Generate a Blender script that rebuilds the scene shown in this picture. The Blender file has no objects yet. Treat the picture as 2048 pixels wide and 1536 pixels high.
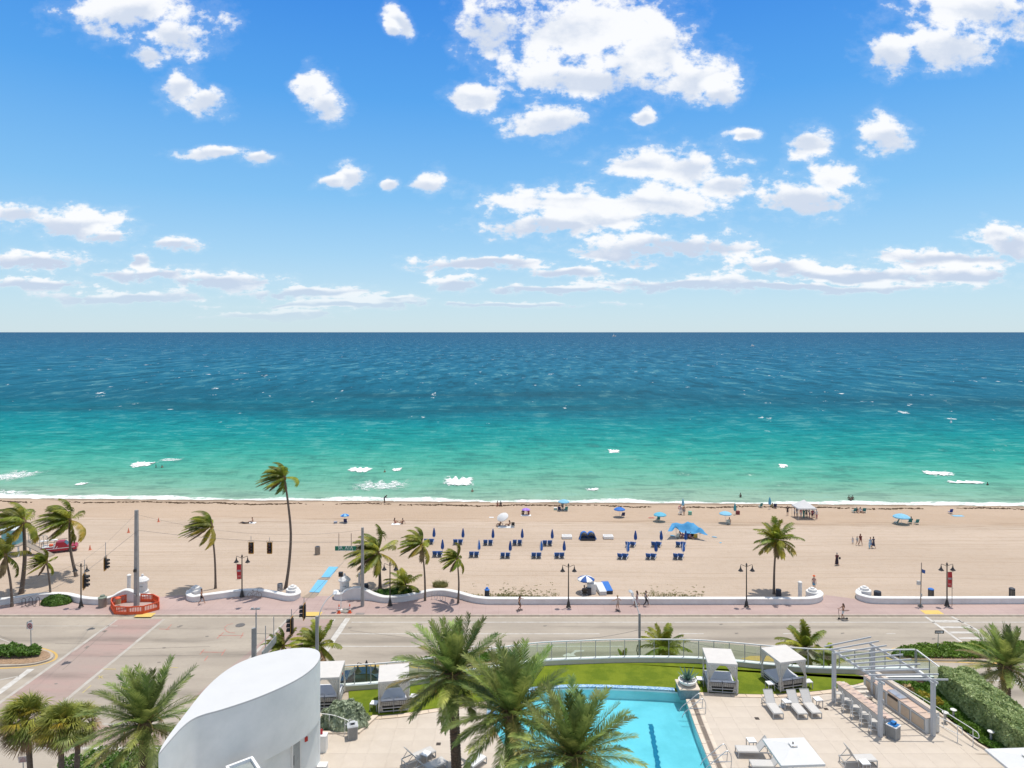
import bpy, bmesh, math, random
import numpy as np
from mathutils import Vector, Matrix, Euler
random.seed(7); RNG = np.random.default_rng(7)
S = bpy.context.scene
COL = S.collection
PI = math.pi
FP, HZ, CH = 1365.0, 664.0, 32.0       # focal length (px of a 2048 wide frame), horizon row, eye height

# ---------------------------------------------------------------- camera
cam_d = bpy.data.cameras.new('camera'); cam = bpy.data.objects.new('camera', cam_d); COL.objects.link(cam)
cam_d.sensor_width = 36; cam_d.lens = 36 * FP / 2048; cam_d.shift_y = -(768 - HZ) / 2048
cam_d.clip_start = 0.5; cam_d.clip_end = 120000
cam.location = (0, 0, CH); cam.rotation_euler = (PI / 2, 0, 0); S.camera = cam
S.view_settings.view_transform = 'Standard'; S.view_settings.look = 'None'
S.view_settings.exposure = 0.0; S.view_settings.gamma = 1.0; S.view_settings.use_curve_mapping = False

# ---------------------------------------------------------------- sun and sky
SUN = Vector((0.16, 0.14, 1.0)).normalized()
sun_d = bpy.data.lights.new('sun', 'SUN'); sun_d.energy = 4.0; sun_d.angle = math.radians(0.5); sun_d.color = (1.0, 0.945, 0.865)
sun = bpy.data.objects.new('sun', sun_d); COL.objects.link(sun)
sun.rotation_euler = (-SUN).to_track_quat('-Z', 'Y').to_euler()

W = bpy.data.worlds.new('World'); S.world = W; W.use_nodes = True
W.cycles.sampling_method = 'MANUAL'; W.cycles.sample_map_resolution = 256
nt = W.node_tree; N = nt.nodes; LK = nt.links; N.clear()
def nd(t, **kw):
    n = N.new(t)
    for k, v in kw.items(): setattr(n, k, v)
    return n
def wm(op, a, b=None, c=None, clamp=False):
    n = nd('ShaderNodeMath', operation=op); n.use_clamp = clamp
    for i, v in enumerate((a, b, c)):
        if v is None: continue
        if isinstance(v, (int, float)): n.inputs[i].default_value = v
        else: LK.new(v, n.inputs[i])
    return n.outputs[0]
def wv(op, a, b=None, c=None):
    n = nd('ShaderNodeVectorMath', operation=op)
    for i, v in enumerate((a, b, c)):
        if v is None: continue
        if isinstance(v, (tuple, list)): n.inputs[i].default_value = v
        else: LK.new(v, n.inputs[i])
    return n.outputs[1] if op == 'LENGTH' else n.outputs[0]
def wmix(f, a, b):
    n = nd('ShaderNodeMix', data_type='RGBA')
    for k, v in ((0, f), (6, a), (7, b)):
        if isinstance(v, (int, float)): n.inputs[k].default_value = v
        elif isinstance(v, tuple): n.inputs[k].default_value = v
        else: LK.new(v, n.inputs[k])
    return n.outputs[2]
def wstep(x, a, b):
    n = nd('ShaderNodeMapRange', interpolation_type='SMOOTHSTEP')
    n.inputs[1].default_value = a; n.inputs[2].default_value = b; LK.new(x, n.inputs[0]); return n.outputs[0]
def wnoise(vec, scale, detail, rough=0.55):
    n = nd('ShaderNodeTexNoise'); n.inputs['Scale'].default_value = scale; n.inputs['Detail'].default_value = detail
    n.inputs['Roughness'].default_value = rough; LK.new(vec, n.inputs['Vector']); return n
tc = nd('ShaderNodeTexCoord'); sep = nd('ShaderNodeSeparateXYZ'); LK.new(tc.outputs['Generated'], sep.inputs[0])
sky = nd('ShaderNodeTexSky', sky_type='NISHITA'); sky.sun_disc = False
sky.sun_elevation = math.asin(SUN.z); sky.sun_rotation = math.atan2(SUN.x, SUN.y)
sky.altitude = 0; sky.air_density = 1.0; sky.dust_density = 0.6; sky.ozone_density = 2.5
tint = nd('ShaderNodeMix', data_type='RGBA', blend_type='MULTIPLY'); tint.inputs[0].default_value = 1
LK.new(sky.outputs[0], tint.inputs[6]); tint.inputs[7].default_value = (0.55, 0.95, 1.35, 1)
elev = wm('MAXIMUM', sep.outputs[2], 0.0)
y_ok = wm('MAXIMUM', sep.outputs[1], 0.05)
u = wm('DIVIDE', sep.outputs[0], y_ok); v = wm('DIVIDE', sep.outputs[2], y_ok)
cb = nd('ShaderNodeCombineXYZ'); LK.new(u, cb.inputs[0]); LK.new(v, cb.inputs[1]); uv = cb.outputs[0]
cb2 = nd('ShaderNodeCombineXYZ'); LK.new(u, cb2.inputs[0]); LK.new(wm('MULTIPLY', wm('POWER', wm('MAXIMUM', v, 0.0), 0.72), 1.45), cb2.inputs[1]); uvs = cb2.outputs[0]
warp = wnoise(uvs, 9.0, 3)
wv1 = wv('MULTIPLY_ADD', warp.outputs['Color'], (0.06, 0.03, 0), (-0.03, -0.015, 0))
puv = wv('ADD', uv, wv1)
CL = [(270,25,140,48),(340,70,75,48),(300,105,34,28),(365,170,52,36),(410,200,44,30),(632,182,36,42),(655,212,36,30),(792,40,22,34),(775,62,14,16),
 (985,50,70,85),(950,188,62,26),(1180,60,170,80),(1300,100,115,85),(1400,150,70,42),(1445,185,38,28),(1180,160,180,42),
 (1110,245,100,32),(1482,270,30,16),(1622,280,46,34),(1780,272,60,36),(1290,325,85,38),(1390,335,95,40),(1450,365,75,26),
 (1150,412,190,42),(1300,402,110,36),(1120,450,130,26),(1330,492,185,30),(1615,395,95,40),(1655,360,50,30),
 (975,526,130,17),(1140,542,80,14),(912,568,52,15),(2030,492,100,38),(1900,517,200,22),(1700,548,260,20),(1560,538,105,20),
 (1400,566,240,13),(1950,25,150,60),(1900,90,90,46),(1780,105,60,42),(40,425,65,24),(140,445,110,30),(215,468,55,16),
 (352,484,48,16),(276,515,28,16),(65,522,105,22),(300,545,120,15),(450,562,125,20),(620,587,135,16),(780,603,80,9),
 (80,572,115,16),(250,592,150,14),(435,310,70,13),(520,322,42,15),(700,352,38,26),(665,362,34,14),(852,365,36,24),(780,365,20,14),(1600,572,300,10),(560,628,120,9),(1290,235,24,18),(1235,130,120,60),(1170,435,170,26),(1940,545,120,18),(2000,470,60,22),(690,610,220,8),(1000,610,200,7),(1100,577,150,8)]
d1 = d2 = None
for (cx, cy, rx, ry) in CL:
    cu, cv, a, b = (cx-1024)/FP, (HZ-cy)/FP, rx/FP*1.2, ry/FP*1.2
    q = wv('LENGTH', wv('MULTIPLY_ADD', puv, (1/a, 1/b, 0), (-cu/a, -cv/b, 0)))
    q2 = wv('LENGTH', wv('MULTIPLY_ADD', puv, (1/a, 1/b, 0), (-cu/a, -cv/b - 0.7, 0)))
    d1 = q if d1 is None else wm('MINIMUM', d1, q)
    d2 = q2 if d2 is None else wm('MINIMUM', d2, q2)
fb = wnoise(uvs, 10.5, 8, 0.60).outputs['Fac']
fb2 = wnoise(uvs, 36.0, 6, 0.62).outputs['Fac']
low = wm('SUBTRACT', 1.0, wstep(v, 0.07, 0.24))
nz = wm('ADD', wm('MULTIPLY', wm('SUBTRACT', fb, 0.5), 2.4), wm('MULTIPLY', wm('SUBTRACT', fb2, 0.5), wm('ADD', 1.35, wm('MULTIPLY', low, 1.0))))
F = wm('ADD', wm('SUBTRACT', 0.97, d1), nz)
# away from the framed part of the sky the same kind of scattered cumulus goes on
el2 = wm('ADD', elev, 0.12)
cg = nd('ShaderNodeCombineXYZ'); LK.new(wm('DIVIDE', sep.outputs[0], el2), cg.inputs[0]); LK.new(wm('DIVIDE', sep.outputs[1], el2), cg.inputs[1])
g = wnoise(cg.outputs[0], 1.6, 7, 0.6).outputs['Fac']
Fg = wm('MULTIPLY', wm('SUBTRACT', g, 0.46), 4.0)
inview = wm('MULTIPLY', wm('MULTIPLY', wm('SUBTRACT', 1.0, wstep(wm('ABSOLUTE', u), 0.85, 1.1)), wm('SUBTRACT', 1.0, wstep(v, 0.52, 0.7))), wstep(sep.outputs[1], 0.2, 0.4))
fm = nd('ShaderNodeMix', data_type='FLOAT'); LK.new(inview, fm.inputs[0]); LK.new(Fg, fm.inputs[2]); LK.new(F, fm.inputs[3])
alpha = wm('MAXIMUM', wstep(fm.outputs[0], 0.02, 0.50), wm('MULTIPLY', wstep(fm.outputs[0], -0.35, 0.25), 0.10))
alpha = wm('MULTIPLY', alpha, wm('ADD', 0.45, wm('MULTIPLY', wstep(v, 0.01, 0.10), 0.52)))
alpha = wm('MULTIPLY', alpha, wstep(elev, 0.004, 0.03))
# shade: lower part of each cloud, softened by its own billows
sh = wm('ADD', wm('SUBTRACT', d2, d1), wm('ADD', wm('MULTIPLY', wm('SUBTRACT', fb, 0.5), -1.5), wm('MULTIPLY', wm('SUBTRACT', fb2, 0.5), -0.6)))
shade = wm('MULTIPLY', wstep(wm('ADD', sh, wm('MULTIPLY', low, 0.25)), 0.0, 0.75), wstep(fm.outputs[0], 0.02, 0.45))
CW, CG = (9.9, 10.0, 10.2, 1), (5.7, 6.6, 8.2, 1)
cloud = wmix(wm('MULTIPLY', shade, wm('ADD', 0.75, wm('MULTIPLY', low, 0.2))), CW, CG)
# pale air towards the horizon
rp = nd('ShaderNodeValToRGB'); LK.new(elev, rp.inputs[0]); e_ = rp.color_ramp.elements
stops = [(0.0, (.74,.86,.90)), (0.045, (.63,.82,.92)), (0.11, (.44,.72,.94)), (0.19, (.26,.59,.94)), (0.32, (.105,.41,.91)), (0.45, (.045,.275,.84)), (0.62, (.13,.26,.50)), (1.0, (.20,.27,.38))]
while len(e_) < len(stops): e_.new(0.5)
for i_, (p_, c_) in enumerate(stops): e_[i_].position = p_; e_[i_].color = (*[10*q_ for q_ in c_], 1)
hz = wm('POWER', wm('SUBTRACT', 1.0, wm('MINIMUM', wm('MULTIPLY', elev, 2.1), 1.0)), 2.2)
base = wmix(0.8, tint.outputs[2], rp.outputs[0])
final = wmix(alpha, base, cloud)
bg = nd('ShaderNodeBackground'); bg.inputs['Strength'].default_value = 0.1; LK.new(final, bg.inputs['Color'])
wo = nd('ShaderNodeOutputWorld'); LK.new(bg.outputs[0], wo.inputs[0])

# ---------------------------------------------------------------- places
def P(px, py, z=0.0):
    D = FP * (CH - z) / (py - HZ); return Vector(((px - 1024) * D / FP, D, z))
SEA = -1.2
def zb(x, y):                      # height of the sand
    t = y + 0.03 * x
    return 0.08 if t < 86 else 0.08 - (t - 86) / (133.5 - 86) * 1.28
def B(px, py):
    z = 0.0
    for _ in range(12):
        p = P(px, py, z); z = zb(p.x, p.y)
    p.z = z; return p
def at_depth(px, py, D): return Vector(((px - 1024) * D / FP, D, CH - (py - HZ) * D / FP))
DK = 8.0                           # pool deck level
def G8(px, py, h=0.0):
    p = P(px, py, DK + h); p.z = DK; return p

# ---------------------------------------------------------------- mesh helpers
class MB:
    def __init__(s): s.v = []; s.f = []; s.m = []
    def add(s, vs, fs, mat=0):
        o = len(s.v); s.v += [tuple(x) for x in vs]; s.f += [tuple(i + o for i in f) for f in fs]; s.m += [mat] * len(fs)
        return s
    def box(s, c, d, rz=0.0, mat=0, rx=0.0, ry=0.0):
        R = Euler((rx, ry, rz)).to_matrix(); hx, hy, hz_ = d[0]/2, d[1]/2, d[2]/2; c = Vector(c)
        vs = [c + R @ Vector((x*hx, y*hy, z*hz_)) for x in (-1, 1) for y in (-1, 1) for z in (-1, 1)]
        return s.add(vs, [(0,1,3,2),(4,6,7,5),(0,4,5,1),(2,3,7,6),(0,2,6,4),(1,5,7,3)], mat)
    def bar(s, a, b, w, h=None, mat=0):                 # square bar between two points
        a, b = Vector(a), Vector(b); h = h or w; d = (b - a); L = d.length
        if L < 1e-6: return s
        q = d.to_track_quat('Y', 'Z').to_matrix(); c = (a + b) / 2
        vs = [c + q @ Vector((x*w/2, y*L/2, z*h/2)) for x in (-1, 1) for y in (-1, 1) for z in (-1, 1)]
        return s.add(vs, [(0,1,3,2),(4,6,7,5),(0,4,5,1),(2,3,7,6),(0,2,6,4),(1,5,7,3)], mat)
    def tube(s, pts, r, n=8, mat=0, cap=True):
        pts = [Vector(p) for p in pts]; k = len(pts)
        if not hasattr(r, '__len__'): r = [r] * k
        o = []; ref = None
        for i, p in enumerate(pts):
            d = (pts[min(i+1, k-1)] - pts[max(i-1, 0)])
            d = d.normalized() if d.length > 1e-9 else Vector((0,0,1))
            if ref is None: ref = Vector((1,0,0)) if abs(d.x) < 0.9 else Vector((0,1,0))
            a = (ref - d * ref.dot(d)).normalized(); ref = a; b = d.cross(a)
            o += [p + (a * math.cos(2*PI*j/n) + b * math.sin(2*PI*j/n)) * r[i] for j in range(n)]
        fs = [(i*n+j, i*n+(j+1) % n, (i+1)*n+(j+1) % n, (i+1)*n+j) for i in range(k-1) for j in range(n)]
        if cap: fs += [tuple(range(n))[::-1], tuple((k-1)*n + j for j in range(n))]
        return s.add(o, fs, mat)
    def lathe(s, prof, c=(0,0,0), n=16, mat=0, sx=1.0, sy=1.0):
        o = [(c[0] + r*sx*math.cos(2*PI*j/n), c[1] + r*sy*math.sin(2*PI*j/n), c[2] + z) for r, z in prof for j in range(n)]
        k = len(prof)
        fs = [(i*n+j, i*n+(j+1) % n, (i+1)*n+(j+1) % n, (i+1)*n+j) for i in range(k-1) for j in range(n)]
        fs += [tuple(range(n))[::-1], tuple((k-1)*n + j for j in range(n))]
        return s.add(o, fs, mat)
    def sph(s, c, r, nu=10, nv=6, mat=0, R=None):
        rx, ry, rz = (r, r, r) if not hasattr(r, '__len__') else r; c = Vector(c)
        vs = []
        for i in range(nv + 1):
            t = PI * i / nv
            for j in range(nu):
                a = 2*PI*j/nu; q = Vector((rx*math.sin(t)*math.cos(a), ry*math.sin(t)*math.sin(a), rz*math.cos(t)))
                vs.append(c + (R @ q if R else q))
        fs = [(i*nu+j, (i+1)*nu+j, (i+1)*nu+(j+1) % nu, i*nu+(j+1) % nu) for i in range(nv) for j in range(nu)]
        return s.add(vs, fs, mat)
    def prism(s, poly, z0, z1, mat=0):
        n = len(poly); vs = [(p[0], p[1], z0) for p in poly] + [(p[0], p[1], z1) for p in poly]
        fs = [tuple(range(n))[::-1], tuple(range(n, 2*n))] + [(i, (i+1) % n, n+(i+1) % n, n+i) for i in range(n)]
        return s.add(vs, fs, mat)
    def poly(s, pts, mat=0): return s.add(pts, [tuple(range(len(pts)))], mat)
    def mesh(s, name, mats, smooth=False):
        me = bpy.data.meshes.new(name); me.from_pydata(s.v, [], s.f)
        for m in (mats if isinstance(mats, (list, tuple)) else [mats]): me.materials.append(m)
        me.polygons.foreach_set('material_index', s.m)
        me.update()
        if smooth:
            me.polygons.foreach_set('use_smooth', [True] * len(me.polygons))
            try: me.set_sharp_from_angle(angle=math.radians(38))
            except Exception: pass
        return me
    def build(s, name, mats, parent=None, smooth=False):
        return link(name, s.mesh(name, mats, smooth), parent)
def link(name, me, parent=None, loc=None, rz=None):
    o = bpy.data.objects.new(name, me); COL.objects.link(o)
    if parent is not None: o.parent = parent
    if loc is not None: o.location = loc
    if rz is not None: o.rotation_euler = (0, 0, rz)
    return o
def npmesh(name, V, Q, mat, smooth=False):              # quads only, numpy
    me = bpy.data.meshes.new(name); Q = np.asarray(Q, np.int32); V = np.asarray(V, np.float32)
    me.vertices.add(len(V)); me.vertices.foreach_set('co', V.ravel())
    me.loops.add(Q.size); me.loops.foreach_set('vertex_index', Q.ravel())
    me.polygons.add(len(Q)); me.polygons.foreach_set('loop_start', np.arange(len(Q), dtype=np.int32) * Q.shape[1])
    me.polygons.foreach_set('loop_total', np.full(len(Q), Q.shape[1], np.int32))
    for m in (mat if isinstance(mat, (list, tuple)) else [mat]): me.materials.append(m)
    me.update(calc_edges=True); me.validate()
    if smooth: me.polygons.foreach_set('use_smooth', [True] * len(me.polygons))
    return me
def tag(o, label=None, cat=None, group=None, kind=None):
    if label: o['label'] = label
    if cat: o['category'] = cat
    if group: o['group'] = group
    if kind: o['kind'] = kind
    return o
def thing(name, label, cat, loc=(0,0,0), rz=0.0, group=None):
    o = bpy.data.objects.new(name, None); COL.objects.link(o); o.empty_display_size = 0.2
    o.location = loc; o.rotation_euler = (0, 0, rz); return tag(o, label, cat, group)
KIDS = {}
def kids(root): return list(root.children)
def dup(root, loc=None, rz=None, label=None, group=None, parent=None, sc=None):
    r = root.copy(); COL.objects.link(r)
    if parent is not None: r.parent = parent
    if loc is not None: r.location = loc
    if rz is not None: r.rotation_euler = (0, 0, rz)
    if sc is not None: r.scale = (sc, sc, sc)
    if label: r['label'] = label
    if group: r['group'] = group
    for ch in root.children: dup(ch, parent=r)
    return r
def crom(pts, k=8):                                      # smooth curve through points (tuples of any length)
    pts = [np.array(p, float) for p in pts]; out = []
    for i in range(len(pts) - 1):
        p0, p1, p2, p3 = pts[max(i-1, 0)], pts[i], pts[i+1], pts[min(i+2, len(pts)-1)]
        for j in range(k):
            t = j / k
            out.append(0.5*((2*p1) + (-p0+p2)*t + (2*p0-5*p1+4*p2-p3)*t*t + (-p0+3*p1-3*p2+p3)*t**3))
    out.append(pts[-1]); return out
def ordinal(i): return ['first','second','third','fourth','fifth','sixth','seventh','eighth','ninth','tenth'][i]

# ---------------------------------------------------------------- materials
MATS = {}
def lin(c): 
    return tuple((x/12.92 if x <= 0.04045 else ((x+0.055)/1.055)**2.4) for x in [k/255 for k in c])
def mat(name, c, rough=0.6, var=0.12, scale=3.0, bump=0.0, bscale=None, metal=0.0, c2=None, spec=0.5, detail=5, rnd=0.0, trans=0.0):
    if name in MATS: return MATS[name]
    m = bpy.data.materials.new(name); m.use_nodes = True; t = m.node_tree; n = t.nodes; l = t.links
    b = n['Principled BSDF']; b.inputs['Roughness'].default_value = rough; b.inputs['Metallic'].default_value = metal
    b.inputs['Specular IOR Level'].default_value = spec
    g_ = n.new('ShaderNodeTexCoord'); nz_ = n.new('ShaderNodeTexNoise'); nz_.inputs['Scale'].default_value = scale; nz_.inputs['Detail'].default_value = detail
    nz_.inputs['Roughness'].default_value = 0.65
    l.new(g_.outputs['Object'], nz_.inputs['Vector'])
    mx = n.new('ShaderNodeMix'); mx.data_type = 'RGBA'
    c2 = c2 or tuple(max(0, x * (1 - 2*var)) for x in c)
    c1 = tuple(min(1, x * (1 + var)) for x in c) if c2 is None else c
    cr = n.new('ShaderNodeMapRange'); cr.inputs[1].default_value = 0.32; cr.inputs[2].default_value = 0.68; l.new(nz_.outputs['Fac'], cr.inputs[0])
    l.new(cr.outputs[0], mx.inputs[0]); mx.inputs[6].default_value = (*c2, 1); mx.inputs[7].default_value = (*c1, 1)
    out = mx.outputs[2]
    if rnd > 0:
        oi = n.new('ShaderNodeObjectInfo'); hs = n.new('ShaderNodeHueSaturation')
        mr = n.new('ShaderNodeMapRange'); mr.inputs[3].default_value = 1 - rnd; mr.inputs[4].default_value = 1 + rnd
        l.new(oi.outputs['Random'], mr.inputs[0]); l.new(mr.outputs[0], hs.inputs['Value'])
        mh = n.new('ShaderNodeMapRange'); mh.inputs[3].default_value = 0.5 - rnd*0.06; mh.inputs[4].default_value = 0.5 + rnd*0.06
        sn = n.new('ShaderNodeMath'); sn.operation = 'FRACT'; ml = n.new('ShaderNodeMath'); ml.operation = 'MULTIPLY'; ml.inputs[1].default_value = 17.3
        l.new(oi.outputs['Random'], ml.inputs[0]); l.new(ml.outputs[0], sn.inputs[0]); l.new(sn.outputs[0], mh.inputs[0]); l.new(mh.outputs[0], hs.inputs['Hue'])
        l.new(out, hs.inputs['Color']); out = hs.outputs[0]
    l.new(out, b.inputs['Base Color'])
    if bump > 0:
        bn = n.new('ShaderNodeTexNoise'); bn.inputs['Scale'].default_value = bscale or scale*4; bn.inputs['Detail'].default_value = 4
        l.new(g_.outputs['Object'], bn.inputs['Vector'])
        bp = n.new('ShaderNodeBump'); bp.inputs['Strength'].default_value = bump; bp.inputs['Distance'].default_value = 0.05
        l.new(bn.outputs['Fac'], bp.inputs['Height']); l.new(bp.outputs[0], b.inputs['Normal'])
    if trans > 0:
        tr = n.new('ShaderNodeBsdfTranslucent'); l.new(out, tr.inputs['Color']); ms = n.new('ShaderNodeMixShader'); ms.inputs[0].default_value = trans
        l.new(b.outputs[0], ms.inputs[1]); l.new(tr.outputs[0], ms.inputs[2]); l.new(ms.outputs[0], n['Material Output'].inputs[0])
    MATS[name] = m; return m
class MN:                                                # small helper for hand-made node materials
    def __init__(s, name):
        s.m = bpy.data.materials.new(name); s.m.use_nodes = True; s.t = s.m.node_tree; s.n = s.t.nodes; s.l = s.t.links
        s.b = s.n['Principled BSDF']; g_ = s.n.new('ShaderNodeNewGeometry'); s.pos = g_.outputs['Position']
        sp = s.n.new('ShaderNodeSeparateXYZ'); s.l.new(s.pos, sp.inputs[0]); s.x, s.y, s.z = sp.outputs
    def put(s, k, v): 
        if isinstance(v, (int, float, tuple)): k.default_value = v
        else: s.l.new(v, k)
    def math(s, op, a, b=None, c=None, clamp=False):
        q = s.n.new('ShaderNodeMath'); q.operation = op; q.use_clamp = clamp
        for i, v_ in enumerate((a, b, c)):
            if v_ is not None: s.put(q.inputs[i], v_)
        return q.outputs[0]
    def noise(s, scale, detail=4, rough=0.6, vec=None, stretch=None, dist=0.0):
        vec = vec or s.pos
        if stretch:
            mp = s.n.new('ShaderNodeMapping'); mp.inputs['Scale'].default_value = stretch; s.l.new(vec, mp.inputs[0]); vec = mp.outputs[0]
        q = s.n.new('ShaderNodeTexNoise'); q.inputs['Scale'].default_value = scale; q.inputs['Detail'].default_value = detail
        q.inputs['Roughness'].default_value = rough; q.inputs['Distortion'].default_value = dist; s.l.new(vec, q.inputs['Vector']); return q.outputs['Fac']
    def step(s, x, a, b):
        q = s.n.new('ShaderNodeMapRange'); q.interpolation_type = 'SMOOTHSTEP'; q.inputs[1].default_value = a; q.inputs[2].default_value = b
        s.l.new(x, q.inputs[0]); return q.outputs[0]
    def mix(s, f, a, b, mode='MIX'):
        q = s.n.new('ShaderNodeMix'); q.data_type = 'RGBA'; q.blend_type = mode
        for k, v_ in ((0, f), (6, a), (7, b)):
            if isinstance(v_, tuple) and len(v_) == 3: v_ = (*v_, 1)
            s.put(q.inputs[k], v_)
        return q.outputs[2]
    def ramp(s, x, stops):
        q = s.n.new('ShaderNodeValToRGB'); e = q.color_ramp.elements
        while len(e) < len(stops): e.new(0.5)
        for i, (p_, c_) in enumerate(stops): e[i].position = p_; e[i].color = (*c_, 1)
        s.l.new(x, q.inputs[0]); return q.outputs[0]
    def bump(s, h, strength, dist):
        q = s.n.new('ShaderNodeBump'); q.inputs['Strength'].default_value = strength; q.inputs['Distance'].default_value = dist
        s.l.new(h, q.inputs['Height']); s.l.new(q.outputs[0], s.b.inputs['Normal']); return q
    def done(s, col=None, rough=None, spec=None):
        if col is not None: s.put(s.b.inputs['Base Color'], (*col, 1) if isinstance(col, tuple) and len(col) == 3 else col)
        if rough is not None: s.put(s.b.inputs['Roughness'], rough)
        if spec is not None: s.b.inputs['Specular IOR Level'].default_value = spec
        return s.m
WHITE = mat('white_paint', (0.78, 0.77, 0.74), 0.55, c2=(0.70, 0.69, 0.66), scale=1.5, bump=0.05)
STUCCO = mat('white_stucco', (0.80, 0.80, 0.79), 0.75, c2=(0.72, 0.73, 0.73), scale=0.8, bump=0.12, bscale=14)
STEEL = mat('brushed_steel', (0.55, 0.56, 0.57), 0.35, var=0.05, metal=0.6)
GALV = mat('galvanised_grey', (0.42, 0.43, 0.43), 0.5, var=0.1, metal=0.3)
ALU = mat('silver_powder_coat', (0.50, 0.51, 0.52), 0.45, c2=(0.45, 0.46, 0.47))
CHAIRFR = mat('chair_frame_grey', (0.47, 0.46, 0.44), 0.45, var=0.05)
SLING = mat('sling_fabric', (0.56, 0.54, 0.51), 0.8, c2=(0.50, 0.48, 0.45), scale=14, bump=0.1, bscale=120)
TOP = mat('white_table_top', (0.82, 0.82, 0.81), 0.35, var=0.02)
CANVAS = mat('white_canvas', (0.68, 0.65, 0.61), 0.85, c2=(0.62, 0.59, 0.55), scale=2, bump=0.2, bscale=6, trans=0.12)
DRAPE = mat('curtain_cloth', (0.78, 0.74, 0.68), 0.9, c2=(0.68, 0.64, 0.58), scale=5, bump=0.3, bscale=10, trans=0.25)
CUSH = mat('cushion_cloth', (0.60, 0.60, 0.63), 0.85, var=0.04)
WICKER = mat('dark_wicker', (0.10, 0.09, 0.085), 0.7, c2=(0.26, 0.23, 0.20), scale=9, detail=1)
BLACK = mat('black_paint', (0.022, 0.022, 0.024), 0.45, var=0.2)
BRONZE = mat('dark_bronze_paint', (0.035, 0.030, 0.028), 0.4, var=0.2)
CONC = mat('pole_concrete', (0.36, 0.35, 0.33), 0.85, c2=(0.27, 0.26, 0.245), scale=2, bump=0.2, bscale=20)
ORANGE = mat('barrier_orange', (0.72, 0.10, 0.025), 0.5, c2=(0.60, 0.08, 0.02), scale=3)
YELLOW = mat('signal_yellow', (0.65, 0.42, 0.05), 0.5, var=0.1)
NAVY = mat('navy_canvas', (0.016, 0.055, 0.20), 0.75, c2=(0.02, 0.10, 0.34), scale=3)
ROYAL = mat('royal_blue_canvas', (0.03, 0.17, 0.52), 0.75, c2=(0.02, 0.12, 0.42), scale=3)
CYAN = mat('cyan_canvas', (0.14, 0.48, 0.66), 0.75, c2=(0.11, 0.42, 0.58), scale=3, trans=0.15)
PALEB = mat('pale_blue_canvas', (0.26, 0.55, 0.72), 0.75, c2=(0.2, 0.48, 0.66), scale=3, trans=0.15)
LENS = mat('signal_lens', (0.20, 0.035, 0.02), 0.3, var=0.1)
# ================================================================ THE SETTING
# ---- beach sand
def sand_material():
    k = MN('sand')
    big = k.noise(0.05, 5, 0.6, stretch=(0.5, 1.6, 1)); mid = k.noise(0.8, 6, 0.7); fine = k.noise(14, 4, 0.7)
    rake = k.noise(1.0, 4, 0.6, stretch=(0.06, 1.7, 1))
    foot = k.noise(2.6, 3, 0.6, stretch=(1, 1.4, 1))
    c = k.mix(k.step(big, 0.35, 0.65), (0.44, 0.348, 0.268), (0.495, 0.396, 0.310))
    c = k.mix(k.math('MULTIPLY', k.step(rake, 0.48, 0.66), 0.32), c, (0.39, 0.295, 0.21))
    c = k.mix(k.math('MULTIPLY', k.step(mid, 0.50, 0.68), 0.22), c, (0.36, 0.26, 0.175))
    c = k.mix(k.math('MULTIPLY', k.step(k.noise(2.4, 4, 0.75), 0.52, 0.68), 0.20), c, (0.30, 0.22, 0.15))
    d = k.math('ADD', k.y, k.math('MULTIPLY', k.x, 0.03))
    wob = k.math('MULTIPLY', k.math('SUBTRACT', k.noise(0.09, 4, 0.6), 0.5), 5.0)
    dd = k.math('ADD', d, wob)
    c = k.mix(k.math('MULTIPLY', k.step(dd, 116.5, 119.5), 0.35), c, (0.40, 0.27, 0.17))
    c = k.mix(k.step(dd, 131.2, 132.6), c, (0.255, 0.19, 0.135))
    tr = k.noise(0.8, 3, 0.6, stretch=(0.10, 2.2, 1))
    band = k.math('MULTIPLY', k.step(dd, 114.5, 116.5), k.math('SUBTRACT', 1.0, k.step(dd, 118.5, 120.5)))
    c = k.mix(k.math('MULTIPLY', k.math('MULTIPLY', band, k.step(tr, 0.5, 0.6)), 0.45), c, (0.22, 0.145, 0.085))
    for y0_, sl, gp in ((95.5, 0.02, 1.7), (104.0, -0.015, 1.8), (112.5, 0.01, 1.8), (88.6, 0.03, 1.7), (99.5, -0.05, 1.7)):   # tyre tracks of the beach patrol and the rake
        yy_ = k.math('SUBTRACT', k.math('ADD', k.y, k.math('MULTIPLY', k.x, sl)), k.math('ADD', y0_, k.math('MULTIPLY', k.noise(0.03, 2, 0.5, stretch=(1, 0.1, 1)), 5.0)))
        tk = k.math('SUBTRACT', 1.0, k.step(k.math('ABSOLUTE', k.math('SUBTRACT', k.math('ABSOLUTE', yy_), gp/2)), 0.08, 0.22))
        c = k.mix(k.math('MULTIPLY', tk, 0.30), c, (0.33, 0.245, 0.17))
    h = k.math('ADD', k.math('MULTIPLY', foot, 0.8), k.math('ADD', k.math('MULTIPLY', rake, 0.5), k.math('MULTIPLY', fine, 0.25)))
    k.bump(h, 0.75, 0.14)
    return k.done(c, 0.95, 0.1)
SAND = sand_material()
xs = np.linspace(-190, 190, 200); ys = np.concatenate([np.linspace(77.5, 86, 8), np.linspace(86.5, 150, 130)])
X, Y = np.meshgrid(xs, ys); T = Y + 0.03 * X
Z = np.where(T < 86, 0.08, 0.08 - (T - 86) / 47.5 * 1.28) - np.clip(T - 133.5, 0, None)*0.14
Z = Z + 0.03*np.sin(X*0.31 + Y*0.5)*np.sin(Y*0.23 - X*0.11) * (Y > 84) * (Y < 128) + RNG.normal(0, 0.012, X.shape) * (Y > 84)
V = np.stack([X, Y, Z], -1).reshape(-1, 3); nx = len(xs)
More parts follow.
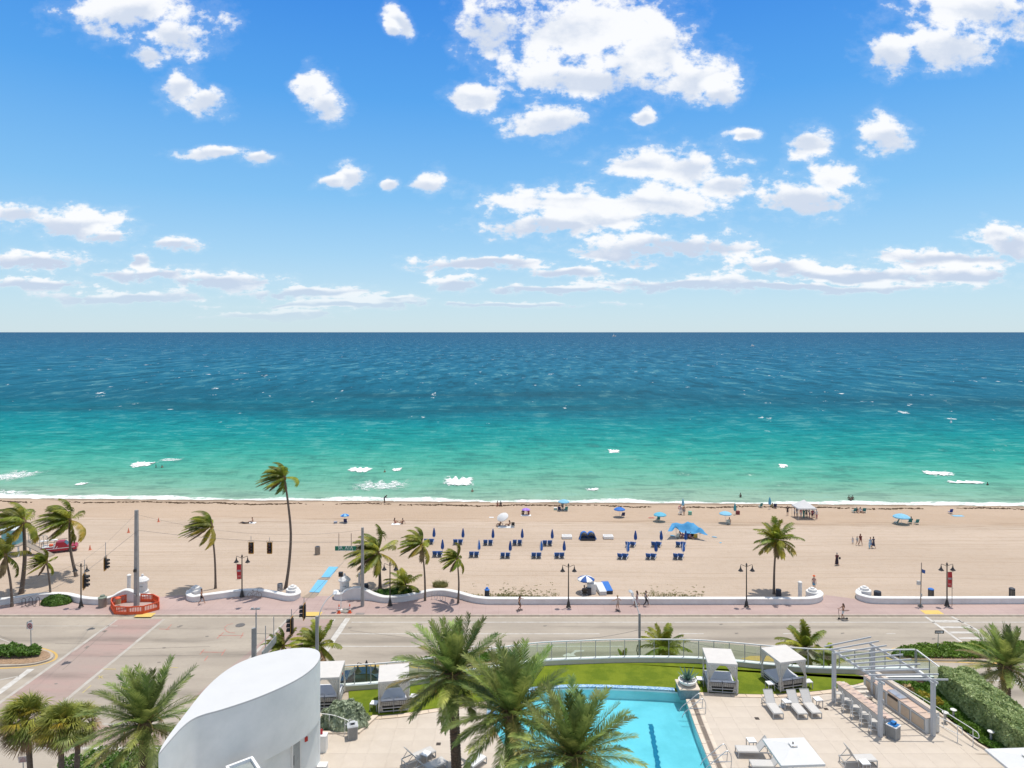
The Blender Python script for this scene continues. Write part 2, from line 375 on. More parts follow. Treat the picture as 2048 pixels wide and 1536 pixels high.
Q = [(j*nx+i, j*nx+i+1, (j+1)*nx+i+1, (j+1)*nx+i) for j in range(len(ys)-1) for i in range(nx-1)]
tag(link('beach_sand', npmesh('beach_sand', V, Q, SAND, True)), 'pale raked beach sand between the white sea wall and the water', 'beach', kind='structure')

# ---- sea
def sea_material():
    k = MN('sea')
    sk = k.math('ADD', k.y, k.math('MULTIPLY', k.x, 0.03))
    s = k.math('DIVIDE', 45318.0/345.0, sk)                    # 0 at the horizon, 1 at the shore
    w1 = k.noise(0.004, 5, 0.6, stretch=(0.7, 1.0, 1)); w2 = k.noise(0.02, 5, 0.6, stretch=(0.35, 1.0, 1))
    sd = k.math('ADD', s, k.math('MULTIPLY', k.math('SUBTRACT', w1, 0.5), k.math('MULTIPLY', s, 0.30)))
    sd = k.math('ADD', sd, k.math('MULTIPLY', k.math('SUBTRACT', w2, 0.5), k.math('MULTIPLY', s, 0.16)))
    sd = k.math('SUBTRACT', sd, k.math('MULTIPLY', k.step(k.x, -20.0, 260.0), k.math('MULTIPLY', s, 0.08)))
    c = k.ramp(sd, [(0.0, (.020, .085, .17)), (0.10, (.014, .11, .20)), (0.22, (.013, .125, .205)), (0.385, (.008, .100, .150)), (0.46, (.005, .14, .185)),
                    (0.55, (.005, .20, .210)), (0.64, (.014, .235, .210)), (0.70, (.032, .280, .228)), (0.79, (.082, .325, .238)), (0.88, (.155, .345, .250)), (1.0, (.30, .385, .295))])
    # wind chop: light and dark sides of short crests painted into the colour
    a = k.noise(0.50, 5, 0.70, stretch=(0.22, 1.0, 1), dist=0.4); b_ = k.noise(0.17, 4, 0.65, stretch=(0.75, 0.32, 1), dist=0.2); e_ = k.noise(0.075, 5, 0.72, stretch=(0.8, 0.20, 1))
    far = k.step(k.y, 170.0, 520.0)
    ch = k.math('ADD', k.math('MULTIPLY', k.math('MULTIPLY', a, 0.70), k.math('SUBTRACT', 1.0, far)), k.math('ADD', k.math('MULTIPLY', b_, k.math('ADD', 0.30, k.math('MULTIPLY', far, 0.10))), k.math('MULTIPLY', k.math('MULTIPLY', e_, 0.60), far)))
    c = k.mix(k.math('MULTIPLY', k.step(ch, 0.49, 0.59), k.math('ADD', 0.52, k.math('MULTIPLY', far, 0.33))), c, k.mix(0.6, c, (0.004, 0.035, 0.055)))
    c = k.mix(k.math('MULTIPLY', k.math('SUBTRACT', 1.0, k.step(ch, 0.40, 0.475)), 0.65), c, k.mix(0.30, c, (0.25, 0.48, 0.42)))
    # reef / grass patches
    rf = k.noise(0.013, 5, 0.6, stretch=(0.35, 1.0, 1))
    c = k.mix(k.math('MULTIPLY', k.math('MULTIPLY', k.step(rf, 0.47, 0.60), k.math('MULTIPLY', k.step(sd, 0.30, 0.38), k.math('SUBTRACT', 1.0, k.step(sd, 0.47, 0.53)))), 0.5), c, (0.010, 0.060, 0.085))
    # foam at the edge of the land
    d = k.math('ADD', sk, k.math('MULTIPLY', k.math('SUBTRACT', k.noise(0.07, 4, 0.55), 0.5), 1.6))
    n2 = k.noise(0.9, 6, 0.75, stretch=(0.6, 1.0, 1)); n3 = k.noise(0.05, 3, 0.5, stretch=(1, 0.1, 1))
    outer = k.math('ADD', 136.9, k.math('MULTIPLY', k.math('SUBTRACT', n3, 0.5), 11.0))
    inner = k.math('SUBTRACT', 1.0, k.step(k.math('SUBTRACT', d, outer), -2.2, 0.5))
    fo = k.step(k.math('ADD', k.math('MULTIPLY', inner, 0.58), k.math('MULTIPLY', n2, 0.95)), 0.86, 1.12)
    # thin streaks further out and scattered whitecaps
    n4 = k.noise(0.30, 6, 0.72, stretch=(0.25, 1.0, 1), dist=1.0); nb = k.noise(0.035, 4, 0.6, stretch=(0.8, 1, 1))
    surf = k.math('SUBTRACT', 1.0, k.step(sk, 139.0, 162.0))
    f2 = k.math('MULTIPLY', k.math('MULTIPLY', k.step(n4, 0.60, 0.68), k.step(nb, 0.55, 0.66)), surf)
    n5 = k.noise(0.22, 4, 0.7, stretch=(0.5, 0.3, 1)); n5b = k.noise(0.007, 4, 0.6)
    f3 = k.math('MULTIPLY', k.step(k.math('ADD', n5, k.math('MULTIPLY', n5b, 0.10)), 0.72, 0.75), k.step(k.y, 200.0, 300.0))
    foam = k.math('MAXIMUM', fo, k.math('MAXIMUM', k.math('MULTIPLY', f2, 0.55), k.math('MULTIPLY', f3, 0.8)))
    c = k.mix(foam, c, (0.80, 0.80, 0.77))
    h = k.math('ADD', k.math('MULTIPLY', a, 0.25), k.math('ADD', k.math('MULTIPLY', b_, 1.2), k.math('MULTIPLY', e_, 2.2)))
    k.bump(h, 0.8, 0.9)
    df = k.n.new('ShaderNodeBsdfDiffuse'); gs = k.n.new('ShaderNodeBsdfGlossy'); gs.inputs['Roughness'].default_value = 0.30; mx = k.n.new('ShaderNodeMixShader')
    bpn = k.b.inputs['Normal'].links[0].from_socket; k.l.new(bpn, df.inputs['Normal']); k.l.new(bpn, gs.inputs['Normal']); k.l.new(c, df.inputs['Color']); mx.inputs[0].default_value = 0.045
    k.l.new(df.outputs[0], mx.inputs[1]); k.l.new(gs.outputs[0], mx.inputs[2]); k.l.new(mx.outputs[0], k.n['Material Output'].inputs[0]); return k.m
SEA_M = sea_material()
ys = np.concatenate([np.linspace(126, 200, 150), np.geomspace(200.6, 700, 200)[0:], np.geomspace(715, 90000, 60)])
us = np.linspace(-1, 1, 420)
Yg, Ug = np.meshgrid(ys, us, indexing='ij'); Xg = Ug * (Yg * 1.1 + 60)
fade = np.clip((700 - Yg) / 500, 0, 1) * np.clip((Yg + 0.03*Xg - 134.5) / 14, 0, 1)
def wv_(x, y):
    ph = 0.8*np.sin(x*0.021) + 0.9*np.sin(x*0.047+2)
    z = 0.16*np.sin(y*0.62 + x*0.05 + ph) * (0.6+0.4*np.sin(x*0.06+y*0.03)) + 0.13*np.sin(y*0.27 + 0.7*ph + 1.2 - x*0.02)
    z += 0.07*np.sin(y*1.1 - x*0.31 + 1.7*ph) + 0.06*np.sin(y*0.85 + x*0.52 + ph) + 0.04*np.sin(y*1.9 + x*0.9)
    return z
Zg = SEA + wv_(Xg, Yg) * fade * 1.5
V = np.stack([Xg, Yg, Zg], -1).reshape(-1, 3); nx = len(us)
J, I = np.meshgrid(np.arange(len(ys)-1), np.arange(nx-1), indexing='ij'); a0 = (J*nx+I).ravel()
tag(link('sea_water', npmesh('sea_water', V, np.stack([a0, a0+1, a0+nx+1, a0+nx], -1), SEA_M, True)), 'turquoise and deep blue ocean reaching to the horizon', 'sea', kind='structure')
# breaking crests and foam patches, real raised ribbons of white water
FOAM = mat('white_foam', (0.82, 0.83, 0.82), 0.8, c2=(0.62, 0.72, 0.69), scale=2.2, bump=0.5, bscale=6)
def foam_sheet_material(name, thick):
    m = bpy.data.materials.new(name); m.use_nodes = True; t = m.node_tree; n = t.nodes; l = t.links; b = n['Principled BSDF']
    b.inputs['Base Color'].default_value = (0.83, 0.84, 0.82, 1); b.inputs['Roughness'].default_value = 0.8
    g = n.new('ShaderNodeTexCoord'); sp = n.new('ShaderNodeSeparateXYZ'); l.new(g.outputs['Generated'], sp.inputs[0])
    def mth(op, a_, b_=None):
        q = n.new('ShaderNodeMath'); q.operation = op
        for i, v_ in enumerate((a_, b_)):
            if v_ is None: continue
            if isinstance(v_, (int, float)): q.inputs[i].default_value = v_
            else: l.new(v_, q.inputs[i])
        return q.outputs[0]
    ge = n.new('ShaderNodeNewGeometry')
    nz = n.new('ShaderNodeTexNoise'); nz.inputs['Scale'].default_value = 0.9 if thick else 0.55; nz.inputs['Detail'].default_value = 7; nz.inputs['Roughness'].default_value = 0.72; nz.inputs['Distortion'].default_value = 0.2 if thick else 1.6
    mp = n.new('ShaderNodeMapping'); mp.inputs['Scale'].default_value = (0.7, 1.0, 1.0) if thick else (0.5, 1.3, 1); l.new(ge.outputs['Position'], mp.inputs[0]); l.new(mp.outputs[0], nz.inputs['Vector'])
    ex = mth('MULTIPLY', mth('MULTIPLY', sp.outputs[0], mth('SUBTRACT', 1.0, sp.outputs[0])), 4.0)
    ey = mth('MULTIPLY', mth('MULTIPLY', sp.outputs[1], mth('SUBTRACT', 1.0, sp.outputs[1])), 4.0)
    if thick: ed = mth('SUBTRACT', mth('MULTIPLY', mth('POWER', ex, 0.6), ey), 0.12); v = mth('ADD', mth('MULTIPLY', ed, 1.1), mth('MULTIPLY', mth('SUBTRACT', nz.outputs['Fac'], 0.5), 3.2)); lo, hi = 0.22, 0.7
    else:
        rg = mth('ABSOLUTE', mth('SUBTRACT', nz.outputs['Fac'], 0.5)); v = mth('SUBTRACT', mth('MULTIPLY', mth('MULTIPLY', ex, ey), 0.055), rg); lo, hi = -0.008, 0.03
    mr = n.new('ShaderNodeMapRange'); mr.interpolation_type = 'SMOOTHSTEP'; mr.inputs[1].default_value = lo; mr.inputs[2].default_value = hi; l.new(v, mr.inputs[0])
    l.new(mr.outputs[0], b.inputs['Alpha']); return m
FT, FL_ = foam_sheet_material('breaker_foam', True), foam_sheet_material('lacy_foam', False)
def crest(px, py, wpx, hpx, amp, seed, label, lacy=False):
    p = P(px, py, SEA); sc = p.y / FP; w = wpx*sc*1.15; d = hpx*sc*p.y/33.2*1.0; nxx, nyy = 40, 14
    vs = [((i/nxx-0.5)*w, (j/nyy-0.5)*d + 0.25*d*math.sin(i/nxx*PI)*(-1) + 0.12*d*math.sin(i*0.7+seed), 0) for j in range(nyy+1) for i in range(nxx+1)]
    vs = [(a, b_, float(wv_(p.x+a, p.y+b_))*1.5*min(1, max(0, (p.y+b_+.03*(p.x+a)-134.5)/14)) + 0.08 + 0.35*amp*max(0, math.sin(PI*k_/len(vs)))) for k_, (a, b_, c_) in enumerate(vs)]
    m_ = MB(); m_.add(vs, [(j*(nxx+1)+i, j*(nxx+1)+i+1, (j+1)*(nxx+1)+i+1, (j+1)*(nxx+1)+i) for j in range(nyy) for i in range(nxx)])
    o = m_.build('breaking_wave' if not lacy else 'foam_patch', FT if not lacy else FL_, None, True); o.location = (p.x, p.y, SEA)
    if lacy: tag(o, label, kind='stuff')
    else: tag(o, label, 'breaking wave')
crest(291, 926, 40, 9, 0.45, 1, 'white breaking wave crest left of the two swimmers on the left')
crest(722, 939, 46, 8, 0.40, 2, 'white wave crest just left of the lone central swimmer')
crest(795, 940, 18, 4, 0.3, 3, 'tiny white wave crest right of the lone central swimmer')
crest(919, 960, 58, 13, 0.6, 4, 'largest thick white breaking wave near the middle of the shore')
crest(1184, 980, 26, 6, 0.35, 5, 'small white wave crest above the pale blue shoreline umbrella')
crest(1873, 945, 50, 8, 0.45, 6, 'upper of the two white wave crests on the right')
crest(1925, 964, 68, 7, 0.4, 7, 'lower longer white wave crest on the right beside the dark swimmer')
crest(765, 967, 105, 19, 0.05, 8, 'lacy spread of foam in front of the central breaking waves', True)
crest(40, 949, 80, 19, 0.05, 9, 'lacy streaks of foam at the far left of the surf', True)
crest(167, 966, 22, 6, 0.25, 10, 'small broken white wave above the left coconut palms')
crest(20, 985, 90, 12, 0.05, 14, 'low lacy foam near the left end of the shoreline', True)
crest(1565, 934, 16, 3, 0.2, 12, 'faint far whitecap right of the middle of the surf')
crest(1228, 903, 22, 3, 0.2, 13, 'thin distant whitecap on the green water')
crest(345, 918, 36, 6, 0.05, 15, 'wisps of foam right of the leftmost breaking crest', True)
# seaweed wrack along the tide line
mb = MB(); r = random.Random(3)
WEED = mat('dry_seaweed', (0.13, 0.075, 0.03), 0.95, c2=(0.05, 0.03, 0.015), scale=3)
for i in range(3600):
    x = r.uniform(-110, 115); off = 1.1*math.sin(x*0.16)+0.7*math.sin(x*0.43+1)+0.35*math.sin(x*1.3)
    if (math.sin(x*0.37)+math.sin(x*0.11+2)+r.uniform(-1.4, 1.2)) < -0.5: continue
    y = 130.2 - 0.03*x + off*0.45 + r.gauss(0, 0.22)
    s_ = r.uniform(0.05, 0.22); z = zb(x, y) + 0.05
    mb.box((x, y, z), (s_*2.2, s_*0.9, r.uniform(0.03, 0.12)), r.uniform(-0.7, 0.7))
tag(mb.build('seaweed_wrack', WEED), 'thin brown line of washed up seaweed along the waterline', 'seaweed', kind='stuff')

# ---- road and ground
def road_material(name, c, c2, stain=0.5, stripes=True):
    k = MN(name); n1 = k.noise(0.22, 5, 0.65, stretch=(0.3, 1.0, 1)); n2 = k.noise(2.2, 6, 0.7); n3 = k.noise(24, 3, 0.7)
    o = k.mix(k.step(n1, 0.36, 0.66), c2, c)
    o = k.mix(k.math('MULTIPLY', k.step(n2, 0.5, 0.75), stain*0.5), o, tuple(x*0.72 for x in c2))
    o = k.mix(k.math('MULTIPLY', k.step(n3, 0.45, 0.7), 0.22), o, tuple(x*0.55 for x in c2))
    if stripes:                                               # darker wheel and oil tracks along the lanes
        for yy, w_ in ((70.9, 0.55), (67.8, 0.5), (73.9, 0.35), (63.5, 0.5), (60.4, 0.5)):
            q = k.math('SUBTRACT', 1.0, k.step(k.math('ABSOLUTE', k.math('SUBTRACT', k.math('ADD', k.y, k.math('MULTIPLY', k.noise(0.05, 2, 0.5, stretch=(1, 0.2, 1)), 0.7)), yy+0.35)), w_*0.4, w_*2.0))
            o = k.mix(k.math('MULTIPLY', k.math('MULTIPLY', q, k.step(k.noise(0.16, 5, 0.7, stretch=(0.4, 2, 1)), 0.36, 0.66)), stain*1.0), o, tuple(x*0.55 for x in c2))
    k.bump(n3, 0.3, 0.02)
    return k.done(o, 0.9, 0.2)
ROAD = road_material('sun_bleached_road', (0.415, 0.360, 0.292), (0.345, 0.298, 0.243), 0.62)
gr = MB(); gr.poly([(-400, -200, -0.03), (400, -200, -0.03), (400, 78.2, -0.03), (-400, 78.2, -0.03)])
tag(gr.build('ground', mat('ground_soil', (0.30, 0.26, 0.21), 0.95, scale=0.5)), 'bare ground under the streets', 'ground', kind='structure')
rd = MB(); rd.poly([(-170, 0, 0), (170, 0, 0), (170, 76.55, 0), (-170, 76.55, 0)])
road = tag(rd.build('road', ROAD), 'wide sun bleached beachfront road with faded lanes', 'road', kind='structure')
PAINT = mat('road_paint_white', (0.60, 0.58, 0.54), 0.8, c2=(0.42, 0.385, 0.335), scale=1.6, detail=8)
PAINTF = mat('road_paint_faded', (0.47, 0.44, 0.39), 0.85, c2=(0.38, 0.335, 0.28), scale=1.2, detail=8)
PAINTY = mat('road_paint_yellow', (0.58, 0.36, 0.07), 0.8, c2=(0.48, 0.33, 0.13), scale=1.5, detail=8)
PAVER = road_material('red_pavers', (0.40, 0.275, 0.24), (0.36, 0.285, 0.245), 0.7)
MARKR = mat('utility_paint_red', (0.50, 0.12, 0.09), 0.85, c2=(0.40, 0.26, 0.21), scale=4)
MARKO = mat('utility_paint_yellow', (0.55, 0.45, 0.10), 0.85, c2=(0.42, 0.33, 0.22), scale=4)
def mark(name, pxs, m, z=0.008, par=road):
    mb_ = MB(); mb_.poly([P(a, b, 0) + Vector((0, 0, z)) for a, b in pxs]); return mb_.build(name, m, par)
def stripe(name, a, b, w, m, z=0.008):
    a, b = P(*a), P(*b); d = (b-a); nrm = Vector((-d.y, d.x, 0)).normalized()*w/2
    mb_ = MB(); L_ = d.length; n_ = max(1, int(L_/0.7)); rr = random.Random(int(a.x*10+b.y*7))
    pa = [a + d*(i/n_) + nrm*(1+rr.uniform(-.12,.12)) for i in range(n_+1)]; pb = [a + d*(i/n_) - nrm*(1+rr.uniform(-.12,.12)) for i in range(n_+1)]
    for i in range(n_): mb_.poly([pa[i]+Vector((0,0,z)), pb[i]+Vector((0,0,z)), pb[i+1]+Vector((0,0,z)), pa[i+1]+Vector((0,0,z))])
    return mb_.build(name, m, road)
def lane(x0, x1, py, w=0.15, m=PAINT): stripe('lane_line', (x0, py), (x1, py), w, m)
lane(703, 2140, 1244.5); lane(680, 1199, 1267.7); lane(662, 1247, 1292.7); lane(-60, 235, 1252, 0.12, PAINTF)
for x0, x1 in ((1358, 1407), (1566, 1617), (1773, 1791)): lane(x0, x1, 1267.4)
# crosswalks: red paving between white lines
mark('crosswalk_paving', [(236, 1239), (325, 1238), (60, 1459), (-120, 1492), (-50, 1440)], PAVER, 0.004)
stripe('crosswalk_line', (233, 1239.5), (-160, 1519), 0.34, PAINTF); stripe('crosswalk_line', (328, 1238.5), (112, 1416), 0.34, PAINTF)
mark('crosswalk_paving', [(577, 1239), (664, 1238), (560, 1400), (380, 1400)], PAVER, 0.004)
stripe('crosswalk_line', (574, 1239.5), (420, 1400), 0.34, PAINTF); stripe('crosswalk_line', (669, 1238), (560, 1400), 0.30, PAINTF)
stripe('stop_line', (696, 1236.5), (640, 1318), 0.62, PAINT)
stripe('stop_line', (62, 1338), (-60, 1428), 0.6, PAINT)
mark('crosswalk_paving', [(40, 1452), (330, 1452), (322, 1490), (20, 1490)], PAVER, 0.0055)
stripe('crosswalk_line', (70, 1496.5), (330, 1496.5), 0.3, PAINT); stripe('crosswalk_line', (30, 1448), (330, 1448), 0.25, PAINTF)
stripe('side_line', (-10, 1362), (38, 1352), 0.2, PAINTF)
stripe('side_line', (-40, 1262), (60, 1300), 0.12, PAINTF)
# right hand crosswalk ladder
stripe('crosswalk_line', (1851, 1233), (1962, 1312), 0.3, PAINT); stripe('crosswalk_line', (1903, 1233), (2060, 1315), 0.3, PAINT)
for py_, xa, xb in ((1242, 1868, 1921), (1254.5, 1884, 1944), (1265, 1900, 1962), (1276.5, 1918, 1985), (1289, 1936, 2010)):
    stripe('crosswalk_bar', (xa, py_), (xb, py_), 0.42, PAINT)
# turn arrow seen behind the glass
mark('turn_arrow', [(1125, 1311), (1136, 1305.5), (1141, 1307.5), (1150, 1300.5), (1168, 1300), (1168, 1303), (1153, 1304), (1147, 1308), (1152, 1312), (1130, 1313.5)], PAINT)
# yellow edges of the median
stripe('lane_line', (630, 1332), (845, 1331), 0.35, PAINTY); stripe('lane_line', (850, 1331), (1060, 1326), 0.3, PAINTY)
lane(1860, 2140, 1361, 0.2); lane(1880, 2140, 1415, 0.2); stripe('stop_line', (1990, 1338), (2055, 1377), 0.55, PAINT); stripe('crosswalk_line', (1950, 1398), (2080, 1470), 0.3, PAINT)
mark('painted_gore', [(1481, 1318), (1500, 1312), (1540, 1311.5), (1585, 1313), (1580, 1324), (1520, 1322)], PAINTY)
# utility survey paint
for a, b in (((437, 1271), (487, 1271.5)), ((447, 1265), (434, 1277)), ((487, 1265), (481, 1276)), ((402, 1304), (447, 1305)), ((408, 1299), (400, 1309)), ((451, 1299), (443, 1311)), ((416, 1312), (409, 1322)),
             ((318, 1258), (340, 1259)), ((343, 1249), (333, 1260)), ((449, 1257), (452, 1261)), ((452, 1262), (458, 1265)), ((458, 1265), (470, 1266)), ((449, 1255), (456, 1249.5)), ((456, 1249.3), (466, 1247.5))):
    stripe('survey_mark', a, b, 0.09, MARKR, 0.012)
for a, b in (((205, 1338), (232, 1338.5)), ((340, 1335), (356, 1335.5)), ((197, 1352), (206, 1357)), ((206, 1351), (196, 1358)), ((182, 1371), (165, 1386)), ((300, 1220), (330, 1212))):
    stripe('survey_mark', a, b, 0.10, MARKO, 0.012)
# tar seams and small patches
SEAM = mat('tar_seam', (0.16, 0.14, 0.12), 0.9, c2=(0.24, 0.21, 0.175), scale=2)
for a, b in (((-40, 1256), (100, 1311)), ((110, 1287), (245, 1289)), ((200, 1313), (505, 1309)), ((240, 1299), (420, 1293)), ((700, 1261), (860, 1281)), ((125, 1340), (210, 1265)), ((150, 1305), (230, 1240)), ((720, 1250), (743, 1250))):
    stripe('tar_seam', a, b, 0.05, SEAM, 0.010)
for a, b in ((211, 1262), (208, 1263.5), (172, 1296), (175, 1293), (362, 1252), (357, 1254), (414, 1273), (328, 1296), (270, 1341), (318, 1325), (112, 1368), (1090, 1252), (940, 1265), (1300, 1272), (1473, 1267), (1685, 1267), (1867, 1278), (1442, 1249), (340, 1349), (700, 1256), (840, 1249)):
    mark('tar_patch', [(a-3.5, b-0.8), (a+2, b-1.6), (a+4.5, b-0.4), (a+1, b+1), (a-3, b+0.9)], SEAM, 0.010)
IRON = mat('cast_iron', (0.10, 0.095, 0.09), 0.7, c2=(0.16, 0.15, 0.14), scale=8, bump=0.4, bscale=40)
def manhole(px, py, r_, lab):
    p = P(px, py); mb_ = MB(); mb_.lathe([(r_, 0.0), (r_, 0.018), (r_*0.9, 0.022)], n=24)
    for i in range(-3, 4): mb_.box((i*r_*0.24, 0, 0.024), (0.05, 1.5*math.sqrt(max(0.01, r_*r_*0.8-(i*r_*0.24)**2)), 0.008))
    o = mb_.build('manhole_cover', IRON); o.location = (p.x, p.y, 0.005); tag(o, lab, 'manhole cover')
manhole(480.5, 1250.5, 0.5, 'round dark manhole cover in the middle of the junction')

# ---- kerb, pavement
PAVE = road_material('pink_pavement', (0.46, 0.345, 0.31), (0.39, 0.29, 0.262), 0.45, False)
def add_joints(mm, sx, sy):
    k = mm.node_tree; n = k.nodes; b = n['Principled BSDF']; src = b.inputs['Base Color'].links[0].from_socket
    g_ = n.new('ShaderNodeNewGeometry'); sp = n.new('ShaderNodeSeparateXYZ'); k.links.new(g_.outputs['Position'], sp.inputs[0]); out = src
    for ax, s_ in ((0, sx), (1, sy)):
        a = n.new('ShaderNodeMath'); a.operation = 'PINGPONG'; a.inputs[1].default_value = s_/2; k.links.new(sp.outputs[ax], a.inputs[0])
        c = n.new('ShaderNodeMath'); c.operation = 'LESS_THAN'; c.inputs[1].default_value = 0.025; k.links.new(a.outputs[0], c.inputs[0])
        f = n.new('ShaderNodeMath'); f.operation = 'MULTIPLY'; f.inputs[1].default_value = 0.22; k.links.new(c.outputs[0], f.inputs[0])
        mx = n.new('ShaderNodeMix'); mx.data_type = 'RGBA'; k.links.new(f.outputs[0], mx.inputs[0]); k.links.new(out, mx.inputs[6]); mx.inputs[7].default_value = (0.22, 0.14, 0.12, 1); out = mx.outputs[2]
    k.links.new(out, b.inputs['Base Color'])
add_joints(PAVE, 1.52, 1.52)
KERBM = mat('kerb_concrete', (0.46, 0.40, 0.32), 0.85, c2=(0.36, 0.30, 0.235), scale=1.2, bump=0.1)
kb = MB(); x = -150.0
while x < 150:
    if -60 < x < 60: 
        pass
    kb.box((x+1.5, 76.9, 0.02), (2.985, 0.24, 0.20)); kb.box((x+1.5, 76.56, -0.02), (2.985, 0.44, 0.055)); x += 3
tag(kb.build('kerb', KERBM), 'pale concrete kerb and gutter of the promenade', 'kerb', kind='structure')
# wall base lines (front foot), in metres
def wp(px, py, h=0.7): p = P(px, py, 0.12); return (p.x, p.y, h)
WA = [wp(-150, 1223), wp(-60, 1216), wp(0, 1210.5), wp(30, 1207), wp(60, 1202), wp(100, 1199), wp(130, 1200), wp(152, 1205), wp(172, 1208.5), wp(200, 1209.5), wp(222, 1208, 0.85), wp(238, 1206, 1.25), wp(252, 1204.5, 1.45), wp(268, 1204, 1.15), wp(285, 1202, 0.6), wp(303, 1196, 0.5)]
WB = [wp(374, 1190, .6), wp(373, 1199, .6), wp(385, 1204, .65), wp(400, 1203), wp(440, 1197.5), wp(470, 1193.5), wp(500, 1191.5), wp(525, 1193), wp(548, 1197), wp(572, 1202), wp(590, 1201), wp(601, 1194, .6), wp(598, 1187, .6)]
WC = [wp(668, 1192, .75), wp(669, 1199, .75), wp(682, 1201, .8), wp(695, 1200, 1.2), wp(712, 1199.5, 1.45), wp(728, 1200, 1.25), wp(745, 1202, .85), wp(765, 1205.5), wp(785, 1205.5), wp(812, 1203), wp(840, 1197.5), wp(862, 1192.5), wp(885, 1191.5), wp(912, 1196), wp(940, 1204), wp(965, 1208), wp(1000, 1209), wp(1150, 1209), wp(1350, 1209), wp(1500, 1209), wp(1600, 1209), wp(1625, 1208), wp(1641, 1203.5, .65), wp(1646, 1196, .6), wp(1640, 1189, .55)]
WD = [wp(1722, 1184, .55), wp(1713, 1189, .6), wp(1713, 1197, .65), wp(1725, 1203), wp(1745, 1207), wp(1790, 1208), wp(1900, 1208), wp(2048, 1207.5), wp(2300, 1206)]
sw = []
for Wl in (WA, WB, WC, WD): sw += [(a, b) for a, b, c in crom(Wl, 3)]
sw.sort(); xs_, ys_ = [a for a, b in sw], [max(b, 79.0) for a, b in sw]
mb = MB(); G_ = np.arange(-110, 110, 1.0); yy = np.interp(G_, xs_, ys_) + 0.15
for xa, xb, ya, yb in zip(G_[:-1], G_[1:], yy[:-1], yy[1:]):
    mb.add([(xa, 77.02, .12), (xb, 77.02, .12), (xb, yb, .12), (xa, ya, .12), (xa, ya, -.1), (xb, yb, -.1)], [(0, 1, 2, 3), (3, 2, 5, 4)])
pave = tag(mb.build('pavement', PAVE), 'pink tinted promenade pavement along the sea wall', 'pavement', kind='structure')
for px_, py_, w_ in ((1864, 1224.5, 2.6), (624, 1228, 2.6), (290, 1230, 2.4)):
    p = P(px_, py_, .12); m_ = MB(); m_.box((p.x, p.y, .128), (w_*0.8, 1.1, .012))
    for i in range(8):
        for j in range(4): m_.box((p.x-w_*0.35+i*w_*0.1, p.y-0.4+j*0.27, .138), (.06, .06, .012))
    m_.build('tactile_pad', mat('tactile_yellow', (0.66, 0.47, 0.12), 0.8, c2=(0.6, 0.43, 0.14)), pave)
for px_, py_ in ((720, 1227.5),):
    p = P(px_, py_, .12); m_ = MB(); m_.box((p.x, p.y, .126), (1.0, .5, .014)); m_.build('utility_lid', mat('lid_grey', (0.28, 0.24, 0.22), 0.8), pave)

# ---- white sea wall
def seawall(path, label, w=0.52):
    t = thing('sea_wall', label, 'wall', (0, 0, 0)); pts = crom(path, 7); n = len(pts); out = []; cap = []
    for i, p in enumerate(pts):
        a, b = pts[max(i-1, 0)], pts[min(i+1, n-1)]; d = np.array([b[0]-a[0], b[1]-a[1]]); d /= (np.linalg.norm(d)+1e-9); nr = np.array([-d[1], d[0]])
        h = p[2] + 0.12
        def q(o, z): return (p[0]+nr[0]*o, p[1]+nr[1]*o, z)
        out.append([q(0, 0), q(0, h-.13), q(w, h-.13), q(w, 0)])
        cap.append([q(-.05, h-.13), q(-.07, h-.07), q(-.04, h-.01), q(.02, h), q(w-.02, h), q(w+.04, h-.01), q(w+.07, h-.07), q(w+.05, h-.13)])
    for nm, rows in (('wall_body', out), ('coping', cap)):
        m_ = MB(); k = len(rows[0]); vs = [v for r_ in rows for v in r_]
        fs = [(i*k+j, (i+1)*k+j, (i+1)*k+(j+1) % k, i*k+(j+1) % k) for i in range(n-1) for j in range(k)] + [tuple(range(k)), tuple((n-1)*k+j for j in range(k))[::-1]]
        m_.add(vs, fs); m_.build(nm, WALLW, t, True)
    return t
WALLW = mat('sea_wall_white', (0.74, 0.73, 0.71), 0.75, c2=(0.64, 0.62, 0.59), scale=0.9, bump=0.08, detail=8)
seawall(WA, 'white wavy sea wall at the left end of the promenade behind the orange barrier')
seawall(WB, 'short white curved sea wall section with a bicycle leaning on it')
seawall(WC, 'longest white sea wall section running along the middle of the promenade')
seawall(WD, 'white sea wall section at the right end of the promenade')
def pillar(px, py, label, kiosk=False):
    p = B(px, py); m_ = MB(); t = thing('wall_pillar', label, 'pillar', p)
    if kiosk:
        m_.lathe([(.72, -.1), (.72, .5), (.68, .55), (.55, .56), (.55, 1.65)], n=28); m_.build('drum', WALLW, t, True)
        m_ = MB(); m_.lathe([(.66, 1.65), (.73, 1.72), (.72, 1.85), (.62, 1.92), (.56, 2.02), (.40, 2.16), (.24, 2.26), (.13, 2.30), (.10, 2.34)], n=28); m_.build('domed_cap', WALLW, t, True)
        m_ = MB(); m_.sph((0, 0, 2.44), .14, 14, 8); m_.build('ball_finial', WALLW, t, True)
        m_ = MB(); m_.box((.12, -.545, 1.2), (.42, .02, .07)); m_.build('plaque', mat('plaque_grey', (.3, .3, .3), .6), t)
    else:
        m_.lathe([(.76, -.1), (.76, .66), (.73, .72)], n=28); m_.build('drum', WALLW, t, True)
        m_ = MB(); m_.lathe([(.50, .72), (.50, .95), (.46, 1.0)], n=24); m_.build('stepped_cap', WALLW, t, True)
        m_ = MB(); m_.lathe([(.24, 1.0), (.24, 1.13), (.21, 1.16)], n=20); m_.build('top_knob', WALLW, t, True)
pillar(391, 1190, 'white stepped round pillar at the left end of the short wall')
pillar(585, 1189, 'white stepped round pillar at the right end of the short wall')
pillar(1625, 1194, 'white stepped round pillar ending the long middle wall')
